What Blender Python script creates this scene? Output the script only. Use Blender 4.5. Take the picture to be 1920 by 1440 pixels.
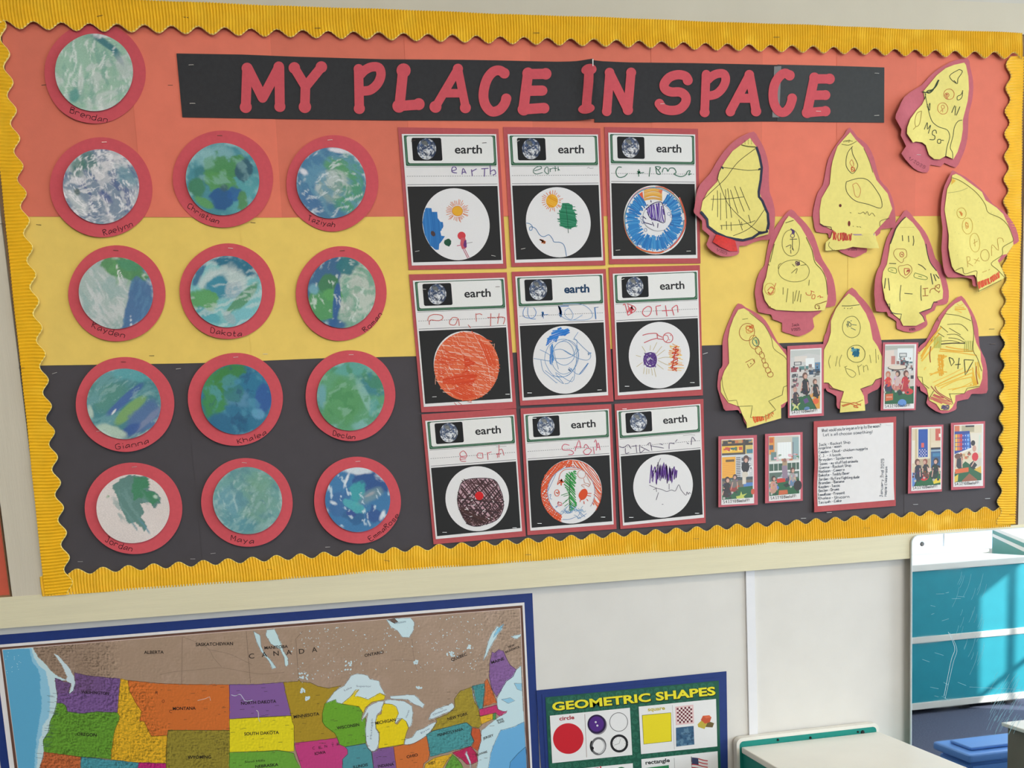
import bpy, bmesh, math, random
import numpy as np
from mathutils import Vector, Matrix, geometry
from mathutils.geometry import delaunay_2d_cdt

for _o in list(bpy.data.objects):
    bpy.data.objects.remove(_o, do_unlink=True)
SC = bpy.context.scene
COL = SC.collection

# ------------------------------------------------------------------ camera
F, CX, CY = 1443.0, 888.445, 1119.902           # focal length and principal point in photo pixels
YAW, PITCH, ROLL = 0.148856, 0.112111, 0.061163
DIST, EYE = 1.83, 1.35                          # camera to wall, camera height
def cam_axes():
    cy, sy, cp, sp = math.cos(YAW), math.sin(YAW), math.cos(PITCH), math.sin(PITCH)
    f = Vector((sy*cp, cy*cp, -sp)); r = Vector((cy, -sy, 0)); d = f.cross(r)
    c, s = math.cos(ROLL), math.sin(ROLL)
    return r*c + d*s, d*c - r*s, f
AR, AD, AF = cam_axes()
cam = bpy.data.objects.new('camera', bpy.data.cameras.new('camera'))
COL.objects.link(cam)
cam.data.sensor_width = 36.0
cam.data.lens = F/1920*36
cam.data.shift_x = (960-CX)/1920
cam.data.shift_y = (CY-720)/1920
cam.data.clip_start = 0.01
m = Matrix.Identity(4)
for i in range(3):
    m[i][0] = AR[i]; m[i][1] = -AD[i]; m[i][2] = -AF[i]
m[0][3], m[1][3], m[2][3] = 0, -DIST, EYE
cam.matrix_world = m
SC.camera = cam

# ------------------------------------------------------------------ world, sun, lamps, exposure
def S(r, g=None, b=None):
    if g is None: r, g, b = r
    o = []
    for c in (r, g, b):
        c /= 255.0
        o.append(c/12.92 if c <= .04045 else ((c+.055)/1.055)**2.4)
    return tuple(o)

SC.view_settings.view_transform = 'Standard'
SC.view_settings.look = 'None'
SC.view_settings.exposure = -0.07
SC.view_settings.gamma = 1.0
SC.view_settings.use_curve_mapping = False
SC.cycles.use_denoising = True
SC.cycles.max_bounces = 6
SC.cycles.diffuse_bounces = 3
SC.cycles.sample_clamp_indirect = 4.0

world = bpy.data.worlds.new('daylight'); SC.world = world
world.use_nodes = True
_bg = world.node_tree.nodes['Background']
_bg.inputs['Color'].default_value = (0.62, 0.80, 1.0, 1)
_bg.inputs['Strength'].default_value = 2.2

def light(name, kind, loc, target, energy, color, size=None, size_y=None):
    l = bpy.data.lights.new(name, kind); o = bpy.data.objects.new(name, l); COL.objects.link(o)
    l.energy = energy; l.color = color
    if kind == 'AREA':
        l.shape = 'RECTANGLE'; l.size = size; l.size_y = size_y
    o.location = loc
    o.rotation_euler = (Vector(target)-Vector(loc)).to_track_quat('-Z', 'Y').to_euler()
    return o
SUN_DIR = Vector((2.35, 1.72, 1.50)).normalized()   # towards the sun
sun = light('sun', 'SUN', (8, 4, 6), (8-SUN_DIR.x, 4-SUN_DIR.y, 6-SUN_DIR.z), 9.0, (1.0, 0.96, 0.88))
sun.data.angle = 0.009
# daylight entering by the side window; the light behind the camera is added fill
light('window_or_fill_light', 'AREA', (6.05, -2.0, 1.75), (0.9, 0.0, 1.3), 145, (0.86, 0.94, 1.0), 3.0, 1.5)
light('window_or_fill_light', 'AREA', (2.6, -6.4, 1.8), (0.6, 0.0, 1.5), 100, (0.95, 0.98, 1.0), 3.6, 1.5)
CEIL = 2.95
LAMPS = [(-0.6, -1.9), (1.9, -1.9), (-0.6, -4.4), (1.9, -4.4)]

# ------------------------------------------------------------------ mapping photo pixel -> point on the wall
CAMP = Vector((0, -DIST, EYE))
def ray(px, py):
    return AR*((px-CX)/F) + AD*((py-CY)/F) + AF
def W(px, py, d=0.0):
    """point of the wall plane that stands d metres proud of the wall"""
    r = ray(px, py); t = (-d+DIST)/r.y
    return CAMP + r*t
def VZ(px, py, z):
    """point at height z seen in the mirror, reflected back into the room"""
    r = ray(px, py); t = (z-EYE)/r.z
    p = CAMP + r*t
    return Vector((p.x, -0.053-p.y, p.z))
def VY(px, py, dist):
    """mirrored point whose virtual image lies dist metres from the camera along y"""
    r = ray(px, py); p = CAMP + r*(dist/r.y)
    return Vector((p.x, -0.053-p.y, p.z))
def T(z, s):
    """trace: 'x,y x,y' read in a zoom window (ox, oy, scale) -> photo pixels"""
    ox, oy, k = z
    return [(ox+float(a.split(',')[0])/k, oy+float(a.split(',')[1])/k) for a in s.split()]

# ------------------------------------------------------------------ materials
MATS = {}
def nodes_of(mat):
    mat.use_nodes = True
    nt = mat.node_tree
    return nt, nt.nodes['Principled BSDF']
def mat(name, rgb, rough=.75, var=.06, scale=60, bump=0.0, bscale=400, metal=0.0, spec=.3, stretch=None, detail=4, sheen=0.0):
    if name in MATS: return MATS[name]
    M = bpy.data.materials.new(name); nt, b = nodes_of(M); L = nt.links.new
    b.inputs['Roughness'].default_value = rough; b.inputs['Metallic'].default_value = metal
    b.inputs['Specular IOR Level'].default_value = spec
    b.inputs['Sheen Weight'].default_value = sheen; b.inputs['Sheen Roughness'].default_value = .6
    tc = nt.nodes.new('ShaderNodeTexCoord'); src = tc.outputs['Object']
    if stretch:
        mp = nt.nodes.new('ShaderNodeMapping'); mp.inputs['Scale'].default_value = stretch
        L(src, mp.inputs['Vector']); src = mp.outputs['Vector']
    n = nt.nodes.new('ShaderNodeTexNoise'); n.inputs['Scale'].default_value = scale; n.inputs['Detail'].default_value = detail
    L(src, n.inputs['Vector'])
    r = nt.nodes.new('ShaderNodeValToRGB')
    c = S(rgb)
    r.color_ramp.elements[0].position = .3; r.color_ramp.elements[1].position = .7
    r.color_ramp.elements[0].color = tuple(x*(1-var) for x in c)+(1,)
    r.color_ramp.elements[1].color = tuple(min(1, x*(1+var)) for x in c)+(1,)
    L(n.outputs['Fac'], r.inputs['Fac']); L(r.outputs['Color'], b.inputs['Base Color'])
    if bump:
        n2 = nt.nodes.new('ShaderNodeTexNoise'); n2.inputs['Scale'].default_value = bscale; n2.inputs['Detail'].default_value = 3
        L(src, n2.inputs['Vector'])
        bp = nt.nodes.new('ShaderNodeBump'); bp.inputs['Strength'].default_value = bump; bp.inputs['Distance'].default_value = .001
        L(n2.outputs['Fac'], bp.inputs['Height']); L(bp.outputs['Normal'], b.inputs['Normal'])
    MATS[name] = M
    return M
def attr_mat(name, rough=.6, grain=.05, gscale=900, spec=.25):
    """colour comes from the painted vertex colours, with a little paper grain"""
    if name in MATS: return MATS[name]
    M = bpy.data.materials.new(name); nt, b = nodes_of(M); L = nt.links.new
    b.inputs['Roughness'].default_value = rough; b.inputs['Specular IOR Level'].default_value = spec
    a = nt.nodes.new('ShaderNodeAttribute'); a.attribute_name = 'Col'
    tc = nt.nodes.new('ShaderNodeTexCoord')
    n = nt.nodes.new('ShaderNodeTexNoise'); n.inputs['Scale'].default_value = gscale; n.inputs['Detail'].default_value = 2
    L(tc.outputs['Object'], n.inputs['Vector'])
    mr = nt.nodes.new('ShaderNodeMapRange'); mr.inputs['From Min'].default_value = .3; mr.inputs['From Max'].default_value = .7
    mr.inputs['To Min'].default_value = 1-grain; mr.inputs['To Max'].default_value = 1+grain
    L(n.outputs['Fac'], mr.inputs['Value'])
    mx = nt.nodes.new('ShaderNodeVectorMath'); mx.operation = 'SCALE'
    L(a.outputs['Color'], mx.inputs[0]); L(mr.outputs['Result'], mx.inputs['Scale'])
    L(mx.outputs['Vector'], b.inputs['Base Color'])
    MATS[name] = M
    return M
INK = attr_mat('ink_on_paper', .65, .03)
PAINT = attr_mat('poster_paint', .5, .09, 500, .35)
PRINT = attr_mat('glossy_print', .35, .02, 900, .4)

# ------------------------------------------------------------------ objects
LBL = {}
def tag(o, label=None, cat=None, group=None, kind=None):
    if label: o['label'] = label
    if cat: o['category'] = cat
    if group: o['group'] = group
    if kind: o['kind'] = kind
    return o
def raw(name, verts, faces, material, parent=None, colors=None, base=None, smooth=False):
    """verts in world space; stored relative to the parent thing (or to base)"""
    if parent is not None:
        p = parent
        off = Vector((0, 0, 0))
        while p is not None:
            off += p.location; p = p.parent
    else:
        off = Vector(base) if base is not None else Vector((0, 0, 0))
    v = np.asarray([tuple(q) for q in verts], dtype=np.float64) - np.array(off)
    me = bpy.data.meshes.new(name)
    me.from_pydata(v.tolist(), [], [tuple(f) for f in faces])
    if colors is not None:
        at = me.color_attributes.new('Col', 'FLOAT_COLOR', 'POINT')
        c = np.ones((len(v), 4), dtype=np.float32); c[:, :3] = colors
        at.data.foreach_set('color', c.ravel())
    if smooth:
        me.polygons.foreach_set('use_smooth', [True]*len(me.polygons))
    me.update()
    o = bpy.data.objects.new(name, me)
    if material is not None: me.materials.append(material)
    COL.objects.link(o)
    if parent is not None: o.parent = parent
    else: o.location = off
    return o
def thing(name, label, cat, loc, group=None):
    o = bpy.data.objects.new(name, None); COL.objects.link(o)
    o.empty_display_size = .02
    o.location = loc
    return tag(o, label, cat, group)
def boxm(x0, x1, y0, y1, z0, z1):
    v = [(x, y, z) for x in (x0, x1) for y in (y0, y1) for z in (z0, z1)]
    f = [(0, 1, 3, 2), (4, 6, 7, 5), (0, 4, 5, 1), (2, 3, 7, 6), (0, 2, 6, 4), (1, 5, 7, 3)]
    return v, f
def bevel_box(name, x0, x1, y0, y1, z0, z1, material, parent=None, bev=.002, seg=2, base=None):
    v, f = boxm(x0, x1, y0, y1, z0, z1)
    o = raw(name, v, f, material, parent, base=base if base is not None else ((x0+x1)/2, (y0+y1)/2, z0))
    bm = bmesh.new(); bm.from_mesh(o.data)
    bmesh.ops.recalc_face_normals(bm, faces=bm.faces)
    bmesh.ops.bevel(bm, geom=bm.edges[:], offset=bev, segments=seg, affect='EDGES', profile=.6)
    bm.to_mesh(o.data); bm.free()
    return o

def smooth_pts(pts, n=5, closed=False):
    if len(pts) < 3: return list(pts)
    P = [np.array(p, float) for p in pts]; out = []
    N = len(P); rng = range(N if closed else N-1)
    for i in rng:
        if closed: a, b, c, d = P[(i-1) % N], P[i], P[(i+1) % N], P[(i+2) % N]
        else: a, b, c, d = P[max(i-1, 0)], P[i], P[i+1], P[min(i+2, N-1)]
        for k in range(n):
            t = k/n
            out.append(tuple(.5*((2*b)+(c-a)*t+(2*a-5*b+4*c-d)*t*t+(3*b-a-3*c+d)*t**3)))
    if not closed: out.append(tuple(P[-1]))
    return out
def ell(cx, cy, rx, ry, n=24, rot=0, wob=0, seed=0, a0=0, a1=2*math.pi):
    rd = random.Random(seed); ph = [rd.uniform(0, 6.28) for _ in range(6)]; am = [rd.uniform(.3, 1)*wob/(k+1.5) for k in range(6)]
    out = []
    full = abs(a1-a0-2*math.pi) < 1e-6
    for i in range(n if full else n+1):
        a = a0+(a1-a0)*i/n
        w = 1+sum(am[k]*math.sin((k+2)*a+ph[k]) for k in range(6))
        x, y = rx*w*math.cos(a), ry*w*math.sin(a)
        out.append((cx+x*math.cos(rot)-y*math.sin(rot), cy+x*math.sin(rot)+y*math.cos(rot)))
    return out

class Curl:
    """how far a sheet stands off what it is pinned to: lifted spots and a gentle waviness"""
    def __init__(s, lifts=(), wav=0.0, seed=0, wl=.09):
        s.l = [(W(px, py).x, W(px, py).z, r*.0012, h) for px, py, r, h in lifts]
        rd = random.Random(seed); s.w = wav; s.p = [rd.uniform(0, 6.28) for _ in range(4)]; s.wl = wl
    def __call__(s, x, z):
        o = 0*x
        for a, b, r, h in s.l: o = o + h*np.exp(-((x-a)**2+(z-b)**2)/(r*r))
        if s.w:
            k = 6.28/s.wl
            o = o + s.w*(.5+.25*(np.sin(k*x+.4*k*z+s.p[0])+np.sin(.7*k*z-.6*k*x+s.p[1])))
        return o
FLAT = Curl()

def paper(parent, name, poly, d, material, t=.0005, curl=None, step=.008, base=None):
    """a cut sheet: outline in photo pixels, lying d metres off the wall"""
    P = [W(x, y, d) for x, y in poly]
    pts = [(p.x, p.z) for p in P]
    n = len(pts)
    inner = []
    if curl is not None:
        xs = [p[0] for p in pts]; zs = [p[1] for p in pts]
        # densify the outline
        dense = []
        for i in range(n):
            a, b = pts[i], pts[(i+1) % n]
            k = max(1, int(math.hypot(b[0]-a[0], b[1]-a[1])/step))
            dense += [(a[0]+(b[0]-a[0])*j/k, a[1]+(b[1]-a[1])*j/k) for j in range(k)]
        pts = dense; n = len(pts)
        gx = np.arange(min(xs)+step*.5, max(xs), step); gz = np.arange(min(zs)+step*.5, max(zs), step)
        inner = [(a+(step*.5 if j % 2 else 0), b) for j, b in enumerate(gz) for a in gx]
    vv, ee, ff, *_ = delaunay_2d_cdt([Vector(p) for p in pts+inner], [(i, (i+1) % n) for i in range(n)], [], 1, 1e-7)
    x = np.array([v[0] for v in vv]); z = np.array([v[1] for v in vv])
    c = curl(x, z) if curl is not None else 0*x
    front = [(x[i], -(d+t+c[i]), z[i]) for i in range(len(x))]
    faces = [tuple(f) for f in ff]
    # normals towards the room (-y)
    a, b, e = [Vector(front[i]) for i in faces[0][:3]]
    if (b-a).cross(e-a).y > 0: faces = [tuple(reversed(f)) for f in faces]
    cnt = {}
    for f in faces:
        for i in range(len(f)):
            k = (f[i], f[(i+1) % len(f)]); cnt[k] = 1
    rim = [k for k in cnt if (k[1], k[0]) not in cnt]
    idx = {}; verts = list(front)
    for k in rim:
        for q in k:
            if q not in idx:
                idx[q] = len(verts); verts.append((x[q], -(d+c[q]), z[q]))
    for a, b in rim: faces.append((b, a, idx[a], idx[b]))
    return raw(name, verts, faces, material, parent, base=base)

class Ink:
    """strokes and flat fills drawn on a sheet, coordinates in photo pixels"""
    def __init__(s, d, curl=None):
        s.d = d+(.00025 if curl is not None else .00006); s.c = curl; s.v = []; s.f = []; s.k = []; s.z = 0
    def _pt(s, x, y):
        p = W(x, y, s.d)
        h = s.d+s.z*1.2e-6
        if s.c is not None: h += float(s.c(p.x, p.z))
        return (p.x, -h, p.z)
    def line(s, pts, w, col, closed=False, sm=False, taper=0, cap=False):
        if sm: pts = smooth_pts(pts, 4, closed)
        if closed: pts = list(pts)+[pts[0]]
        q = [pts[0]]
        for a, b in zip(pts, pts[1:]):
            L = math.hypot(b[0]-a[0], b[1]-a[1])
            if L < .05: continue
            k = max(1, int(L/6)) if s.c is not None else 1
            for j in range(1, k+1): q.append((a[0]+(b[0]-a[0])*j/k, a[1]+(b[1]-a[1])*j/k))
        if len(q) < 2: return s
        s.z += 1; c = S(col); i0 = len(s.v); n = len(q)
        for i, p in enumerate(q):
            a = q[max(i-1, 0)]; b = q[min(i+1, n-1)]
            dx, dy = b[0]-a[0], b[1]-a[1]; L = math.hypot(dx, dy) or 1
            h = w/2
            if taper: h *= 1-taper*abs(2*i/(n-1)-1)**3
            nx, ny = -dy/L*h, dx/L*h
            s.v += [s._pt(p[0]+nx, p[1]+ny), s._pt(p[0]-nx, p[1]-ny)]; s.k += [c, c]
        for i in range(n-1):
            a = i0+2*i; s.f.append((a, a+2, a+3, a+1))
        if cap:
            s.disc(q[0][0], q[0][1], w/2, w/2, col, 12); s.disc(q[-1][0], q[-1][1], w/2, w/2, col, 12)
        return s
    def poly(s, pts, col):
        s.z += 1; c = S(col); i0 = len(s.v)
        tri = geometry.tessellate_polygon([[Vector((x, y, 0)) for x, y in pts]])
        for x, y in pts: s.v.append(s._pt(x, y)); s.k.append(c)
        for t in tri:
            a, b, e = [Vector(s.v[i0+i]) for i in t]
            t = tuple(i0+i for i in t)
            s.f.append(t if (b-a).cross(e-a).y <= 0 else tuple(reversed(t)))
        return s
    def disc(s, cx, cy, rx, ry, col, n=20, rot=0): return s.poly(ell(cx, cy, rx, ry, n, rot), col)
    def ring(s, cx, cy, rx, ry, w, col, rot=0, n=28, wob=.04, seed=1):
        return s.line(ell(cx, cy, rx, ry, n, rot, wob, seed), w, col, closed=True)
    def hatch(s, poly, ang, gap, w, cols, seed=0, skip=.0, jit=.4, over=0):
        """crayon hatching that fills a polygon"""
        rd = random.Random(seed); ca, sa = math.cos(ang), math.sin(ang)
        R = [(x*ca+y*sa, -x*sa+y*ca) for x, y in poly]; lo = min(p[1] for p in R); hi = max(p[1] for p in R)
        y = lo+gap*.5
        if isinstance(cols[0], (int, float)): cols = [cols]
        while y < hi:
            xs = []
            for (x0, y0), (x1, y1) in zip(R, R[1:]+R[:1]):
                if (y0 > y) != (y1 > y): xs.append(x0+(y-y0)*(x1-x0)/(y1-y0))
            xs.sort()
            for a, b in zip(xs[::2], xs[1::2]):
                if rd.random() < skip: continue
                a -= over*rd.random(); b += over*rd.random()
                j0, j1, jm = [rd.uniform(-jit, jit)*gap for _ in range(3)]
                pts = [(a, y+j0), ((a+b)/2, y+jm), (b, y+j1)]
                s.line([(px*ca-py*sa, px*sa+py*ca) for px, py in pts], w*rd.uniform(.7, 1.2), rd.choice(cols), sm=True)
            y += gap*rd.uniform(.7, 1.3)
        return s
    def scrib(s, cx, cy, rx, ry, n, w, col, seed=0, rot=0):
        rd = random.Random(seed); pts = []
        for i in range(n):
            x, y = rx*rd.uniform(-1, 1), ry*rd.uniform(-1, 1)
            pts.append((cx+x*math.cos(rot)-y*math.sin(rot), cy+x*math.sin(rot)+y*math.cos(rot)))
        return s.line(pts, w, col, sm=True)
    def hand(s, text, a, b, h, col, w=1.1, bend=0, jit=.0, seed=0):
        """handwriting from baseline point a to b, capital height h"""
        adv = []; x = 0
        for ch in text:
            g = GLYPH.get(ch)
            wd = 2.6 if g is None else (max([int(st[i]) for st in g.split() for i in range(0, len(st), 2)])+1.9)
            adv.append((ch, g, x)); x += wd
        tot = max(x-1.9, 1); ux, uy = (b[0]-a[0]), (b[1]-a[1]); L = math.hypot(ux, uy); ux, uy = ux/L, uy/L
        vx, vy = uy, -ux; rd = random.Random(seed)
        for ch, g, x0 in adv:
            if not g: continue
            jy = rd.uniform(-jit, jit)*h
            for st in g.split():
                pts = []
                for i in range(0, len(st), 2):
                    gx, gy = (x0+int(st[i]))/tot*L, (int(st[i+1])-2)/7*h+jy
                    t = gx/L; gy += bend*4*t*(1-t)
                    pts.append((a[0]+ux*gx+vx*gy, a[1]+uy*gx+vy*gy))
                s.line(pts, w, col, sm=len(pts) > 3 and h > 7)
        return s
    def type(s, text, a, b, h, col, bold=0.0, space=1.0, up=None):
        """printed lettering fitted from baseline point a to b"""
        cu = bpy.data.curves.new('t', 'FONT'); cu.body = text; cu.size = 1.0; cu.offset = bold; cu.space_character = space
        cu.resolution_u = 3
        ob = bpy.data.objects.new('t', cu); COL.objects.link(ob)
        dg = bpy.context.evaluated_depsgraph_get()
        me = bpy.data.meshes.new_from_object(ob.evaluated_get(dg))
        V = [tuple(v.co) for v in me.vertices]; Fs = [tuple(p.vertices) for p in me.polygons]
        bpy.data.objects.remove(ob, do_unlink=True); bpy.data.curves.remove(cu); bpy.data.meshes.remove(me)
        x0 = min(v[0] for v in V); x1 = max(v[0] for v in V)
        ux, uy = b[0]-a[0], b[1]-a[1]; L = math.hypot(ux, uy)
        vx, vy = (uy/L, -ux/L) if up is None else up
        s.z += 1; c = S(col); i0 = len(s.v)
        for v in V:
            t = (v[0]-x0)/(x1-x0); q = v[1]/.729*h
            s.v.append(s._pt(a[0]+ux*t+vx*q, a[1]+uy*t+vy*q)); s.k.append(c)
        for f in Fs: s.f.append(tuple(i0+i for i in f))
        return s
    def build(s, parent, name, material=None):
        if not s.v: return None
        o = raw(name, s.v, s.f, material or INK, parent, colors=np.array(s.k))
        if name in ('handwriting', 'drawing', 'caption', 'scratches', 'written_name', 'written_date', 'writing_lines', 'flap_drawing', 'photo_image', 'map_lettering', 'map_lines', 'lettering', 'printed_word', 'poster_pattern', 'lake_specks'): o['kind'] = 'stuff'
        return o

GLYPH = dict(a='46261503122344 4642', b='0902 05164543321203', c='4536160503123243', d='46160503123244 4942', e='044445361605031232',
 f='4839291812 0636', g='46160504132344 464130100 1'.replace(' 1', '1'), h='0902 0516364542', i='1612 1819', j='2621100 1'.replace(' ', '')+' 2829', k='0902 4604 1442', l='1912',
 m='0602 05162522 25364542', n='0602 0516364542', o='26160503123243453626', p='0600 05163645433212', q='46160503123244 4640', r='0602 05163645', s='45361605143443321203',
 t='19132232 0636', u='0603123243 4642', v='062246', w='0612253246', x='0642 4602', y='0623 4610', z='06460242',
 A='022942 1535', B='0902 09394837063645433202', C='4839180703123243', D='0902 092947443202', E='49090242 0636', F='490902 0636', G='48391807031232434525',
 H='0902 4942 0646', I='0949 2922 0242', J='1949 3933221203', K='0902 4905 1542', L='090242', M='0209254942', N='02094249', O='29190703123243473929',
 P='0902 0939483706', R='0902 0939483706 1642', S='4839190716354433221203', T='0949 2922', U='090312324349', V='092249', W='0912263249', Y='092549 2522', Z='09490242')
GLYPH.update({'0': '29190703123243473929', '1': '0729 2922', '2': '07193948360242', '3': '0949263544321203', '4': '3932 390444', '5': '490906364544321203', '7': '094912',
 '!': '1914 1213', '?': '0819394825 2322', '-': '0535', "'": '1918', '.': '1213', '/': '4902', '+': '2723 0545'})
for _k in list(GLYPH):
    GLYPH[_k] = ' '.join(st for st in GLYPH[_k].split() if len(st) % 2 == 0 and len(st) > 2)

_staple = {}
def staple(parent, px, py, d, ang=0.0, L=10, dark=False, name='staple'):
    """a wire staple: crown between two points, legs into the board"""
    key = bool(dark)
    p = W(px, py, d); q = W(px+L*math.cos(ang), py+L*math.sin(ang), d)
    if key not in _staple:
        v, f = [], []
        for (x0, x1, y0, y1, z0, z1) in ((-.5, .5, -.0009, -.0003, -.0004, .0004), (-.5, -.47, -.0004, .001, -.0004, .0004), (.47, .5, -.0004, .001, -.0004, .0004)):
            a, b = boxm(x0, x1, y0, y1, z0, z1); f += [tuple(i+len(v) for i in t) for t in b]; v += a
        me = bpy.data.meshes.new('staple'); me.from_pydata(v, [], f)
        me.materials.append(mat('staple_wire_dark', (95, 80, 70), .35, metal=.8) if dark else mat('staple_wire', (215, 212, 210), .3, metal=.6))
        _staple[key] = me
    o = bpy.data.objects.new(name, _staple[key]); COL.objects.link(o)
    mid = (p+q)/2; off = Vector((0, 0, 0)); r = parent
    while r is not None: off += r.location; r = r.parent
    o.parent = parent; o.location = mid-off
    dv = q-p
    o.rotation_euler = (0, -math.atan2(dv.z, dv.x), 0)
    o.scale = (dv.length, 1, 1)
    return o

# ------------------------------------------------------------------ noise and painted surfaces
def _hash(ix, iy, seed):
    h = (ix.astype(np.int64)*374761393+iy.astype(np.int64)*668265263+seed*1442695041) & 0x7fffffff
    h = (h ^ (h >> 13))*1274126177 & 0x7fffffff
    return ((h ^ (h >> 16)) & 0xffff)/65535.0
def vn(x, y, seed=0):
    ix, iy = np.floor(x), np.floor(y); fx, fy = x-ix, y-iy
    fx = fx*fx*(3-2*fx); fy = fy*fy*(3-2*fy)
    a, b = _hash(ix, iy, seed), _hash(ix+1, iy, seed); c, d = _hash(ix, iy+1, seed), _hash(ix+1, iy+1, seed)
    return (a+(b-a)*fx)*(1-fy)+(c+(d-c)*fx)*fy
def fbm(x, y, seed=0, o=4):
    s = 0; a = .5; t = 0
    for k in range(o):
        s = s+a*vn(x*2**k+17.3*k, y*2**k+5.1*k, seed+k); t += a; a *= .55
    return s/t
def inpoly(X, Y, poly):
    r = np.zeros(X.shape, bool)
    for (x0, y0), (x1, y1) in zip(poly, poly[1:]+poly[:1]):
        if y0 == y1: continue
        c = (y0 > Y) != (y1 > Y)
        r ^= c & (X < (x1-x0)*(Y-y0)/(y1-y0)+x0)
    return r
def sst(a, b, x):
    t = np.clip((x-a)/(b-a), 0, 1); return t*t*(3-2*t)
class Paint:
    """vertex colours laid on like poster paint; X, Y any 2-D coordinates"""
    def __init__(s, X, Y, base, seed=0):
        s.X, s.Y, s.seed = X, Y, seed; s.C = np.ones(X.shape+(3,))*np.array(S(base))
    def mix(s, m, col):
        m = np.clip(m, 0, 1)[..., None]; s.C = s.C*(1-m)+np.array(S(col))*m; return s
    def blob(s, x, y, rx, ry, col, rot=0, soft=.25, warp=.25, op=.9, wf=3.0):
        s.seed += 3
        wx = (fbm(s.X*wf+9, s.Y*wf, s.seed)-.5)*2*warp; wy = (fbm(s.X*wf, s.Y*wf+7, s.seed+1)-.5)*2*warp
        dx, dy = s.X-x, s.Y-y; c, t = math.cos(rot), math.sin(rot)
        u = (dx*c+dy*t)/rx; v = (-dx*t+dy*c)/ry
        r = np.sqrt(u*u+v*v)+wx+wy
        return s.mix(op*(1-sst(1-soft, 1+soft*.3, r)), col)
    def streak(s, ang, fx, fy, col, lo=.5, hi=.7, op=.7, warp=.15, area=None):
        s.seed += 5
        wx = (fbm(s.X*2, s.Y*2, s.seed)-.5)*2*warp; wy = (fbm(s.X*2+5, s.Y*2, s.seed+2)-.5)*2*warp
        c, t = math.cos(ang), math.sin(ang); u = (s.X+wx)*c+(s.Y+wy)*t; v = -(s.X+wx)*t+(s.Y+wy)*c
        m = op*sst(lo, hi, fbm(u*fx, v*fy, s.seed+4))
        if area is not None:
            x, y, r = area; m = m*(1-sst(r*.6, r, np.hypot(s.X-x, s.Y-y)))
        return s.mix(m, col)
    def swirl(s, x, y, f, col, lo=.5, hi=.65, op=.6, r=.6):
        s.seed += 5
        a = np.arctan2(s.Y-y, s.X-x); q = np.hypot(s.X-x, s.Y-y)
        m = op*sst(lo, hi, fbm(q*f*2+a*.4, a*1.2+q*2, s.seed))*(1-sst(r*.7, r, q))
        return s.mix(m, col)
    def edge(s, col, n=3.0, lo=.62, hi=.7, op=.8):
        """paper left bare near the rim"""
        s.seed += 4
        q = np.hypot(s.X, s.Y); m = sst(.86, .97, q+(fbm(s.X*n, s.Y*n, s.seed)-.5)*.5-.12)
        return s.mix(op*m*sst(lo-.25, hi-.1, fbm(s.X*n*2, s.Y*n*2, s.seed+9)), col)

def disc_surface(parent, name, cx, cy, rx, ry, d, paintfn, curl, rot=0, wob=.012, seed=0, rings=40, seg=112, material=None, t=.0006):
    out = ell(cx, cy, rx, ry, seg, rot, wob, seed)
    r = np.linspace(0, 1, rings)[:, None]; a = np.linspace(0, 2*math.pi, seg, endpoint=False)[None, :]
    U = r*np.cos(a); V = r*np.sin(a)
    ox = np.array([p[0] for p in out])[None, :]; oy = np.array([p[1] for p in out])[None, :]
    PX = cx+(ox-cx)*r; PY = cy+(oy-cy)*r
    P = Paint(U, V, (200, 200, 200), seed*31+7); paintfn(P)
    verts, cols = [], []
    for i in range(rings):
        for j in range(seg if i else 1):
            p = W(PX[i, j], PY[i, j], d); h = d+t+(float(curl(p.x, p.z)) if curl else 0)
            verts.append((p.x, -h, p.z)); cols.append(P.C[i, j])
    ix = lambda i, j: 0 if i == 0 else 1+(i-1)*seg+j % seg
    faces = [(0, ix(1, j+1), ix(1, j)) for j in range(seg)]
    for i in range(1, rings-1):
        for j in range(seg): faces.append((ix(i, j), ix(i, j+1), ix(i+1, j+1), ix(i+1, j)))
    n0 = len(verts)
    for j in range(seg):
        v = verts[ix(rings-1, j)]; verts.append((v[0], v[1]+t, v[2])); cols.append(np.array(S(232, 228, 222)))
    for j in range(seg): faces.append((ix(rings-1, j), ix(rings-1, j+1), n0+(j+1) % seg, n0+j))
    a, b, e = [Vector(verts[i]) for i in faces[0]]
    if (b-a).cross(e-a).y > 0: faces = [tuple(reversed(f)) for f in faces]
    return raw(name, verts, faces, material or PAINT, parent, colors=np.array(cols), smooth=False)
def quad_surface(parent, name, quad, nx, ny, d, paintfn, material=None, curl=None):
    """quad = TL, TR, BR, BL in photo pixels; paintfn(Paint in 0..1 coordinates, px, py)"""
    u, v = np.meshgrid(np.linspace(0, 1, nx), np.linspace(0, 1, ny))
    q = [np.array(p, float) for p in quad]
    PX = (q[0][0]*(1-u)+q[1][0]*u)*(1-v)+(q[3][0]*(1-u)+q[2][0]*u)*v
    PY = (q[0][1]*(1-u)+q[1][1]*u)*(1-v)+(q[3][1]*(1-u)+q[2][1]*u)*v
    P = Paint(u, v, (200, 200, 200), 3); paintfn(P, PX, PY)
    rx = AR.x*(PX-CX)/F+AD.x*(PY-CY)/F+AF.x; ry = AR.y*(PX-CX)/F+AD.y*(PY-CY)/F+AF.y; rz = AR.z*(PX-CX)/F+AD.z*(PY-CY)/F+AF.z
    k = (DIST-d)/ry
    verts = np.stack([rx*k, np.full_like(k, -d), EYE+rz*k], -1).reshape(-1, 3)
    i = np.arange(nx*ny).reshape(ny, nx)
    f = np.stack([i[:-1, :-1], i[1:, :-1], i[1:, 1:], i[:-1, 1:]], -1).reshape(-1, 4)
    return raw(name, verts, f.tolist(), material or PRINT, parent, colors=P.C.reshape(-1, 3))
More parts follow.
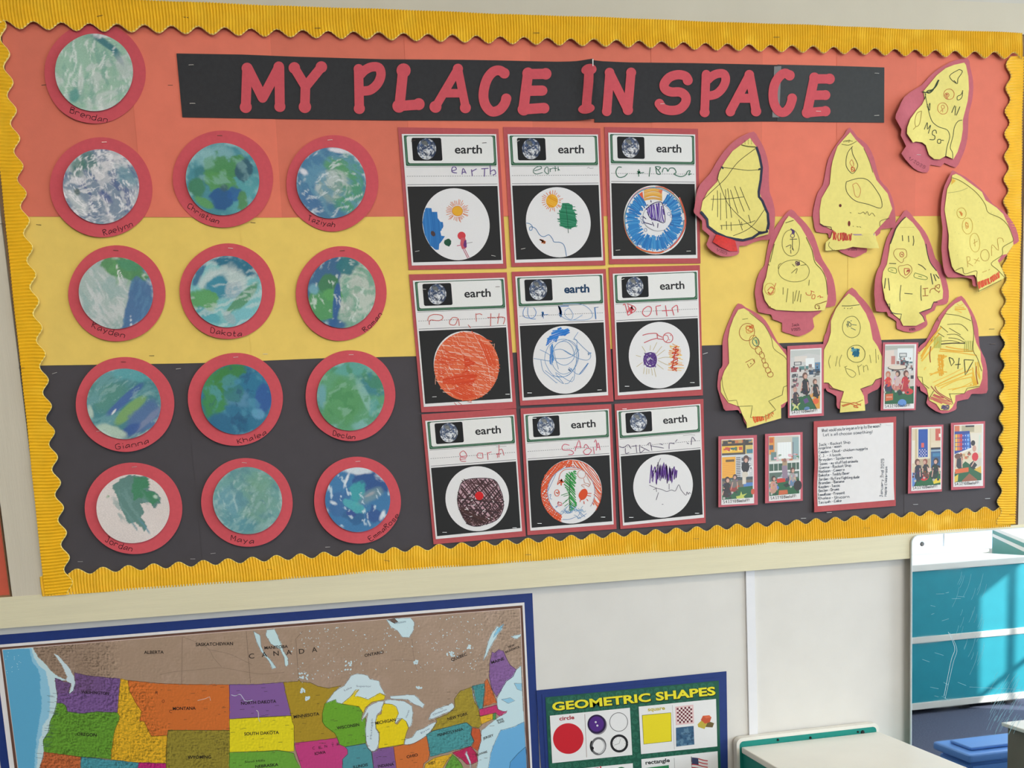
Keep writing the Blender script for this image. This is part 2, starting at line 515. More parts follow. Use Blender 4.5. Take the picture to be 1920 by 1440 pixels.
# ================================================================== the room
RX, LX, FY = 6.2, -3.2, -6.6
M_PANEL = mat('painted_wall_panel', (226, 224, 219), .7, .02, 14, .08, 260)
M_UPPER = mat('painted_upper_wall', (206, 202, 192), .7, .03, 9, .15, 160)
M_CREAM = mat('cream_painted_wood', (231, 224, 192), .55, .035, 3.0, .35, 22, stretch=(1.2, 1, 26))
M_CREAMV = mat('cream_painted_post', (214, 206, 188), .55, .03, 3.0, .3, 22, stretch=(26, 1, 1.2))
M_WHITE = mat('white_vinyl_strip', (235, 236, 240), .45, .015, 20)
M_CARPET = mat('slate_carpet', (86, 92, 112), .95, .32, 160, .8, 260, spec=.05)
M_CEIL = mat('ceiling_tile', (228, 226, 220), .85, .04, 60)
M_CORK = mat('cork_board', (150, 120, 90), .85, .1, 80)

def struct(name, v, f, m_, base=None, parent=None):
    return tag(raw(name, v, f, m_, parent, base=base), kind='structure' if parent is None else None)
def slab(name, x0, x1, y0, y1, z0, z1, m_, parent=None):
    v, f = boxm(x0, x1, y0, y1, z0, z1)
    return struct(name, v, f, m_, ((x0+x1)/2, (y0+y1)/2, z0), parent)
slab('floor', LX, RX, FY, 0, -.05, 0, M_CARPET)
slab('ceiling', LX-.1, RX+.1, FY-.1, .1, CEIL, CEIL+.05, M_CEIL)
wall_back = slab('wall_back', LX-.1, RX+.1, 0, .1, 0, CEIL, M_PANEL)
slab('wall_left', LX-.1, LX, FY, 0, 0, CEIL, M_UPPER)
def holed_wall(name, along, fixed, holes, th):
    """side wall with window openings (a0, a1, z0, z1); along = 'y' or 'x'"""
    lo, hi = (FY, 0) if along == 'y' else (LX, RX)
    v, f = [], []; cells = []; s = lo
    for (a0, a1, z0, z1) in sorted(holes):
        cells += [(s, a0, 0, CEIL), (a0, a1, 0, z0), (a0, a1, z1, CEIL)]; s = a1
    cells.append((s, hi, 0, CEIL))
    for (s0, s1, t0, t1) in cells:
        if along == 'y': q, g = boxm(fixed, fixed+th, s0, s1, t0, t1)
        else: q, g = boxm(s0, s1, fixed-th, fixed, t0, t1)
        f += [tuple(i+len(v) for i in t) for t in g]; v += q
    return struct(name, v, f, M_UPPER, (fixed if along == 'y' else 0, 0 if along == 'y' else fixed, 0))
def window(name, along, fixed, a0, a1, z0, z1, bars, rails):
    root = bpy.data.objects.new(name, None); COL.objects.link(root); root['kind'] = 'structure'
    root.location = (fixed, (a0+a1)/2, z0) if along == 'y' else ((a0+a1)/2, fixed, z0)
    M = mat('window_frame_white', (236, 236, 232), .4, .01)
    def bar(nm, s0, s1, t0, t1, dp=.05):
        if along == 'y': q, g = boxm(fixed+.02, fixed+.02+dp, s0, s1, t0, t1)
        else: q, g = boxm(s0, s1, fixed-.02-dp, fixed-.02, t0, t1)
        raw(nm, q, g, M, root)
    w = .045
    bar('window_frame', a0, a1, z0, z0+w); bar('window_frame', a0, a1, z1-w, z1)
    bar('window_frame', a0, a0+w, z0+w, z1-w); bar('window_frame', a1-w, a1, z0+w, z1-w)
    for b in bars: bar('muntin', b-.012, b+.012, z0+w, z1-w, .03)
    for r in rails: bar('muntin', a0+w, a1-w, r-.012, r+.012, .028)
    return root
holed_wall('wall_right', 'y', RX, [(-3.6, -.20, 1.0, 2.42), (-6.3, -4.3, .62, 2.42)], .1)
window('window_1', 'y', RX, -3.6, -.20, 1.0, 2.42, (-.42, -1.35, -2.2, -2.9), (1.75,))
window('added_window_3', 'y', RX, -6.3, -4.3, .62, 2.42, (-5.6, -4.95), (1.5,))  # unseen window, added to brighten the upper part of the mirror
holed_wall('wall_front', 'x', FY, [(.8, 4.4, 1.0, 2.5)], .1)
window('added_window_2', 'x', FY, .8, 4.4, 1.0, 2.5, (2.0, 3.2), (1.75,))  # unseen window, added to house the fill light behind the camera

# ceiling lamps: troffers with a lit diffuser
def troffer(x, y, lab):
    t = thing('ceiling_light', lab, 'ceiling light', (x, y, CEIL-.03), 'ceiling troffers')
    fm = mat('troffer_frame', (235, 235, 232), .4, .01)
    for (a, b, c, e) in ((-.62, .62, -.32, -.29), (-.62, .62, .29, .32), (-.62, -.59, -.29, .29), (.59, .62, -.29, .29)):
        q, g = boxm(x+a, x+b, y+c, y+e, CEIL-.04, CEIL-.002); raw('frame', q, g, fm, t)
    M = MATS.get('lit_diffuser')
    if M is None:
        M = bpy.data.materials.new('lit_diffuser'); nt, b = nodes_of(M)
        b.inputs['Emission Color'].default_value = (1.0, .835, .60, 1); b.inputs['Emission Strength'].default_value = 8.3
        MATS['lit_diffuser'] = M
    q, g = boxm(x-.59, x+.59, y-.29, y+.29, CEIL-.03, CEIL-.012); raw('diffuser', q, g, M, t)
for i, (x, y) in enumerate(LAMPS):
    troffer(x, y, 'rectangular ceiling light panel, '+('left' if x < 0 else 'right')+(' one nearest the bulletin board' if y > -3 else ' one farther from the bulletin board'))

# ------------------------------------------------------------------ wall trim around the board (a frame proud of the panel)
DB = .016                                          # board paper plane
xl = W(40, 560).x; xr = W(1908, 560).x
zt = W(960, 30).z; zb = W(960, 1060).z
z_rail0 = W(700, 1123).z                           # underside of the rail
slab('trim_1', LX, RX, -.020, 0, z_rail0, zb+.012, M_CREAM)                       # rail under the board
x_post0 = W(24, 1000, .02).x; x_post0 = W(26, 1085).x; x_post1 = W(82, 1100).x
slab('trim_2', x_post0, x_post1+.012, -.0185, 0, zb+.012, W(1750, 8).z, M_CREAMV)  # post left of the board
slab('trim_3', xr-.004, xr+.115, -.0185, 0, zb+.012, W(1750, 8).z, M_CREAMV)       # post right of the board
z_cap = W(1680, 6.5).z
slab('trim_4', x_post1, xr+.115, -.0180, 0, zt-.012, z_cap, mat('cream_head_board', (214, 206, 186), .6, .03, 6, .12, 160))              # head board over the bulletin board
slab('trim_5', LX, RX, -.012, 0, z_cap, CEIL, M_UPPER)                             # wall above the head board
# white batten over the panel joint
xa = W(1399.5, 1200).x; xb = W(1415.5, 1200).x
slab('trim_6', xa, xb, -.005, 0, .0, z_rail0, M_WHITE)
# neighbouring board on the left: coral paper behind the post
nb = thing('bulletin_board', 'coral paper covered bulletin board cut off at the left edge of the photo', 'bulletin board', (x_post0-.6, 0, zb+.012))
q, g = boxm(x_post0-1.2, x_post0-.008, -.008, -.0006, zb+.0125, zt); raw('panel', q, g, M_CORK, nb)
q, g = boxm(x_post0-1.19, x_post0-.0095, -.0092, -.008, zb+.016, zt-.01); raw('paper_sheet', q, g, mat('coral_paper_side', (214, 100, 78), .85, .04), nb)

# ------------------------------------------------------------------ bulletin board with its background paper
board = thing('bulletin_board', 'large bulletin board covered in coral, yellow and black paper bands', 'bulletin board', ((xl+xr)/2, 0, zb))
q, g = boxm(x_post1+.013, xr-.005, -.0145, -.0006, zb+.013, zt-.013); raw('cork_panel', q, g, M_CORK, board)
def band_y(pl, x):
    for (x0, y0), (x1, y1) in zip(pl, pl[1:]):
        if x0 <= x <= x1: return y0+(y1-y0)*(x-x0)/(x1-x0)
    return pl[0][1] if x < pl[0][0] else pl[-1][1]
TOPL = [(-20, 8), (480, 25), (960, 43), (1440, 60), (1925, 75)]
CORAL = [(20, 406), (270, 407), (520, 408), (750, 406), (1130, 405), (1475, 406), (1760, 405), (1925, 404)]
YELL = [(40, 686), (380, 681), (600, 672), (780, 668), (1315, 648), (1475, 643), (1700, 636), (1925, 627)]
BOTL = [(60, 1100), (480, 1078), (960, 1045), (1440, 1008), (1910, 975)]
def sheets(seams, top, bot, col, d, var, nm, seed):
    rd = random.Random(seed)
    for i, ((a0, a1), (b0, b1)) in enumerate(zip(seams, seams[1:])):
        k = 1+rd.uniform(-var, var)
        m_ = mat('%s_paper_%d' % (nm, i), tuple(c*k for c in col), .8, .035, 30, .12, 500, spec=.35, sheen=.12)
        n = 6
        e = 1.5 if i < len(seams)-2 else 0
        up = [(a0+(b0+e-a0)*j/n, band_y(top, a0+(b0+e-a0)*j/n)) for j in range(n+1)]
        dn = [(a1+(b1+e-a1)*j/n, band_y(bot, a1+(b1+e-a1)*j/n)) for j in range(n+1)]
        o = paper(board, 'paper_sheet', up+dn[::-1], d+(.0005 if i % 2 else 0), m_, t=.0004)
        tag(o, '%s background paper' % nm)
sheets([(345-345-1, 64), (345, 383), (612, 633), (880, 895), (1090, 1093), (1310, 1312), (1516, 1515), (1695, 1695), (1911, 1904)], YELL, BOTL, (74, 70, 75), DB-.0012, .03, 'black', 3)
sheets([(18, 52), (448, 472), (830, 842), (1150, 1152), (1472, 1472), (1590, 1589), (1912, 1906)], [(x, y-4) for x, y in CORAL], YELL, (243, 209, 106), DB-.0002, .012, 'yellow', 5)
sheets([(-2, 38), (234, 270), (502, 527), (756, 773), (990, 1003), (1220, 1224), (1429, 1426), (1569, 1568), (1718, 1714), (1914, 1911)], TOPL, CORAL, (232, 122, 98), DB+.0008, .03, 'coral', 8)
for (px, py, a) in ((78, 160, -.1), (315, 160, 0), (432, 405, .6), (470, 417, .1), (68, 421, .1), (280, 667, 0), (493, 664, 0), (330, 692, -.1), (98, 701, -.3), (146, 1053, 0), (357, 1048, 0), (395, 1038, -.1),
                    (610, 1026, -.05), (500, 340, 0), (1855, 617, 0), (1857, 645, 0), (1712, 946, -.05), (1847, 935, -.05), (1502, 972, -.05), (1550, 961, -.05), (1318, 664, -.3)):
    staple(board, px, py, DB+.0014, a, 9, dark=(py < 690 and py > 60 and py not in (692, 664)))

# ------------------------------------------------------------------ corrugated scalloped border
def cor_mat():
    M = mat('yellow_corrugated_card', (250, 194, 32), .5, .05, 40, .25, 300, spec=.35)
    return M
def border(label, p0, p1, out0, out1, ntips, first, amp, pitch, d, ext0, ext1, side):
    """strip along p0->p1 (pixels on the mean inner edge through first and last tip); out = outer edge pixels"""
    A, B = W(*p0, d), W(*p1, d); u = (B-A); L = u.length; u = u/L
    O0, O1 = W(*out0, d), W(*out1, d)
    per = L/(ntips-1)
    nrm = Vector((-u.z, 0, u.x))
    if (O0-A).dot(nrm) < 0: nrm = -nrm              # from inner edge towards outer edge
    wd0 = (O0-A).dot(nrm); wd1 = (O1-A).dot(nrm)
    s0, s1 = -ext0, L+ext1; n = int((s1-s0)/pitch*6); rows = [0, .3, .55, .8, .93, 1]
    base = (A+B)/2; base.y = 0
    root = thing('corrugated_border', label, 'border', base, 'scalloped yellow border strips')
    verts, faces = [], []; rd = random.Random(first)
    crush = [(rd.uniform(s0, s1), rd.uniform(.1, .9), rd.uniform(.008, .022)) for _ in range(int(L*16))]
    inner = []
    for i in range(n+1):
        s = s0+(s1-s0)*i/n
        w0 = wd0+(wd1-wd0)*((s+ext0)/(s1-s0))
        e = -amp*math.cos(2*math.pi*s/per)          # tip at s=0 points away from the outer edge
        wob = .0009*math.sin(s*13+first)+.0006*math.sin(s*37)
        for t in rows:
            o = w0+(e-w0)*t
            ph = 2*math.pi*(s+.0012*math.sin(t*4+s*9))/pitch
            h = .0030*(.5+.5*math.sin(ph))**1.4
            for (cs, ct, cr) in crush:
                dd = ((s-cs)/cr)**2+((t-ct)/.22)**2
                if dd < 4: h = h*(1-.75*math.exp(-dd))+.0005*math.exp(-dd)*math.sin(900*s+40*t)
            p = A+u*s+nrm*o
            verts.append((p.x, -(d+h+wob+.0006), p.z))
        inner.append(verts[-1])
    R = len(rows)
    for i in range(n):
        for j in range(R-1):
            a = i*R+j; faces.append((a, a+1, a+R+1, a+R))
    a, b, e = [Vector(verts[i]) for i in faces[0][:3]]
    if (b-a).cross(e-a).y > 0: faces = [tuple(reversed(f)) for f in faces]
    o = raw('corrugated_strip', verts, faces, cor_mat(), root, smooth=True)
    # pale cut edge of the card: the thin liner seen edge-on along the scallops
    ev, ef = [], []
    for i, v in enumerate(inner):
        p = Vector(v); ev += [(p.x, p.y-.0002, p.z), (p.x-nrm.x*.0011, p.y+.0002, p.z-nrm.z*.0011), (p.x-nrm.x*.0011, -(d+.0001), p.z-nrm.z*.0011)]
    for i in range(len(inner)-1):
        a = i*3; ef += [(a, a+1, a+4, a+3), (a+1, a+2, a+5, a+4)]
    raw('cut_edge', ev, ef, mat('card_cut_edge', (250, 226, 130), .7, .02), root, smooth=True)
    return root
bl = border('left yellow corrugated scalloped border strip of the bulletin board', (4.5, 47), (123.5, 1045), (-27, 47), (76, 1045), 21, 1, .0072, .0070, DB+.0058, .09, .082, 'l')
bb = border('bottom yellow corrugated scalloped border strip of the bulletin board', (145, 1072.5), (1845, 955.5), (145, 1113.5), (1845, 991), 43, 2, .0064, .0064, DB+.0027, .078, .078, 'b')
br = border('right yellow corrugated scalloped border strip of the bulletin board', (1891, 122), (1874, 940), (1918, 122), (1904.5, 940), 21, 3, .0068, .0066, DB+.0060, .02, .063, 'r')
bt = border('top yellow corrugated scalloped border strip of the bulletin board', (37, 46.5), (1882, 104), (37, -7), (1882, 61.5), 43, 4, .0074, .0064, DB+.0092, .06, .05, 't')
for (r, px, py, a) in ((bt, 182, 31, -.2), (bt, 342, 32, .1), (bt, 590, 53, 0), (bt, 1000, 62, 0), (bt, 1450, 70, 0), (bl, 0, 420, 0), (bl, 35, 690, 0), (bb, 500, 1068, 0), (bb, 720, 1050, .2), (bb, 985, 1040, 0), (bb, 1300, 1010, 0), (bb, 1620, 990, 0), (br, 1893, 965, 0)):
    staple(r, px, py, DB+(.0116 if r is bt else .0052 if r is bb else .0085), a, 11, dark=True)

# ------------------------------------------------------------------ acrylic mirror on the wall
def mirror():
    x0 = W(1709, 1200, .0265).x; x1 = x0+.66; z1 = W(1724, 1003, .0265).z; z0 = .22; r = .020; d0, d1 = .0215, .0265
    zt_ = z1
    out = []
    for (cx_, cz_, a0) in ((x1-r, zt_-r, 0), (x0+r, zt_-r, 90), (x0+r, z0+r, 180), (x1-r, z0+r, 270)):
        for k in range(9):
            a = math.radians(a0+k*90/8); out.append((cx_+r*math.cos(a), cz_+r*math.sin(a)))
    root = thing('wall_mirror', 'scratched frameless acrylic mirror with a rounded corner on the wall', 'mirror', ((x0+x1)/2, 0, z0))
    n = len(out)
    M = bpy.data.materials.new('acrylic_mirror'); nt, b = nodes_of(M); L = nt.links.new
    b.inputs['Metallic'].default_value = 1.0; b.inputs['Base Color'].default_value = (.90, .93, .95, 1)
    nz = nt.nodes.new('ShaderNodeTexNoise'); nz.inputs['Scale'].default_value = 7; nz.inputs['Detail'].default_value = 6
    tc = nt.nodes.new('ShaderNodeTexCoord'); L(tc.outputs['Object'], nz.inputs['Vector'])
    mr = nt.nodes.new('ShaderNodeMapRange'); mr.inputs['From Min'].default_value = .45; mr.inputs['From Max'].default_value = .8
    mr.inputs['To Min'].default_value = .006; mr.inputs['To Max'].default_value = .05
    L(nz.outputs['Fac'], mr.inputs['Value']); L(mr.outputs['Result'], b.inputs['Roughness'])
    mf = raw('mirror_face', [(x, -d1, z) for x, z in out], [tuple(range(n))][::1], M, root)
    if mf.data.polygons[0].normal.y > 0: mf.data.flip_normals()
    ev = [(x, -d1+.0001, z) for x, z in out]+[(x, -d0, z) for x, z in out]
    # a thin pale rim where the acrylic edge catches light
    rim = []
    c = ((x0+x1)/2, (z0+z1)/2)
    raw('mirror_edge', ev, [(i, (i+1) % n, n+(i+1) % n, n+i) for i in range(n)], mat('acrylic_edge', (225, 235, 240), .25, .01), root)
    iv = []
    for k, e in ((0, 0), (1, .0018)):
        for x, z in out:
            iv.append((x+(e if x < c[0] else -e), -d1-.0001, z+(e if z < c[1] else -e)))
    raw('mirror_rim', iv, [(i, (i+1) % n, n+(i+1) % n, n+i) for i in range(n)], mat('acrylic_edge', (225, 235, 240), .25, .01), root)
    # screw in the corner
    p = W(1729, 1020, d1)
    bm = bmesh.new()
    bmesh.ops.create_cone(bm, cap_ends=True, segments=20, radius1=.0062, radius2=.0045, depth=.0022, matrix=Matrix.Translation((p.x, -d1-.0011, p.z)) @ Matrix.Rotation(math.radians(90), 4, 'X'))
    for s in (0, 1):
        bmesh.ops.create_cube(bm, size=1, matrix=Matrix.Translation((p.x, -d1-.0022, p.z)) @ Matrix.Rotation(math.radians(45+90*s), 4, 'Y') @ Matrix.Diagonal((.007, .0006, .001, 1)))
    vv = [tuple(v.co) for v in bm.verts]; ff = [tuple(v.index for v in f.verts) for f in bm.faces]; bm.free()
    raw('screw', vv, ff, mat('screw_steel', (120, 118, 115), .35, metal=.9), root)
    # scratches worn into the acrylic
    k = Ink(d1); rd = random.Random(4); sc = (150, 200, 214)
    for i in range(26):
        x = rd.uniform(1795, 1850); y = rd.uniform(1060, 1240); l = rd.uniform(10, 45)
        k.line(smooth_pts([(x, y), (x-l*.12, y+l*.5), (x-l*.35, y+l)], 4), .26, sc)
    for i in range(60):
        x = rd.uniform(1868, 1918); y = rd.uniform(1255, 1350); l = rd.uniform(8, 40)
        k.line(smooth_pts([(x, y), (x-l*.3, y+l*.45), (x-l*.55, y+l)], 4), .26, sc)
    for i in range(14):
        x = rd.uniform(1720, 1800); y = rd.uniform(1080, 1320); l = rd.uniform(5, 18)
        k.line([(x, y), (x+l, y+l*rd.uniform(-.4, .6))], .5, sc)
    k.line(smooth_pts([(1778, 1185), (1790, 1215), (1783, 1240), (1770, 1305)], 6), .7, (205, 228, 235))
    k.line(smooth_pts([(1781, 1187), (1794, 1217), (1787, 1244), (1772, 1310)], 6), .5, (205, 228, 235))
    k.line([(1818, 1288), (1918, 1293)], .4, sc)
    k.build(root, 'scratches')
mirror()

# ------------------------------------------------------------------ low storage cabinet under the mirror
M_TEAL = mat('teal_laminate', (28, 140, 130), .4, .03, 20)
M_TRIM = mat('white_edge_banding', (236, 234, 226), .35, .015, 20)
M_TOP = mat('white_laminate_top', (240, 240, 234), .35, .015, 12)
def rounded_panel(name, root, x0, x1, z0, z1, r, yf, yb, m_):
    out = [(x0, z0), (x1, z0)]
    for (cx_, a0) in ((x1-r, 0), (x0+r, 90)):
        for k in range(7):
            a = math.radians(a0+k*15); out.append((cx_+r*math.cos(a), z1-r+r*math.sin(a)))
    n = len(out)
    v = [(x, yf, z) for x, z in out]+[(x, yb, z) for x, z in out]
    f = [tuple(range(n)), tuple(reversed(range(n, 2*n)))]+[(i, n+i, n+(i+1) % n, (i+1) % n) for i in range(n)]
    o = raw(name, v, f, m_, root)
    return o, out
def cabinet():
    x0 = W(1383.5, 1400, .03).x; x1 = W(1651, 1378, .03).x; zt_ = W(1520, 1387, .03).z
    top = zt_; back = -.006; th = .018
    root = thing('storage_cabinet', 'low white topped storage cabinet with teal back lip against the wall', 'cabinet', ((x0+x1)/2, -.2, 0))
    zl = W(1540, 1367.3, .024).z
    # back panel: white edged, teal faced, rounded corners, standing above the top
    e, out = rounded_panel('back_panel', root, x0, x1, .05, zl, .016, back-th, back, M_TRIM)
    f, out2 = rounded_panel('teal_face', root, x0+.008, x1-.008, .058, zl-.009, .011, back-th-.0006, back-th+.002, M_TEAL)
    f.parent = e
    y1, y0 = back-th-.0012, -.42
    bevel_box('top', x0+.012, x1-.002, y0, y1, top-.016, top, M_TOP, root, .003)
    bevel_box('side_panel', x0+.016, x0+.034, y0+.01, y1, .05, top-.0165, M_TEAL, root, .001)
    bevel_box('side_panel', x1-.022, x1-.004, y0+.01, y1, .05, top-.0165, M_TEAL, root, .001)
    bevel_box('shelf', x0+.036, x1-.024, y0+.012, y1-.002, .36, .378, M_TOP, root, .001)
    bevel_box('base', x0+.016, x1-.004, y0+.02, y1, .0, .049, M_TRIM, root, .001)
    for (px, py, r) in ((1459, 1387.5, .0035), (1609, 1372.5, .003), (1618, 1373, .0055), (1520, 1383.5, .0035)):
        p = W(px, py, .026); bm = bmesh.new()
        bmesh.ops.create_cone(bm, cap_ends=True, segments=16, radius1=r, radius2=r*.7, depth=.003, matrix=Matrix.Translation((p.x, back-th-.002, p.z)) @ Matrix.Rotation(math.radians(90), 4, 'X'))
        raw('bolt', [tuple(v.co) for v in bm.verts], [tuple(v.index for v in f_.verts) for f_ in bm.faces], mat('dark_bolt', (45, 48, 50), .4, metal=.5), e); bm.free()
cabinet()

# ------------------------------------------------------------------ what the mirror shows: furniture on the right of the room
def room_side():
    ZT = .885; yf = -2.20; x0, x1 = 2.35, 3.93
    M_BRT = mat('turquoise_panel', (46, 156, 174), .5, .04, 12)
    t = thing('storage_cabinet', 'turquoise panelled low cabinet with white rails seen in the mirror', 'cabinet', ((x0+x1)/2, yf-.25, 0))
    bevel_box('panel', x0, x1, yf-.018, yf, .07, .425, M_BRT, t, .001)
    bevel_box('panel', x0, x1, yf-.018, yf, .462, .845, M_BRT, t, .001)
    bevel_box('rail', x0, x1, yf-.020, yf+.006, .425, .462, M_TRIM, t, .003)
    bevel_box('rail', x0, x1, yf-.020, yf+.006, .03, .07, M_TRIM, t, .003)
    bevel_box('top', x0-.01, x1+.01, yf-.55, yf+.008, .846, ZT, M_TOP, t, .004)
    bevel_box('side_panel', x1-.018, x1, yf-.54, yf-.021, .03, .845, M_TEAL, t, .001)
    bevel_box('side_panel', x0, x0+.018, yf-.54, yf-.021, .03, .845, M_TEAL, t, .001)
    bevel_box('back_panel', x0+.02, x1-.02, yf-.54, yf-.525, .03, .845, M_TEAL, t, .001)
    for i, xx in enumerate((x0+.1, 3.52, x1-.1)):
        bevel_box('foot', xx-.03, xx+.03, yf-.10, yf-.02, 0, .0295, mat('black_plastic', (40, 42, 46), .5), t, .003)
    # low divider standing at an angle behind it
    A, B = Vector((4.05, -2.30, 0)), Vector((5.25, -3.9, 0)); u = (B-A).normalized(); nr = Vector((-u.y, u.x, 0))
    dv = thing('room_divider', 'teal divider board with white edges seen at the top of the mirror', 'divider', (A+B)/2)
    def plank(nm, z0, z1, th, m_):
        c = [A+nr*th, B+nr*th, B-nr*th, A-nr*th]
        v = [(p.x, p.y, z) for z in (z0, z1) for p in c]
        raw(nm, v, [(3, 2, 1, 0), (4, 5, 6, 7), (0, 1, 5, 4), (1, 2, 6, 5), (2, 3, 7, 6), (3, 0, 4, 7)], m_, dv)
    plank('board', .0, .93, .010, M_TEAL); plank('edge', .93, .955, .014, M_TRIM); plank('edge', .875, .900, .014, M_TRIM)
    # white topped table behind the cabinet
    tb = thing('table', 'white topped table behind the turquoise cabinet in the mirror', 'table', (3.5, -3.75, 0))
    bevel_box('top', 2.3, 4.2, -4.75, -2.80, .86, .885, M_TOP, tb, .004)
    for (lx, ly) in ((2.4, -2.9), (4.1, -2.9), (2.4, -4.65), (4.1, -4.65)):
        bevel_box('leg', lx-.02, lx+.02, ly-.02, ly+.02, 0, .8595, M_TRIM, tb, .003)
    # lidded storage bin on the carpet
    M_BLUE = mat('blue_plastic', (98, 150, 226), .35, .02, 10)
    bx0, bx1, by0, by1 = 2.285, 2.86, -.96, -.79
    b = thing('storage_bin', 'light blue lidded plastic bin reflected low in the mirror', 'bin', ((bx0+bx1)/2, (by0+by1)/2, 0))
    v = []
    for z, k in ((0.0, .018), (.262, .0)):
        v += [(bx0+k, by0+k, z), (bx1-k, by0+k, z), (bx1-k, by1-k, z), (bx0+k, by1-k, z)]
    o = raw('tub', v, [(3, 2, 1, 0), (4, 5, 6, 7), (0, 1, 5, 4), (1, 2, 6, 5), (2, 3, 7, 6), (3, 0, 4, 7)], M_BLUE, b)
    bm = bmesh.new(); bm.from_mesh(o.data); bmesh.ops.bevel(bm, geom=bm.edges[:], offset=.014, segments=3, affect='EDGES'); bm.to_mesh(o.data); bm.free()
    bevel_box('lid', bx0-.012, bx1+.012, by0-.012, by1+.012, .264, .298, M_BLUE, b, .012, 3)
    bevel_box('lid_panel', bx0+.03, bx1-.03, by0+.03, by1-.03, .299, .312, M_BLUE, b, .006, 3)
    # small shelf unit against the wall
    s0, s1, t0, t1, sz = 1.945, 2.42, -.262, -.030, .6
    s = thing('shelf_unit', 'grey shelf unit with white top at the mirror edge', 'shelf unit', ((s0+s1)/2, (t0+t1)/2, 0))
    M_GREY = mat('grey_laminate', (128, 122, 110), .5, .05, 20)
    bevel_box('top', s0-.012, s1+.012, t0-.012, t1+.01, sz-.012, sz, M_TOP, s, .003)
    bevel_box('side_panel', s0, s0+.016, t0, t1, .42, sz-.0125, M_GREY, s, .001)
    bevel_box('side_panel', s0, s0+.016, t0, t0+.05, .0, .4195, M_GREY, s, .001)
    bevel_box('side_panel', s1-.016, s1, t0, t1, .0, sz-.0125, M_GREY, s, .001)
    bevel_box('shelf', s0+.017, s1-.017, t0+.004, t1, .40, .414, mat('birch_shelf', (205, 165, 110), .5, .06, 8), s, .001)
    bevel_box('shelf', s0+.017, s1-.017, t0+.004, t1, .08, .094, mat('birch_shelf', (205, 165, 110), .5, .06, 8), s, .001)
room_side()
# ================================================================== title banner
M_BLK = mat('black_construction_paper', (60, 60, 62), .85, .06, 120, .2, 700, spec=.15)
M_RED = mat('red_construction_paper', (214, 86, 96), .8, .04, 120, .15, 600, spec=.3, sheen=.08)
M_ROSE = mat('rose_construction_paper', (190, 88, 92), .85, .04, 120, .15, 600, spec=.3, sheen=.08)
M_MAUVE = mat('mauve_construction_paper', (202, 106, 118), .85, .04, 120, .15, 600, spec=.3, sheen=.08)
M_LEMON = mat('lemon_construction_paper', (241, 227, 132), .85, .03, 120, .15, 600, spec=.3, sheen=.08)
M_PAGE = mat('white_copy_paper', (236, 234, 234), .8, .015, 60, .08, 400, spec=.15)
DT = DB+.0028
z1_, z2_, z3_, z4_ = (330, 90, 4.8), (720, 100, 4.8), (1080, 100, 6.4), (1370, 100, 6.4)
def lerp_x(pts, n=1): return pts
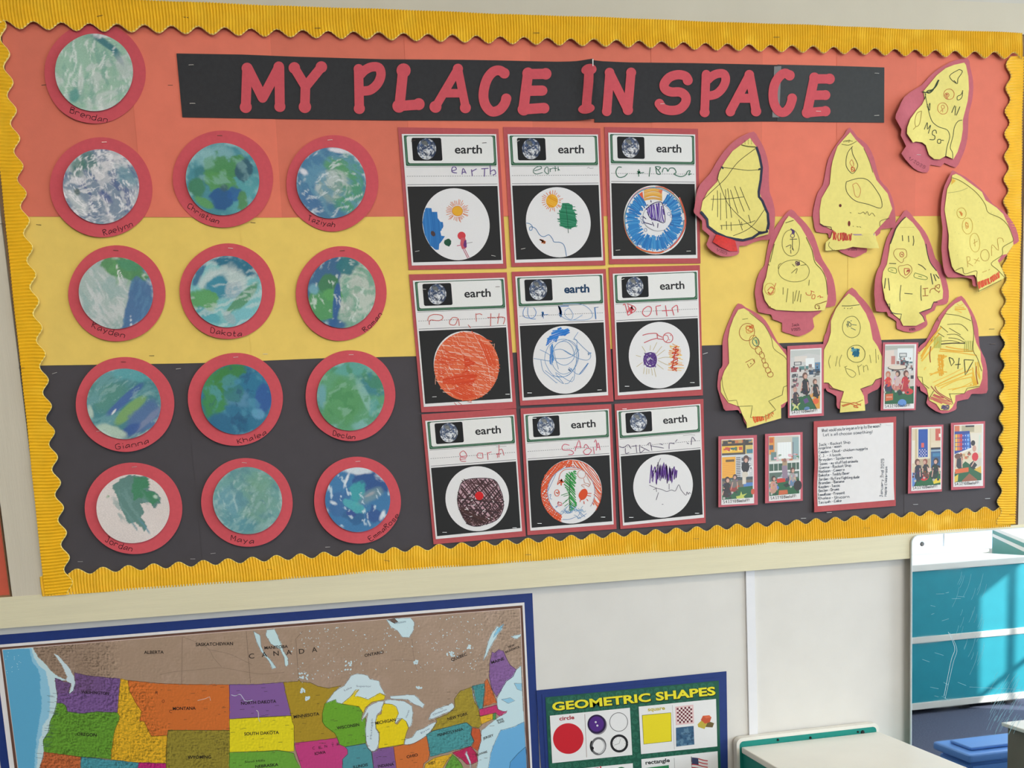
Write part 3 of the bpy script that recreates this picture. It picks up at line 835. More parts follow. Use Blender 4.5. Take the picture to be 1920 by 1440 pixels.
def banner():
    root = thing('title_banner', 'black paper title strip with red letters reading MY PLACE IN SPACE', 'banner', W(1000, 170))
    root.location.y = 0
    cv = Curl([(1109, 115, 26, .010), (1108, 170, 26, .011), (1110, 224, 26, .010), (1040, 170, 40, .001)])
    paper(root, 'banner_strip', [(331, 100.4), (455, 102.5), (555, 106.5), (720, 111.3), (866, 112.3), (928, 113.3), (1022, 115.6), (1043, 116), (1080, 115.5), (1110, 114.5),
                                 (1113, 226.5), (1040, 227), (900, 226.5), (720, 225.5), (520, 223), (342, 220)], DT, M_BLK, curl=cv, step=.012)
    paper(root, 'banner_strip', [(1111.5, 113), (1130, 115), (1180, 117.2), (1300, 118.5), (1380, 120.2), (1459, 122), (1459, 227.5), (1300, 229), (1200, 229.5), (1115, 229.5)], DT-.0002, M_BLK,
          curl=Curl([(1113, 170, 14, .003)]), step=.012)
    paper(root, 'banner_strip', [(1457.5, 121.2), (1560, 123.5), (1658, 126.6), (1657.5, 230), (1560, 229), (1457, 227.8)], DT+.0002, mat('faded_black_paper', (74, 76, 77), .85, .05, 120, .2, 700, spec=.15))
    paper(root, 'tape', [(1451.5, 124.5), (1465, 124), (1461, 220), (1448, 220)], DT+.0009, mat('clear_tape', (128, 130, 132), .3, .06, 60), t=.0001)
    paper(root, 'tape', [(1110.5, 110.5), (1112.6, 110.5), (1112.6, 124), (1111, 124)], DT+.011, mat('white_tape', (240, 236, 232), .5, .02), t=.0001)
    def letter(z, strokes, hw, bulbs, cvx=None, k=1.0):
        """one cut-out letter: fat rounded strokes united into one sheet outline"""
        ink = Ink(DT+.0012, cvx if cvx else None)
        for st in strokes:
            pts = T(z, st)
            if len(pts) > 3: pts = smooth_pts(pts, 5)
            ink.line(pts, 2*hw/z[2], (208, 76, 92), cap=True)
        for b in bulbs:
            x, y, r = b[:3]; ry = b[3] if len(b) > 3 else r
            p = T(z, '%s,%s' % (x, y))[0]; ink.disc(p[0], p[1], r/z[2], ry/z[2], (208, 76, 92), 20)
        # union silhouette by merging the overlapping pieces into one flat outline
        V = [Vector((v[0], v[2])) for v in ink.v]
        vv, ee, ff, _, _, of = delaunay_2d_cdt(V, [(f[i], f[(i+1) % len(f)]) for f in ink.f for i in range(len(f))], [], 0, 1e-6)
        cx_ = np.array([sum(vv[i][0] for i in f)/len(f) for f in ff]); cz_ = np.array([sum(vv[i][1] for i in f)/len(f) for f in ff])
        hit = np.zeros(len(ff), bool)
        for f in ink.f: hit |= inpoly(cx_, cz_, [(ink.v[i][0], ink.v[i][2]) for i in f])
        keep = [tuple(f) for f, o_ in zip(ff, hit) if o_]
        d = DT+.0011
        X = np.array([v[0] for v in vv]); Z = np.array([v[1] for v in vv]); h = (cvx(X, Z) if cvx else 0*X)
        front = [(X[i], -(d+.0006+h[i]), Z[i]) for i in range(len(X))]
        fs = []
        for f in keep:
            a, b, c = [Vector(front[i]) for i in f[:3]]
            fs.append(f if (b-a).cross(c-a).y <= 0 else tuple(reversed(f)))
        cnt = {}
        for f in fs:
            for i in range(len(f)): cnt[(f[i], f[(i+1) % len(f)])] = 1
        verts = list(front); idx = {}
        for (a, b) in [k for k in cnt if (k[1], k[0]) not in cnt]:
            for q in (a, b):
                if q not in idx: idx[q] = len(verts); verts.append((X[q], -(d+h[q]), Z[q]))
            fs.append((b, a, idx[a], idx[b]))
        return raw('letter', verts, fs, M_RED, root)
    letter(z1_, ['640,183 628,532', '648,185 780,450', '780,450 925,175', '930,172 935,525'], 44, [(640, 183, 50), (628, 532, 54), (935, 527, 50), (925, 170, 48)])
    letter(z1_, ['1065,180 1165,345', '1310,170 1165,350', '1165,340 1160,530'], 43, [(1065, 180, 52), (1308, 172, 52), (1160, 530, 56)])
    letter(z1_, ['1643,190 1650,545', '1660,240 1700,200 1760,172 1825,178 1845,240 1815,320 1750,378 1680,388'], 42, [(1643, 190, 45), (1650, 545, 50)])
    letter(z2_, ['172,155 140,470', '135,475 310,462'], 46, [(176, 155, 64), (135, 475, 60), (312, 458, 54)])
    letter(z2_, ['665,140 465,480', '665,140 735,490', '560,360 690,360'], 38, [(665, 140, 46), (463, 482, 54), (732, 490, 50)])
    letter(z2_, ['1082,180 1040,155 985,165 935,220 905,300 895,390 915,470 970,525 1040,508 1085,455 1100,408'], 44, [(1082, 180, 48), (1100, 408, 46)])
    letter(z2_, ['1295,190 1255,500', '1300,188 1455,185', '1280,338 1425,336', '1258,505 1440,492'], 46, [(1296, 180, 52), (1455, 185, 52), (1258, 505, 56), (1440, 494, 48)])
    letter(z2_, ['1838,165 1815,500'], 40, [(1838, 160, 66, 50), (1815, 510, 70, 46)], cv)
    letter(z3_, ['405,235 370,690', '405,240 622,680', '660,232 622,680'], 54, [(402, 232, 58), (368, 697, 58), (661, 232, 60), (622, 680, 62)])
    letter(z3_, ['1345,325 1310,275 1220,258 1120,290 1058,370 1075,435 1145,465 1250,467 1315,520 1310,600 1240,670 1140,687 1050,665 1002,610'], 56, [(1340, 325, 60), (1000, 605, 58)])
    letter(z3_, ['1560,255 1543,705', '1580,320 1630,275 1700,245 1775,250 1795,325 1755,420 1680,490 1600,510'], 52, [(1562, 252, 52), (1543, 708, 60)])
    letter(z4_, ['225,262 -6,698', '225,262 305,695', '95,540 255,540'], 54, [(222, 258, 58), (-4, 700, 58), (304, 696, 62)])
    letter(z4_, ['708,270 650,238 580,285 528,370 508,480 520,600 572,690 640,708 702,650 740,545'], 55, [(706, 265, 62), (736, 540, 58)])
    letter(z4_, ['1003,295 918,708', '1005,308 1185,308', '965,505 1135,502', '918,712 1135,695'], 56, [(1003, 292, 62), (1185, 308, 64), (1135, 502, 60), (918, 712, 66), (1135, 695, 62)])
    for (px, py, a, L) in ((354, 122, -.05, 9), (356, 194, 0, 10), (1640, 137.5, .05, 8), (1639, 217, -.05, 9), (1238, 195, -.05, 8), (1530, 208.5, .05, 9)):
        staple(root, px, py, DT+.0014, a, L)
banner()

# ================================================================== painted earths on red circles
def P_pale_green(P):
    P.mix(np.ones(P.X.shape), (160, 198, 176)); P.streak(2.2, 2.2, 6, (205, 215, 210), .48, .66, .75); P.streak(.9, 3, 8, (120, 172, 156), .5, .7, .6)
    P.blob(-.1, -.8, .5, .1, (52, 118, 130), .12, .3, .15); P.blob(.3, -.66, .35, .07, (60, 128, 138), .45, .4, .15); P.blob(.55, -.5, .4, .2, (200, 205, 205), .6, .5, .3, .6)
    P.blob(-.15, .78, .16, .2, (88, 156, 148), 0, .4, .2); P.blob(-.2, .35, .1, .45, (215, 220, 215), -.5, .6, .3, .6); P.streak(1.2, 3, 14, (232, 236, 232), .62, .72, .7); P.edge((236, 232, 236))
def P_grey_swirl(P):
    P.mix(np.ones(P.X.shape), (128, 146, 166)); P.streak(.75, 1.6, 6, (198, 200, 206), .44, .6, .85, .35); P.streak(.6, 2, 9, (78, 98, 146), .55, .68, .8, .4)
    P.blob(-.55, -.45, .35, .3, (80, 126, 122), .4, .6, .5, .8); P.blob(-.75, -.2, .2, .3, (70, 125, 110), 0, .6, .5, .7); P.streak(2.4, 2, 10, (226, 224, 226), .55, .65, .8, .4)
    P.blob(.5, -.55, .4, .25, (112, 156, 172), .5, .5, .4, .8); P.blob(.2, .2, .25, .12, (66, 88, 146), .3, .5, .4, .8); P.blob(-.4, .65, .4, .18, (205, 212, 210), .5, .6, .4, .7); P.blob(-.5, .4, .12, .1, (60, 86, 82), .5, .4, .4, .8)
    P.streak(.9, 4, 20, (240, 238, 240), .6, .68, .8, .3); P.edge((150, 190, 196), op=.5)
def P_green_lake(P):
    P.mix(np.ones(P.X.shape), (70, 142, 156)); P.blob(-.45, -.55, .6, .4, (126, 178, 184), -.5, .5, .3, .9); P.blob(.55, .25, .5, .7, (88, 166, 172), 0, .4, .3, .8)
    P.blob(-.35, -.05, .55, .32, (52, 122, 130), -.5, .25, .4); P.blob(0, -.3, .55, .42, (72, 142, 84), -.3, .15, .45, .95); P.blob(-.1, .12, .5, .3, (82, 150, 84), .2, .2, .5, .9)
    P.blob(.48, -.45, .26, .36, (44, 92, 112), 0, .15, .35, .95); P.blob(.12, .52, .36, .3, (26, 88, 146), 0, .2, .4, .95); P.blob(.45, .3, .2, .22, (34, 96, 160), 0, .25, .4, .9)
    P.blob(.1, .22, .14, .12, (60, 96, 108), 0, .5, .2, .8); P.blob(.7, .42, .16, .3, (80, 140, 82), -.3, .2, .4, .9); P.blob(-.6, .45, .25, .3, (58, 128, 90), .4, .2, .4, .9); P.blob(-.25, .78, .3, .12, (92, 160, 92), .2, .3, .4, .9)
    P.streak(.4, 2, 3, (150, 196, 196), .6, .75, .4); P.edge((160, 205, 208), op=.6)
def P_blue_green_swirl(P):
    P.mix(np.ones(P.X.shape), (74, 126, 162)); P.blob(.45, 0, .6, .9, (82, 156, 116), 0, .3, .35, .9); P.blob(.1, -.45, .55, .3, (92, 160, 108), .1, .4, .3, .85); P.blob(.05, .1, .42, .5, (140, 166, 162), 0, .4, .3, .85)
    P.swirl(.05, .1, 3, (196, 206, 204), .45, .62, .7, .6); P.streak(.5, 2, 8, (100, 152, 176), .5, .65, .7); P.blob(-.85, -.15, .18, .1, (232, 230, 236), .3, .5, .4); P.blob(0, -.93, .35, .08, (236, 232, 238), 0, .4, .3)
    P.blob(-.5, .7, .5, .3, (68, 112, 158), .5, .4, .3, .8); P.streak(2.5, 3, 14, (216, 224, 226), .62, .72, .7); P.edge((236, 234, 238), op=.7)
def P_three_zones(P):
    P.mix(np.ones(P.X.shape), (172, 190, 186)); P.streak(.8, 2, 8, (206, 210, 210), .46, .62, .8); P.streak(.8, 3, 6, (150, 180, 178), .55, .7, .7)
    m = sst(.30, .36, P.X-.12*P.Y+(fbm(P.X*5, P.Y*5, 71)-.5)*.1); P.mix(m*.95, (64, 110, 158)); P.mix(m*sst(.5, .65, fbm(P.X*9, P.Y*2.5, 72))*.6, (90, 138, 176))
    P.blob(-.05, -.72, .62, .32, (84, 146, 92), .05, .12, .35, .95); P.blob(.1, -.85, .4, .15, (76, 150, 116), 0, .4, .3, .7); P.streak(1.2, 3, 9, (110, 170, 110), .6, .7, .4, .2, (-.05, -.7, .6))
    P.blob(-.12, -.55, .3, .018, (238, 240, 238), 1.1, .5, .05); P.blob(-.02, -.52, .25, .015, (238, 240, 238), .9, .5, .05); P.blob(.62, .65, .22, .016, (226, 232, 236), 1.2, .5, .05); P.edge((226, 230, 228), op=.7)
def P_ring_arc(P):
    P.mix(np.ones(P.X.shape), (124, 190, 194)); P.blob(.1, -.8, .75, .26, (20, 106, 136), .15, .2, .2, .95); P.blob(-.85, -.3, .12, .4, (40, 100, 140), .2, .3, .3, .9); P.blob(-.1, -.25, .78, .5, (188, 204, 202), -.35, .25, .25, .9)
    P.blob(-.25, -.1, .36, .42, (32, 134, 160), .35, .25, .3, .95); P.blob(.18, -.1, .28, .26, (176, 192, 198), -.5, .3, .25, .9); P.swirl(.12, -.08, 4, (120, 168, 186), .5, .6, .6, .35)
    P.blob(-.55, .38, .4, .38, (88, 158, 92), -.5, .2, .35, .95); P.blob(.5, .1, .16, .68, (86, 148, 110), .55, .18, .15, .95); P.blob(.55, .6, .42, .25, (122, 190, 200), -.6, .3, .3, .9); P.blob(.25, .72, .28, .14, (150, 180, 186), .7, .3, .3, .9)
    P.blob(-.3, .78, .4, .18, (84, 166, 180), .3, .3, .3, .9); P.streak(2.6, 2, 9, (206, 218, 216), .56, .66, .5); P.edge((196, 214, 214), op=.5)
def P_half_pale(P):
    P.mix(np.ones(P.X.shape), (128, 172, 152)); P.swirl(.5, -.1, 2.4, (196, 204, 194), .42, .6, .85, .9); P.blob(.4, -.2, .25, .5, (196, 200, 192), .2, .5, .3, .7); P.blob(.15, .45, .25, .4, (180, 190, 184), .2, .6, .3, .7); P.streak(.4, 6, 6, (98, 160, 132), .52, .66, .6)
    m = 1-sst(-.12, -.02, P.X+(fbm(P.X*3, P.Y*3, 91)-.5)*.25); P.mix(m, (58, 104, 142)); P.blob(-.4, -.2, .34, .34, (64, 126, 84), 0, .15, .25, .95); P.blob(-.55, .5, .55, .5, (82, 152, 92), 0, .15, .3, .95); P.blob(-.25, .1, .3, .2, (88, 160, 92), 0, .2, .3, .9)
    P.blob(.05, -.78, .38, .28, (40, 116, 126), 0, .2, .35, .95); P.blob(-.12, .3, .12, .6, (44, 92, 152), 0, .2, .2, .95); P.blob(-.1, .9, .4, .16, (40, 92, 148), 0, .3, .3, .9); P.blob(-.85, 0, .15, .15, (120, 174, 190), 0, .4, .3, .8)
    P.streak(1.4, 4, 10, (214, 224, 218), .64, .74, .7); P.edge((190, 214, 206), op=.6)
def P_diagonals(P):
    P.mix(np.ones(P.X.shape), (76, 138, 146)); P.blob(-.5, -.2, .55, .6, (88, 146, 132), 0, .5, .3, .8); P.streak(2.3, 1.5, 7, (112, 164, 172), .5, .65, .7); P.blob(0, -.85, .6, .2, (96, 172, 180), 0, .4, .3, .8)
    P.blob(.0, -.12, .13, .75, (70, 104, 168), .62, .3, .12, .9); P.blob(.22, .12, .18, .62, (126, 170, 106), .6, .25, .12, .95); P.blob(.62, .3, .36, .7, (84, 114, 164), .55, .3, .2, .9); P.blob(.7, .35, .1, .6, (128, 140, 172), .6, .4, .2, .8); P.blob(.3, .72, .16, .4, (60, 96, 160), .7, .3, .2, .9)
    P.blob(-.15, .85, .45, .18, (190, 212, 194), .1, .4, .3, .9); P.blob(-.22, .28, .03, .12, (240, 242, 240), .4, .4, .1); P.blob(-.85, .4, .1, .25, (196, 214, 198), -.4, .4, .3, .8); P.streak(2.25, 3, 14, (150, 186, 186), .6, .7, .5); P.edge((210, 224, 214), op=.7)
def P_deep_blue(P):
    P.mix(np.ones(P.X.shape), (44, 116, 150)); P.blob(-.6, -.1, .45, .75, (60, 138, 76), .1, .25, .35, .95); P.blob(-.2, -.6, .5, .35, (58, 132, 70), -.2, .2, .4, .95); P.blob(.35, -.45, .45, .35, (40, 120, 156), .2, .2, .4, .9); P.blob(.1, .0, .4, .3, (96, 150, 182), 0, .5, .4, .7)
    P.blob(.75, -.1, .25, .5, (44, 92, 158), 0, .25, .3, .95); P.blob(-.1, .7, .6, .3, (36, 104, 140), .1, .25, .3, .95); P.blob(.66, .35, .2, .16, (104, 164, 200), .3, .3, .3, .8); P.blob(-.1, -.15, .35, .25, (52, 124, 128), .4, .2, .4, .8); P.streak(.8, 2, 3, (84, 158, 186), .58, .7, .5)
    P.streak(1.9, 3, 6, (30, 78, 120), .62, .72, .5); P.edge((120, 180, 190), op=.4)
def P_meadow(P):
    P.mix(np.ones(P.X.shape), (92, 158, 118)); P.blob(-.2, .2, .65, .75, (84, 152, 96), .2, .4, .3, .9); P.blob(.6, -.45, .5, .5, (58, 130, 146), .5, .4, .3, .9); P.blob(-.1, -.8, .7, .25, (92, 166, 158), -.1, .4, .3, .9); P.blob(.45, .0, .14, .7, (140, 190, 180), -.55, .4, .15, .8)
    P.blob(-.85, .15, .16, .5, (110, 168, 182), 0, .5, .3, .8); P.blob(.75, .35, .2, .4, (88, 162, 160), 0, .4, .3, .8); P.blob(.4, .8, .4, .15, (130, 186, 184), -.4, .4, .3, .8); P.streak(.8, 3, 4, (66, 138, 84), .54, .68, .6); P.streak(2.5, 3, 6, (140, 186, 164), .58, .7, .5); P.edge((150, 196, 200), op=.5)
def P_mostly_white(P):
    P.mix(np.ones(P.X.shape), (228, 218, 214)); g = (72, 140, 104); h = (86, 134, 128)
    def pl(s, c, op=.95):
        poly = [tuple(float(q) for q in a.split(',')) for a in s.split()]
        wx = P.X+(fbm(P.X*6, P.Y*6, 11)-.5)*.16; wy = P.Y+(fbm(P.X*6+4, P.Y*6, 12)-.5)*.16
        P.mix(inpoly(wx, wy, poly)*op, c)
    pl('-.2,-.98 .3,-.98 .38,-.7 .32,-.6 .6,-.5 .72,-.38 .68,-.2 .55,-.08 .45,-.25 .2,-.18 .3,.1 .2,.22 .45,.5 .38,.62 .1,.35 -.05,.45 -.3,.1 -.48,-.3 -.62,-.6 -.45,-.8', h)
    pl('-.1,-.95 .3,-.95 .36,-.72 .2,-.6 .6,-.48 .66,-.25 .5,-.2 .3,-.32 .0,-.3 -.1,-.6', g); P.blob(.58, -.42, .07, .06, (200, 222, 206), 0, .5, .2); P.streak(.9, 3, 10, (120, 158, 156), .52, .64, .6, .1, (-.1, -.1, .62))
    P.blob(.42, .52, .36, .025, (96, 150, 170), .82, .4, .05, .9); P.blob(.1, .5, .2, .03, (100, 150, 160), .9, .4, .05, .8); P.blob(-.72, -.28, .05, .03, (120, 160, 120), 0, .4, .2)
def P_grey_teal(P):
    P.mix(np.ones(P.X.shape), (112, 164, 162)); P.blob(.3, .1, .6, .7, (116, 162, 146), 0, .5, .4, .8); P.blob(-.5, .1, .5, .5, (104, 156, 172), 0, .5, .4, .8); P.blob(-.1, .75, .6, .3, (86, 148, 166), 0, .5, .3, .7); P.streak(2.2, 3, 9, (150, 188, 186), .48, .66, .6); P.streak(.6, 3, 8, (88, 140, 150), .54, .7, .55)
    P.blob(.25, -.6, .5, .3, (120, 168, 140), .2, .6, .3, .6); P.streak(1.4, 5, 12, (180, 206, 204), .62, .74, .5); P.edge((196, 214, 212), op=.6)
def P_ocean(P):
    P.mix(np.ones(P.X.shape), (60, 122, 172)); P.blob(.45, -.55, .5, .35, (44, 82, 142), .3, .15, .5, .9); P.blob(-.45, .1, .35, .5, (56, 106, 160), .2, .2, .5, .9); P.blob(-.1, .5, .35, .35, (44, 98, 146), 0, .2, .5, .9); P.blob(.55, .45, .3, .25, (46, 84, 146), .2, .15, .5, .9); P.blob(-.2, .42, .16, .12, (54, 82, 150), .2, .12, .4, .9)
    P.blob(0, -.25, .28, .4, (62, 164, 170), .3, .2, .4, .9); P.blob(-.05, .22, .42, .14, (78, 176, 182), .4, .3, .5, .8); P.blob(.4, -.1, .45, .2, (116, 150, 162), -.5, .5, .3, .85); P.blob(.35, -.15, .2, .06, (186, 178, 180), -.5, .6, .3, .6)
    P.blob(-.05, -.9, .6, .12, (220, 230, 236), .05, .4, .4, .9); P.blob(-.35, -.6, .06, .3, (228, 234, 240), .35, .4, .3, .9); P.streak(1.1, 4, 8, (206, 224, 234), .66, .74, .8); P.blob(.75, .5, .08, .2, (228, 234, 240), .4, .5, .3, .8); P.blob(-.75, .1, .14, .06, (226, 234, 238), .3, .5, .4, .8); P.edge((226, 234, 240), op=.6)
EARTHS = [
 # red circle, painting, rotation, paint, name, baseline, label
 ((178.5, 138, 94, 95), (177.5, 137.2, 72.5, 72.8), .5, P_pale_green, 'Brendan', (133, 211), (200, 228), 11, -2, 'pale mint painted earth on red circle, the topmost, tucked under the border'),
 ((190.3, 352, 95.5, 94), (190.5, 350.5, 70.5, 70.5), .4, P_grey_swirl, 'Raelynn', (196, 440), (248, 423), 11, -1, 'grey-blue swirled painted earth on red circle at the left end of the second row'),
 ((418.5, 336, 94.5, 91), (418, 337, 69, 68), .3, P_green_lake, 'Christian', (353, 388), (409, 418), 10, -3, 'green and deep blue painted earth on red circle, upper middle under the banner'),
 ((623.5, 344, 86.5, 90), (621.3, 344, 65.2, 67), .2, P_blue_green_swirl, 'Taziyah', (578, 411), (627, 424), 10, -2, 'blue painted earth with a grey swirled middle on red circle, second row right'),
 ((219.7, 550.7, 90.5, 90.6), (218.7, 550.2, 69.4, 67.3), .3, P_three_zones, 'Kayden', (174, 612), (233, 632), 11, -2, 'grey painted earth with green cap and blue right side on red circle'),
 ((427, 546.7, 89, 90.5), (424.8, 547.5, 66.7, 67.5), .2, P_ring_arc, 'Dakota', (396, 622), (452, 629), 10, -2, 'light teal painted earth with dark top band and green arcs on red circle'),
 ((639.8, 550.4, 84.7, 89.2), (640.7, 549, 63.7, 66.5), .1, P_half_pale, 'Roman', (684, 621), (714, 589), 9, -2, 'painted earth half green and navy, half pale mottled, on red circle'),
 ((234.8, 758.2, 92.3, 88.8), (233.3, 757.3, 69.2, 66.2), .2, P_diagonals, 'Gianna', (219, 840), (278, 829), 10, -2, 'teal painted earth with blue and lime diagonal stripes on red circle'),
 ((441.5, 748.7, 89, 87.5), (443.3, 749, 65.5, 66), .1, P_deep_blue, 'Khalea', (447, 830), (498, 812), 9, -2, 'deep blue painted earth with green upper left on red circle'),
 ((657.3, 741.7, 84.2, 85.5), (657.3, 743.5, 63.2, 64.5), .1, P_meadow, 'Declan', (625, 814), (665, 822), 9, -1, 'mostly green painted earth with blue upper right on red circle'),
 ((251, 953, 91, 86.2), (250, 954, 68, 64.5), .1, P_mostly_white, 'Jordan', (199, 1013), (247, 1032), 11, -2, 'mostly white earth with a few green brush strokes on red circle'),
 ((463.5, 941.8, 85.5, 83.5), (464.5, 938.8, 64.5, 62.8), .1, P_grey_teal, 'Maya', (434, 1011), (475, 1017), 10, -1, 'even grey-teal painted earth on red circle, bottom row middle'),
 ((670.2, 938, 81.7, 81.5), (670.7, 937, 60.7, 60.5), 0, P_ocean, 'EmmaRose', (695, 1012), (746, 967), 9, -3, 'bright blue painted earth with white flecks on red circle, bottom row right'),
]
for i, (c, p, rot, fn, nm, a, b, h, bend, lab) in enumerate(EARTHS):
    root = thing('painted_earth', lab, 'artwork', W(c[0], c[1]+c[3]), 'painted earths on red circles'); root.location.y = 0
    rd = random.Random(i*7+1)
    d0 = DB+.0022 if i else DB+.0021
    cvb = Curl([(c[0]+c[2]*rd.uniform(-.6, .6), c[1]+c[3]*.95, 60, .003), (c[0]-c[2]*.9, c[1], 45, .0018)], .0006, i)
    paper(root, 'red_circle', ell(*c, 72, rot, .012, i+3), d0, M_RED, curl=cvb, step=.012)
    cvp0 = Curl([(p[0]-p[2]*.8, p[1]+p[3]*.6, 40, .0030), (p[0]+p[2]*.5, p[1]+p[3]*.85, 40, .0020), (p[0]-p[2]*.9, p[1]-p[3]*.2, 30, .0020)], .0008, i+40)
    both = (lambda A_, B_: (lambda x, z: A_(x, z)+B_(x, z)))(cvb, cvp0)
    disc_surface(root, 'painting', *p, d0+.0016, fn, both, rot, .010, i+20)
    def outw(q):
        v = Vector((q[0]-c[0], q[1]-c[1])); v.normalize(); return (q[0]+v.x*2.2, q[1]+v.y*2.2)
    a, b = outw(a), outw(b)
    ink = Ink(d0+.0005, cvb); ink.hand(nm, a, b, h, (46, 22, 28), 1.15, bend, .04, i); ink.build(root, 'written_name')
    if i: staple(root, c[0]-5+rd.uniform(-6, 6), c[1]-c[3]+9, d0+.002, rd.uniform(-.1, .1), 9, dark=rd.random() < .5)
    if i in (7, 10): staple(root, c[0]-54, c[1]+c[3]*.57, d0+.002, -.1, 9)

# ================================================================== earth worksheets
def Q(quad, u, v):
    a, b, c, d = quad
    return ((a[0]*(1-u)+b[0]*u)*(1-v)+(d[0]*(1-u)+c[0]*u)*v, (a[1]*(1-u)+b[1]*u)*(1-v)+(d[1]*(1-u)+c[1]*u)*v)
def rrect(quad, u0, v0, u1, v1, r):
    o = []
    for (cu, cv_, a0) in ((u1-r, v0+r*.72, -90), (u1-r, v1-r*.72, 0), (u0+r, v1-r*.72, 90), (u0+r, v0+r*.72, 180)):
        for k in range(5):
            a = math.radians(a0+k*22.5); o.append(Q(quad, cu+r*math.cos(a), cv_+r*.72*math.sin(a)))
    return o
def P_globe(P):
    P.mix(np.ones(P.X.shape), (44, 62, 92)); P.streak(.3, 3, 3, (70, 96, 140), .5, .65, .8, .4); P.blob(-.2, -.5, .5, .3, (120, 120, 110), .2, .3, .5, .7); P.streak(.5, 4, 6, (225, 228, 232), .54, .62, .95, .6); P.blob(.05, .3, .3, .12, (240, 240, 242), .3, .4, .5); P.blob(.1, .85, .5, .22, (226, 228, 230), 0, .4, .3); P.streak(2.2, 5, 8, (34, 44, 66), .6, .68, .7, .5)
def worksheet(outer, page, label, draw, z, i, stap, word=(38, 38, 42)):
    base = Q(outer, .5, 1)
    root = thing('earth_worksheet', label, 'worksheet', W(*base), 'earth worksheets in the middle of the board'); root.location.y = 0
    d0 = DB+.0022
    rd = random.Random(i)
    paper(root, 'backing', outer, d0, M_ROSE)
    dp = d0+.0009
    pg = paper(root, 'page', page, dp, M_PAGE)
    d1 = dp+.0005
    k = Ink(d1)
    k.poly(rrect(page, .020, .010, .988, .242, .012), (46, 92, 66)); hf = k.build(root, 'header_frame')
    k = Ink(d1+.0001); k.line(rrect(page, .034, .020, .974, .231, .014), .5, (150, 190, 165), closed=True); k.poly(rrect(page, .047, .016, .963, .222, .022), (236, 236, 234)); k.build(hf, 'header_label')
    k = Ink(d1+.0002); k.poly(rrect(page, .10, .028, .414, .203, .018), (26, 27, 30)); ph = k.build(root, 'earth_photo')
    c = Q(page, .253, .113); ex = Q(page, .253+.101, .113); ey = Q(page, .253, .113+.082)
    disc_surface(ph, 'globe', c[0], c[1], abs(ex[0]-c[0]), abs(ey[1]-c[1]), d1+.0002, P_globe, None, 0, 0, 5, 16, 40, PRINT, t=.0001)
    k = Ink(d1+.0002); k.type('earth', Q(page, .549, .147), Q(page, .838, .147), abs(Q(page, .6, .147)[1]-Q(page, .6, .080)[1]), word, .018 if word[0] < 40 and word[2] < 60 else .03); k.build(root, 'printed_word')
    k = Ink(d1)
    k.line([Q(page, .02, .2495), Q(page, .985, .2475)], .7, (60, 75, 68)); k.line([Q(page, .018, .3845), Q(page, .985, .384)], .8, (60, 62, 70))
    for j in range(38): k.line([Q(page, .022+j*.0255, .321), Q(page, .022+j*.0255+.015, .321)], .75, (92, 92, 96))
    k.build(root, 'writing_lines')
    k = Ink(d1+.0001); k.poly([Q(page, .0185, .399), Q(page, .985, .399), Q(page, .985, .972), Q(page, .0185, .976)], (40, 40, 41)); bp = k.build(root, 'black_panel')
    k = Ink(d1+.0002); k.poly([Q(page, .514+.364*math.cos(a), .690+.276*math.sin(a)) for a in np.linspace(0, 6.2832, 60, endpoint=False)], (234, 233, 234)); k.build(bp, 'white_circle')
    w_ = Ink(d1+.0004); dr = Ink(d1+.0004)
    draw(w_, dr, lambda s: T(z, s), z[2])
    w_.build(root, 'handwriting'); dr.build(root, 'drawing')
    for s in stap:
        p = T(z, '%s,%s' % s[:2])[0]; staple(root, p[0]-4, p[1], d1+.0004, s[2], 8, dark=len(s) > 3)
def scr(k, pts, w, c): k.line(pts, w, c, sm=True)
BLU, ORG, PUR, GRN = (45, 120, 190), (226, 84, 38), (88, 52, 130), (28, 122, 82)
def sun_rays(k, t, s, cx, cy, r0, r1, n, w, c, seed):
    rd = random.Random(seed)
    for j in range(n):
        a = 6.283*j/n+rd.uniform(-.08, .08); r = r1*rd.uniform(.85, 1.1); p = t('%f,%f %f,%f' % (cx+r0*math.cos(a), cy+r0*math.sin(a), cx+r*math.cos(a+rd.uniform(-.08, .08)), cy+r*math.sin(a))); k.line(p, w, c)
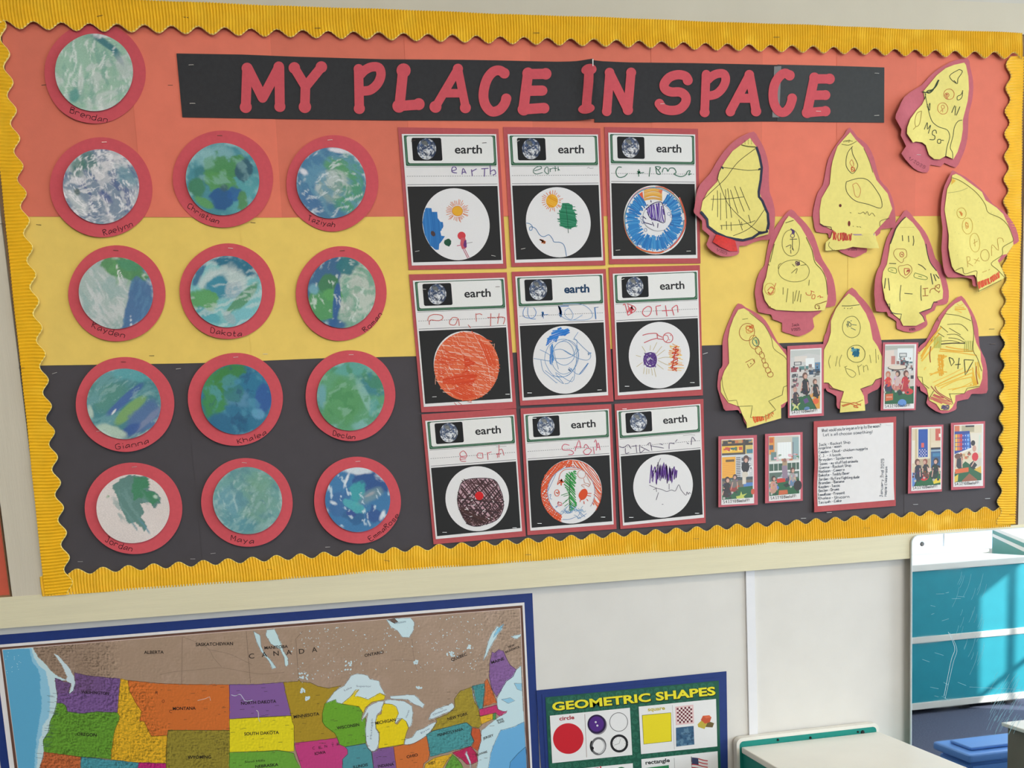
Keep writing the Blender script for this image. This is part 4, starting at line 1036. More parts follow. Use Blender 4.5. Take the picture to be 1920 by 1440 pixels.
def D1(w, k, t, s):
    for st in ('555,465 595,450 580,425 555,435 555,475 600,485', '650,500 660,440 690,490', '655,478 685,475', '740,450 750,515', '745,470 790,445', '835,445 905,440', '868,445 865,520', '920,410 925,500', '925,470 960,455 975,490 945,505'): scr(w, t(st), 1.5, (92, 62, 140))
    k.poly(t('300,820 355,825 360,860 410,860 415,920 440,955 465,960 470,1000 440,1050 450,1090 485,1095 455,1140 430,1170 425,1225 395,1225 340,1180 290,1080 268,960 280,880'), (48, 118, 186))
    k.hatch(t('300,820 355,825 360,860 410,860 415,920 440,955 465,960 470,1000 440,1050 450,1090 485,1095 455,1140 430,1170 425,1225 395,1225 340,1180 290,1080 268,960 280,880'), 1.5, 2.6, 1.4, [(40, 106, 176), (62, 132, 198)], 3, .3)
    k.disc(*t('370,1070')[0], 3.8, 5.5, (78, 60, 62), rot=-.5)
    sun_rays(k, t, s, 605, 852, 58, 105, 34, 1.0, (222, 122, 72), 1); k.disc(*t('605,852')[0], 9.6, 9.4, (236, 176, 52)); k.ring(*t('605,852')[0], 9.8, 9.4, 1.0, (222, 130, 50))
    k.poly(t('480,1135 510,1120 525,1118 545,1140 543,1170 525,1195 490,1180 475,1160'), (32, 84, 62))
    k.disc(*t('645,1090')[0], 7.6, 7.6, (214, 68, 76)); k.poly(t('640,1110 680,1110 695,1170 690,1210 650,1220 632,1170'), (206, 92, 104)); k.poly(t('672,1135 690,1130 695,1200 675,1205 662,1180'), (104, 52, 120))
    for st in ('655,1210 705,1308', '672,1210 718,1300', '640,1180 600,1187'): k.line(t(st), 1.3, (196, 96, 126))
    k.line(t('695,1162 750,1153'), .8, (120, 110, 120))
def D2(w, k, t, s):
    for st in ('370,465 440,440 420,420 375,440 360,475 390,495 450,480', '470,440 500,430 505,495 470,470 475,440', '520,440 525,475', '522,450 555,435', '570,420 575,470', '555,440 590,440', '600,425 600,465', '600,445 615,460'): scr(w, t(st), 1.3, (60, 110, 92))
    scr(w, t('878,440 895,430 905,440 940,437'), .6, (120, 120, 124))
    sun_rays(k, t, s, 540, 755, 66, 100, 26, 1.1, (222, 120, 66), 4); k.disc(*t('540,755')[0], 11.2, 12.6, (234, 168, 40)); k.hatch(ell(*t('540,755')[0], 11, 12.4, 16), .5, 2.4, 1.0, [(226, 150, 30), (244, 188, 70)], 2)
    tr = t('640,775 700,775 740,800 740,840 770,880 765,910 780,940 770,1000 720,1020 660,1010 620,990 615,930 610,880 630,830'); k.poly(tr, (40, 128, 92)); k.hatch(tr, .15, 2.6, 1.6, [(26, 112, 78), (58, 142, 108)], 5, .15, .7, 5)
    k.line(t('672,790 690,940 698,1065'), 1.0, (34, 84, 66)); scr(k, t('292,968 325,975 350,1000 345,1035 325,1035 330,1005 380,1020 420,1080 460,1100 510,1082 545,1120 560,1150 620,1155 660,1190 680,1290'), 1.2, (74, 128, 178))
    k.scrib(*t('448,1145')[0], 6, 4.2, 16, 1.5, (224, 124, 66), 2)
def D3(w, k, t, s):
    for st in ('235,430 200,430 180,480 205,525 260,520 290,490', '385,490 450,480', '400,450 400,520', '510,430 500,520', '565,430 575,490 610,495 590,460 560,425 610,430 590,455', '625,480 640,440 670,445 680,470 700,440 740,440 760,480 740,495 800,520 850,505 870,470 895,465 880,505 905,490'): scr(w, t(st), 1.5, (44, 110, 84))
    w.scrib(*t('400,483')[0], 3, 3, 8, 1.4, (30, 110, 76), 1)
    C = (548, 938)
    def ringpoly(a0, a1, r0, r1, n=20):
        out = []
        for j in range(n+1):
            a = a0+(a1-a0)*j/n; out.append((C[0]+r1*math.cos(a), C[1]+r1*1.06*math.sin(a)))
        for j in range(n+1):
            a = a1+(a0-a1)*j/n; out.append((C[0]+r0*math.cos(a), C[1]+r0*1.06*math.sin(a)))
        return [(1120+x/5.143, 230+y/5.143) for x, y in out]
    rd = random.Random(3)
    for j in range(175):
        a = -1.05+(4.2+1.05)*j/175+rd.uniform(-.02, .02)
        r0 = 155*rd.uniform(.85, 1.25); r1 = 282*rd.uniform(.9, 1.0)
        p = [(1120+(C[0]+r*math.cos(a+b))/5.143, 230+(C[1]+r*1.08*math.sin(a+b))/5.143) for r, b in ((r0, 0), ((r0+r1)/2, .03), (r1, .02))]
        k.line(p, rd.uniform(1.6, 3.0), rd.choice([(50, 130, 196), (70, 150, 208), (40, 116, 186)]))
    for j in range(9):
        y = 640+j*12; k.line(t('%d,%d %d,%d %d,%d' % (450, y+12, 540, y-6+rd.randint(-4, 4), 625, y+14)), 2.0, rd.choice([(228, 168, 70), (238, 186, 96)]), sm=True)
    k.poly(t('400,690 435,665 445,740'), (226, 96, 66)); k.poly(t('585,655 630,650 615,690'), (230, 120, 90))
    for (r, c_) in ((290, (226, 108, 76)), (286, (96, 150, 130)), (281, (74, 140, 196))): scr(k, ell(*t('%d,%d' % C)[0], r/5.143, r*1.1/5.143, 30, 0, .03, r), 1.1, c_)
    for (a, b) in (((800, 700), (850, 950)), ((850, 950), (800, 1080)), ((370, 1200), (580, 1260))): pass
    scr(k, t('790,720 840,860 845,1000 780,1130 700,1210'), 2.6, (216, 96, 72)); scr(k, t('375,1195 450,1235 580,1255 640,1240'), 2.8, (226, 110, 60)); scr(k, t('560,620 640,625 740,690'), 1.8, (222, 110, 84))
    k.disc(*t('580,905')[0], 27, 26, (232, 231, 234)); k.ring(*t('580,915')[0], 27, 26, .7, (120, 120, 130))
    hp = t('510,800 600,770 640,850 635,960 520,940 470,830'); k.hatch(hp, 1.45, 2.6, 2.1, [(104, 72, 168), (90, 58, 152)], 4, .05)
    for st in ('470,840 520,790 590,765 630,790 650,960 560,935 510,920 480,860', '480,790 490,800', '515,750 520,770', '440,960 530,985', '530,960 545,1000', '585,970 580,1015', '640,840 640,860', '440,905 470,930'): scr(k, t(st), 1.6, (56, 42, 88))
    for (x, y) in ((420, 835), (430, 920), (440, 960), (465, 1035), (690, 880), (720, 975), (715, 900), (660, 790)): k.ring(*t('%d,%d' % (x, y))[0], 2.6, 3.0, .7, (50, 90, 160))
def D4(w, k, t, s):
    for st in ('215,520 230,480 280,460 350,470 360,500 320,520 240,515 232,560', '505,495 460,490 430,520 430,555 480,560 510,500 520,570', '680,450 685,530', '680,460 720,455 740,465', '825,450 822,575', '790,490 870,490', '905,450 890,550', '880,490 930,485 960,500 945,555', '605,560 630,590'): scr(w, t(st), 1.3, (206, 96, 88))
    ci = ell(*t('590,960')[0], 61, 64.5, 50); k.poly(ci, (230, 112, 74))
    k.hatch(ci, .12, 5.2, .9, [(240, 206, 192), (238, 190, 170)], 1, .1, .9); k.hatch(ci, 1.25, 7.5, .9, [(240, 200, 184), (236, 170, 146)], 2, .25, .9); k.hatch(ci, .6, 4.5, 1.5, [(224, 92, 54), (228, 100, 62)], 9, .2, .9)
    k.hatch(t('690,690 860,800 880,960 800,950 740,820'), 1.2, 2.0, 1.8, [(224, 84, 46)], 3); k.hatch(t('560,860 680,930 560,980 700,1050 640,1150 360,1130 360,1080 580,1010'), -.15, 2.0, 2.2, [(222, 76, 40), (216, 70, 36)], 4)
    k.hatch(t('380,800 560,850 400,1000 330,1100 300,900'), .2, 3.2, 1.6, [(222, 82, 48)], 5, .1, .9); k.hatch(t('420,1200 560,1130 700,1250 560,1290'), .4, 2.0, 1.8, [(222, 80, 44)], 6)
    for st in ('470,1310 500,1340', '510,1305 550,1335', '600,1300 640,1310'): k.line(t(st), 1.1, (210, 110, 110))
def D5(w, k, t, s):
    for st in ('180,390 160,430 165,480 210,495 260,490 285,440 260,395', '205,395 205,460 230,500 280,505', '345,430 355,500', '330,465 400,460'): scr(w, t(st), 1.1, (90, 140, 200))
    w.scrib(*t('348,465')[0], 2, 6, 8, 1.2, BLU, 1); w.scrib(*t('515,430')[0], 3, 11, 14, 1.8, (40, 110, 196), 2); w.line(t('515,380 600,380'), 1.4, (60, 120, 196))
    for st in ('560,430 600,400 640,460 620,510 570,480 560,440', '500,450 560,500 640,515 730,465', '540,360 700,360 790,400 830,470 780,510 640,515'): scr(w, t(st), .9, (130, 170, 214))
    scr(w, t('850,390 860,505'), 1.8, BLU); scr(w, t('845,395 885,390'), 1.2, (90, 120, 160))
    pl = t('430,630 520,590 540,605 600,600 600,640 560,660 500,665 480,720 440,700 385,760 400,690 440,660'); k.hatch(pl, -.3, 1.4, 2.0, [(40, 114, 202), (52, 130, 212)], 4, 0, .6, 2)
    k.hatch(t('420,770 440,740 450,900 435,950 415,930'), 1.5, 1.6, 1.6, [(58, 132, 206)], 4)
    L = (104, 150, 196)
    scr(k, ell(*t('550,835')[0], 20, 22, 20, 0, .05, 2), .9, L, ) ; k.line(ell(*t('550,835')[0], 20, 22, 24, 0, .06, 2), .9, L, closed=True)
    k.line(ell(*t('530,880')[0], 31, 36, 28, .2, .06, 3), .9, L, closed=True); k.line(ell(*t('560,870')[0], 24, 32, 28, .1, .1, 5), .9, L, closed=True)
    for st in ('260,885 410,910', '320,800 400,840 450,880 560,885 640,860 700,800', '690,630 650,690', '650,690 740,780 810,850 780,900 680,880 540,800 460,805', '540,800 640,850 680,720 640,700', '370,1000 450,1060 550,1130 470,1020 630,1110 660,980', '440,740 470,880 500,990', '600,970 700,1040 790,930', '470,1115 490,1120', '330,900 350,1000 400,1050 480,1120', '680,760 690,860 640,1000 560,1060 430,1050', '560,1130 600,1120 640,1060'): scr(k, t(st), .95, L)
    k.scrib(*t('620,1000')[0], 5, 4, 9, .9, (80, 140, 200), 7); k.scrib(*t('800,840')[0], 3, 3, 8, .9, (80, 140, 200), 8); scr(k, t('700,1040 785,930'), 1.4, (80, 130, 190))
def D6(w, k, t, s):
    c = (216, 88, 100)
    for st in ('150,440 170,430 200,540', '190,425 260,450 275,490 200,540', '200,440 230,520', '355,480 400,450 435,470 420,530 380,550 345,520 355,480', '480,450 490,540', '480,450 530,440', '575,440 590,550', '540,495 640,490', '640,470 660,540', '640,470 690,440 700,510'): scr(w, t(st), 1.5, c)
    w.scrib(*t('230,485')[0], 6, 8, 12, 1.3, (220, 80, 90), 3)
    for st in ('345,740 400,725 480,720 500,740', '500,740 545,760', '360,815 430,785 490,770', '490,725 495,775', '495,775 555,780'): scr(k, t(st), 1.6, (200, 92, 98))
    k.ring(*t('600,765')[0], 9, 9.3, 1.5, (206, 92, 96)); scr(k, t('555,740 590,740 605,775 580,805'), 1.2, (206, 92, 96)); k.line(t('620,735 630,745'), 1.2, (206, 92, 96)); k.disc(*t('615,785')[0], .9, .9, (200, 60, 60))
    rd = random.Random(2)
    for j in range(6): k.scrib(*t('422,985')[0], 12, 14, 14, .9, (98, 64, 142), j)
    k.ring(*t('422,985')[0], 11.5, 13.5, 2.4, (86, 52, 130)); k.ring(*t('422,985')[0], 7.5, 8.5, 2.0, (98, 64, 142)); k.scrib(*t('418,980')[0], 4.5, 5, 8, .8, (230, 228, 232), 3)
    for st in ('340,850 375,905', '425,840 420,890', '490,810 450,890', '540,850 480,925', '570,885 490,945', '280,940 330,955', '285,1055 345,1010', '355,1125 365,1060', '385,1130 390,1070', '410,1125 410,1075', '445,1140 435,1070', '480,1155 460,1065', '555,1080 490,1030', '500,975 560,960 620,960', '500,990 580,1030 620,1040'): scr(k, t(st), .9, (196, 178, 120))
    k.hatch(t('620,840 690,830 720,880 720,950 740,1000 745,1080 700,1090 600,1090 630,1000 625,920'), .1, 2.4, 1.2, [(240, 196, 70), (236, 160, 60)], 2, .1, .8, 4)
    scr(k, t('690,850 650,880 710,890 640,920 710,930 640,960 700,970 630,1010 700,1020 625,1060 690,1070 640,1090'), 1.8, (206, 70, 40)); scr(k, t('680,860 640,1080'), 1.6, (196, 60, 36)); scr(k, t('670,880 705,880 650,960 700,990 640,1040 690,1100'), 1.4, (200, 64, 36))
def D7(w, k, t, s):
    c = (206, 82, 96)
    for st in ('500,505 450,510 440,480 475,455 505,490 500,520 445,520 450,555 500,560', '445,540 500,535', '665,480 620,480 615,520 660,530', '665,475 670,530', '715,470 720,545', '715,480 755,465', '815,480 815,525', '800,490 850,485', '830,395 830,520', '830,450 860,440 880,500'): scr(w, t(st), 1.2, c)
    scr(w, t('800,415 905,408'), .6, (130, 130, 134))
    b = t('470,760 600,730 780,745 850,860 870,940 870,1040 800,1150 620,1205 520,1185 450,1080 415,960 430,850'); k.poly(smooth_pts(b, 4, True), (196, 160, 170))
    DK = [(72, 48, 52), (58, 40, 44), (84, 56, 60)]
    k.hatch(b, .9, 3.2, 2.3, DK, 1, .12, .8); k.hatch(b, 2.3, 4.2, 2.0, DK, 2, .2, .8); k.hatch(b, .1, 5.5, 1.8, DK, 3, .3, .8)
    k.hatch(t('440,1000 640,1100 820,1120 620,1205 520,1185 450,1080'), .4, 2.0, 2.0, [(66, 44, 44), (78, 52, 50)], 4)
    rd = random.Random(5)
    for j in range(26):
        x, y = rd.uniform(470, 830), rd.uniform(780, 1130); a = rd.uniform(0, 3.1); l = rd.uniform(18, 40)
        k.line(t('%f,%f %f,%f' % (x, y, x+l*math.cos(a), y+l*math.sin(a))), rd.uniform(.9, 1.8), rd.choice([(218, 200, 206), (200, 150, 164), (226, 218, 220)]))
    k.line(smooth_pts(b, 4, True), 1.4, (60, 46, 52), closed=True); k.disc(*t('632,905')[0], 8, 8, (214, 34, 38))
def D8(w, k, t, s):
    c = (214, 88, 116)
    for st in ('540,470 490,460 465,490 480,520 550,520 585,545 570,565 530,568', '600,530 640,420 660,500', '590,490 665,485', '690,500 710,460 740,490', '690,530 730,500 770,520 745,560 700,560 685,530', '790,490 800,560', '820,420 825,490', '800,440 815,410', '820,525 840,445 860,520', '825,495 860,490'): scr(w, t(st), 1.3, c)
    C0 = (560, 955)
    def arc(r0, r1, a0, a1, n=18): return [(970+(C0[0]+r*math.cos(a))/5.54, 750+(C0[1]+r*1.05*math.sin(a))/5.54) for r, a in [(r1, a0+(a1-a0)*j/n) for j in range(n+1)]+[(r0, a1+(a0-a1)*j/n) for j in range(n+1)]]
    k.hatch(arc(248, 314, 1.95, 4.75), -.9, 1.9, 2.0, [(224, 88, 48), (230, 104, 62)], 2, .05, .7); k.hatch(arc(250, 312, 1.95, 4.75), .5, 3.0, 1.6, [(222, 84, 44)], 7, .2)
    k.hatch(arc(240, 312, -1.5, .5), .9, 2.6, 1.7, [(226, 92, 50), (232, 116, 80)], 3, .05, .5); k.line(arc(314, 314, 1.9, 6.9)[:19], 1.3, (222, 84, 44))
    k.line(arc(245, 245, 2.0, 4.7)[:19], 1.0, (104, 140, 186)); k.line(arc(246, 246, 4.7, 6.9)[:19], .9, (150, 150, 180))
    k.hatch(t('510,770 600,735 615,780 600,850 590,930 600,990 620,1080 590,1120 545,1160 540,1000 490,870'), .8, 2.2, 2.0, [(44, 146, 66), (58, 160, 80)], 4, .03, .6, 2); k.line(t('550,770 540,1000 545,1150'), 1.2, (40, 90, 52))
    for st in ('455,990 560,955', '480,1000 535,985', '470,1080 520,1040', '490,1105 530,1075', '500,1050 540,1020'): k.line(t(st), 1.2, (52, 140, 74))
    k.disc(*t('685,980')[0], 7.5, 11, (222, 82, 44), rot=.4)
    for st in ('700,920 720,960 710,1010', '650,960 640,1000 670,1040', '690,1050 695,1080', '720,1030 735,1050', '660,1030 650,1060', '725,990 765,1000', '720,970 770,970'): scr(k, t(st), 1.4, (220, 80, 48))
    k.scrib(*t('450,855')[0], 6, 7, 12, 1.3, (224, 90, 50), 3); scr(k, t('430,830 450,760 510,720 640,720'), 1.3, (214, 120, 100)); k.ring(*t('412,965')[0], 4.4, 6, 1.3, (222, 96, 66)); k.scrib(*t('415,960')[0], 2.6, 3, 6, 1.1, (222, 90, 50), 5); k.scrib(*t('440,1078')[0], 4.5, 4.5, 9, 1.0, (214, 70, 90), 4)
    k.ring(*t('668,770')[0], 7.4, 8, 1.0, (208, 140, 120)); scr(k, t('690,815 700,860 740,870 745,900 700,880 665,885 700,910'), 1.0, (206, 140, 120)); scr(k, t('720,790 745,840 760,870 740,905'), 1.0, (206, 140, 120))
    rd = random.Random(9)
    for j in range(16):
        x = 440+rd.random()*200; y = 1120+rd.random()*90; pts = [(x, y)]
        for q in range(5): pts.append((pts[-1][0]+rd.uniform(8, 24), pts[-1][1]+rd.uniform(-28, 24)))
        scr(k, t(' '.join('%f,%f' % p for p in pts)), .9, rd.choice([(110, 160, 208), (90, 140, 190), (130, 170, 200)]))
    for st in ('330,990 350,980 340,1020 360,1030', '320,940 400,770', '395,1110 420,1100 400,1120', '470,1240 540,1240 620,1210 640,1230 720,1180'): scr(k, t(st), .9, (100, 140, 190))
def D9(w, k, t, s):
    c = (84, 66, 104)
    for st in ('115,535 160,550 210,520 240,560', '180,555 185,610 220,600', '250,535 300,530', '290,520 300,605', '330,520 335,600 380,570', '340,540 430,585', '410,520 440,500 455,580', '440,530 580,555', '540,510 570,520', '635,565 640,505 690,510', '700,490 720,465', '865,520 875,440 910,480', '820,500 840,510'): scr(w, t(st), 1.1, c)
    scr(w, t('780,425 850,415 905,420'), .6, (130, 130, 134))
    rd = random.Random(1); pts = []
    for j in range(34):
        x = 440+j*8.4; top = 760 if j % 2 else 880
        pts.append((x+rd.uniform(-8, 8), (750+rd.uniform(-50, 60)) if j % 2 else (870+rd.uniform(-60, 70))))
    scr(k, t(' '.join('%f,%f' % p for p in pts)), 1.8, (104, 66, 150))
    for j in range(16):
        x = rd.uniform(470, 720); y = rd.uniform(790, 860); k.line(t('%f,%f %f,%f' % (x, y-rd.uniform(15, 60), x-14, y+rd.uniform(15, 60))), 1.3, rd.choice([(96, 58, 144), (120, 84, 168), (84, 50, 126)]))
    for st in ('548,660 500,760 470,850', '430,940 500,970 560,985 610,1005 660,990 700,1000 735,935 760,990 810,1045 820,1010 835,1035 845,1015 858,1030', '470,985 500,975', '500,965 505,1010', '525,1015 500,1095', '560,1140 575,1138', '635,925 635,985'): scr(k, t(st), 1.0, (92, 84, 104))
WS = [
 ([(745.8, 238.8), (934.5, 241.7), (950, 503.3), (766.3, 506.2)], [(753.2, 251.4), (930.2, 251.8), (943.2, 494.5), (772.1, 498)], 'earth worksheet with orange sun, blue sea and red figure drawing', D1, (740, 230, 5.1415), [(180, 180, -.2, 1), (865, 197, -.1, 1), (218, 1243, -.2), (952, 1280, .2)]),
 ([(943.2, 238.2), (1125.4, 240.7), (1135.1, 497.4), (959.2, 500.3)], [(951.8, 251.8), (1120.9, 252.4), (1130.9, 488.6), (965.4, 492.9)], 'earth worksheet with yellow sun and green tree drawing', D2, (930, 230, 5.143), [(210, 190, -.5), (262, 1220, -.2)]),
 ([(1133.2, 238.2), (1308.6, 241.7), (1313.5, 494), (1142.4, 495.4)], [(1140.4, 248.9), (1303.2, 252.4), (1307.6, 484.3), (1147.2, 485.7)], 'earth worksheet with blue crayon ring around a purple house', D3, (1120, 230, 5.143), [(198, 1232, -.1), (880, 1240, -.05)]),
 ([(766.8, 514.6), (950.2, 510.7), (968.1, 766.5), (790.1, 773.3)], [(774, 526.3), (945.7, 520.8), (960.7, 753.4), (794.6, 763)], 'earth worksheet with circle scribbled solid orange', D4, (760, 500, 5.1415), [(180, 217, .05), (890, 195, -.05, 1), (280, 1256, -.05), (985, 1230, 0)]),
 ([(959.3, 509.7), (1135.7, 504.3), (1150.3, 752.8), (975.3, 760.6)], [(966.1, 518.5), (1130.4, 513.2), (1140.2, 741.1), (979.6, 751.2)], 'earth worksheet with thin blue scribbled loops, middle of the grid', D5, (950, 500, 5.143), [(895, 1190, -.05), (220, 1218, 0)]),
 ([(1141.5, 501.6), (1312.1, 497.1), (1317.8, 741.3), (1152.8, 749.7)], [(1148.8, 513.4), (1308.2, 507.3), (1314.4, 730.4), (1158.4, 741.6)], 'earth worksheet with purple sun, red lying figure and orange fire', D6, (1140, 490, 5.333), [(142, 187, -.3), (190, 1250, 0), (842, 1213, 0)]),
 ([(790.3, 776.9), (967.5, 765.6), (985.9, 1005.6), (812.8, 1020.6)], [(797.3, 789.1), (964.1, 777.8), (978.8, 995.9), (817.1, 1010.9)], 'earth worksheet with brown scribbled ball and red dot', D7, (780, 760, 5.333), [(285, 1270, 0), (985, 1225, -.05)]),
 ([(975.8, 765.9), (1146, 757.6), (1155.9, 991.9), (989, 1003.6)], [(981.7, 776.7), (1141.5, 766.8), (1150.5, 983.2), (994.4, 995.1)], 'earth worksheet with green tree inside an orange ring', D8, (970, 750, 5.54), [(175, 190, 0), (230, 1282, 0), (890, 1217, 0)]),
 ([(1152, 757.5), (1318.7, 748), (1323, 980.5), (1163, 992)], [(1156.3, 770), (1313, 757.5), (1320, 970.5), (1168, 985.5)], 'earth worksheet with purple scribble and jagged thin line', D9, (1140, 740, 5.54), [(170, 148, 0), (240, 1275, 0), (925, 1232, 0)]),
]
for i, (o, p, lab, fn, z, st) in enumerate(WS):
    worksheet(o, p, lab, fn, z, i, st, (24, 62, 98) if i == 4 else (38, 38, 42))
# ================================================================== paper rockets
DK, OL = (58, 54, 40), (120, 112, 56)
def rocket(label, z, back, pap, draw, d, lifts=(), plifts=(), flap=None, flame=None, date=None, staples_=()):
    B = smooth_pts(T(z, back), 2, True); Pp = T(z, pap)
    bx = sum(p[0] for p in B)/len(B); by = max(p[1] for p in B)
    root = thing('paper_rocket', label, 'artwork', W(bx, by), 'yellow paper rockets'); root.location.y = 0
    sd = int(bx)
    cb = Curl([T(z, '%f,%f' % (a, b))[0]+(r, h) for a, b, r, h in lifts], .0008, sd)
    paper(root, 'backing', B, d, M_MAUVE, curl=cb, step=.009)
    cp0 = Curl([T(z, '%f,%f' % (a, b))[0]+(r, h) for a, b, r, h in plifts], .0012, sd+1)
    cp = lambda x, w: cb(x, w)+cp0(x, w)
    paper(root, 'rocket_sheet', Pp, d+.0008, M_LEMON, curl=cp, step=.007)
    k = Ink(d+.0013, cp)
    draw(k, lambda s: T(z, s))
    k.build(root, 'drawing')
    if flap:
        cf = Curl([T(z, '%f,%f' % (a, b))[0]+(r, h) for a, b, r, h in flap[1]], .0008, sd+2)
        cf2 = lambda x, w: cb(x, w)+cf(x, w)
        paper(root, 'folded_flap', T(z, flap[0]), d+.0022, M_LEMON, curl=cf2, step=.007)
        k = Ink(d+.0027, cf2); flap[2](k, lambda s: T(z, s)); k.build(root, 'flap_drawing')
    if flame:
        cf = Curl([T(z, '%f,%f' % (a, b))[0]+(r, h) for a, b, r, h in flame[1]], 0, 1); cf2 = lambda x, w: cb(x, w)+cf(x, w)
        paper(root, 'flame', T(z, flame[0]), d+.0016, mat('red_marker_paper', (214, 44, 40), .45, .12, 200), curl=cf2, step=.007)
    if date:
        k = Ink(d+.0005, cb)
        for (tx, a, b, h) in date: k.hand(tx, T(z, '%f,%f' % a)[0], T(z, '%f,%f' % b)[0], h, (92, 40, 52), .7)
        k.build(root, 'written_date')
    for (a, b, g) in staples_:
        p = T(z, '%f,%f' % (a, b))[0]; staple(root, p[0], p[1], d+.004, g, 8)
    return root
def L_(k, t, c, w, *ss, sm=True):
    for s in ss: k.line(t(s), w, c, sm=sm)
def RA(k, t):
    NV = (46, 52, 74)
    k.line(t('735,205 770,310 795,430 785,560 762,690 765,745 800,790 835,880 855,930 848,1050 822,1140 750,1150 690,1190 590,1215 500,1205 400,1187 300,1143 203,1072 190,1000 112,925'), 4.6, NV)
    L_(k, t, DK, 1.0, '725,225 560,350 480,440 400,550 250,690 140,795', '360,425 480,440 640,460 780,450', '315,545 400,770 470,870 600,1000 750,1130', '820,885 700,1050 600,1120 480,1170', '230,785 400,770 600,745', '265,735 245,905', '310,680 310,970', '345,705 345,1000', '400,665 415,980', '425,655 470,970', '455,670 540,925', '500,630 605,905', '560,640 665,890', '340,1060 600,1040 720,1005', '355,1055 355,1105', '410,1010 410,1105', '460,1020 462,1115', '545,990 585,1110', '575,1015 580,1060', '650,940 672,1030', '318,545 335,480 365,420')
    L_(k, t, (110, 108, 50), 2.2, '575,183 640,200 730,208'); k.scrib(*t('370,430')[0], 2.2, 2.5, 8, 1.8, NV, 2); k.scrib(*t('775,448')[0], 2.6, 2, 8, 2, NV, 3); k.scrib(*t('760,1140')[0], 3, 2, 8, 2, NV, 4)
    for i in range(9): k.disc(*t('%d,%d' % (615+i % 3*35, 135+i//3*18))[0], .7, .9, (130, 120, 60))
def RB(k, t):
    L_(k, t, OL, 1.2, '375,225 450,235 530,195'); k.scrib(*t('440,195')[0], 9, 2.6, 12, .8, (150, 140, 80), 3)
    L_(k, t, DK, 1.1, '490,247 440,310 420,400 430,470 490,530 540,460 530,410 490,330 478,255', '425,615 550,580 650,600 740,710 785,800 780,890 650,850 520,815 440,740 418,670 425,615')
    L_(k, t, (214, 140, 80), 1.0, '480,385 460,420 490,460 500,430 480,385', '490,400 500,440', '500,640 530,630 565,680 570,720 550,775 515,760 500,690 490,650 500,640'); k.scrib(*t('492,485')[0], 4, 5, 10, 1.2, (212, 82, 50), 4)
    k.disc(*t('360,863')[0], 2.6, 3.0, (104, 48, 36), 10); k.disc(*t('452,1050')[0], 2.5, 5.2, (120, 44, 34), 12)
    L_(k, t, (128, 112, 60), 1.1, '460,935 475,940', '545,940 570,945 600,930 620,950 640,925 660,965 690,940 720,975', '490,1075 500,1080', '530,1080 550,1085', '560,1080 575,1090', '180,1075 260,1085', '770,1080 775,1025 860,1000', '605,270 660,390 700,520')
    k.line(t('150,1050 190,1075 265,1088 270,1115'), 1.6, (96, 60, 50))
def RBf(k, t):
    k.hatch(t('275,1140 470,1170 470,1225 275,1215'), 1.6, 1.9, 1.8, [(206, 60, 52), (190, 66, 56)], 2, .05, .5, 3)
    L_(k, t, (120, 108, 60), .9, '210,1250 205,1330 300,1325', '250,1240 240,1280 280,1325')
    k.poly(t('480,1165 695,1165 690,1185 500,1178'), (176, 152, 168))
def RC(k, t):
    G = (54, 66, 46)
    L_(k, t, G, 1.8, '625,312 600,380 540,440 470,465 432,452', '630,315 560,420 500,440 480,460 512,470 560,430 600,350 622,312')
    L_(k, t, G, 1.2, '460,470 480,580 500,680 520,760 550,820 620,870 720,900 750,960 745,1010 710,1110 690,1215', '900,785 850,800 810,870 790,980 750,1110 775,1170 780,1245', '470,480 455,545', '865,190 750,270 835,360 850,300 895,235 900,205 865,190', '800,320 830,350', '905,440 880,490 840,510 840,550 870,545 895,510 900,440', '515,590 500,640 512,675 520,600 515,590', '490,600 485,640')
    L_(k, t, G, 1.4, '810,615 775,700', '820,625 815,730', '870,630 830,730', '440,905 480,820 480,900 520,850 490,950', '590,950 580,910 545,920 540,960 570,980 560,1020 505,1020', '640,1020 605,1020 600,1060 635,1060 640,1030 675,1030')
    O = (206, 116, 60)
    k.ring(*t('745,482')[0], 9.3, 10, 1.0, O); k.ring(*t('722,490')[0], 3.6, 3.6, 1.0, (200, 70, 60)); k.scrib(*t('722,490')[0], 2.2, 2.2, 6, .9, (200, 70, 60), 1); L_(k, t, (200, 70, 60), .9, '715,515 712,540', '728,515 730,545')
    k.ring(*t('670,650')[0], 9.6, 11, 1.0, O); k.ring(*t('672,632')[0], 3, 3.5, .9, O); L_(k, t, O, .9, '665,660 640,690', '670,660 668,695')
    L_(k, t, (150, 120, 50), 1.0, '415,685 350,720 315,820 330,880 380,840 415,690', '330,880 290,920')
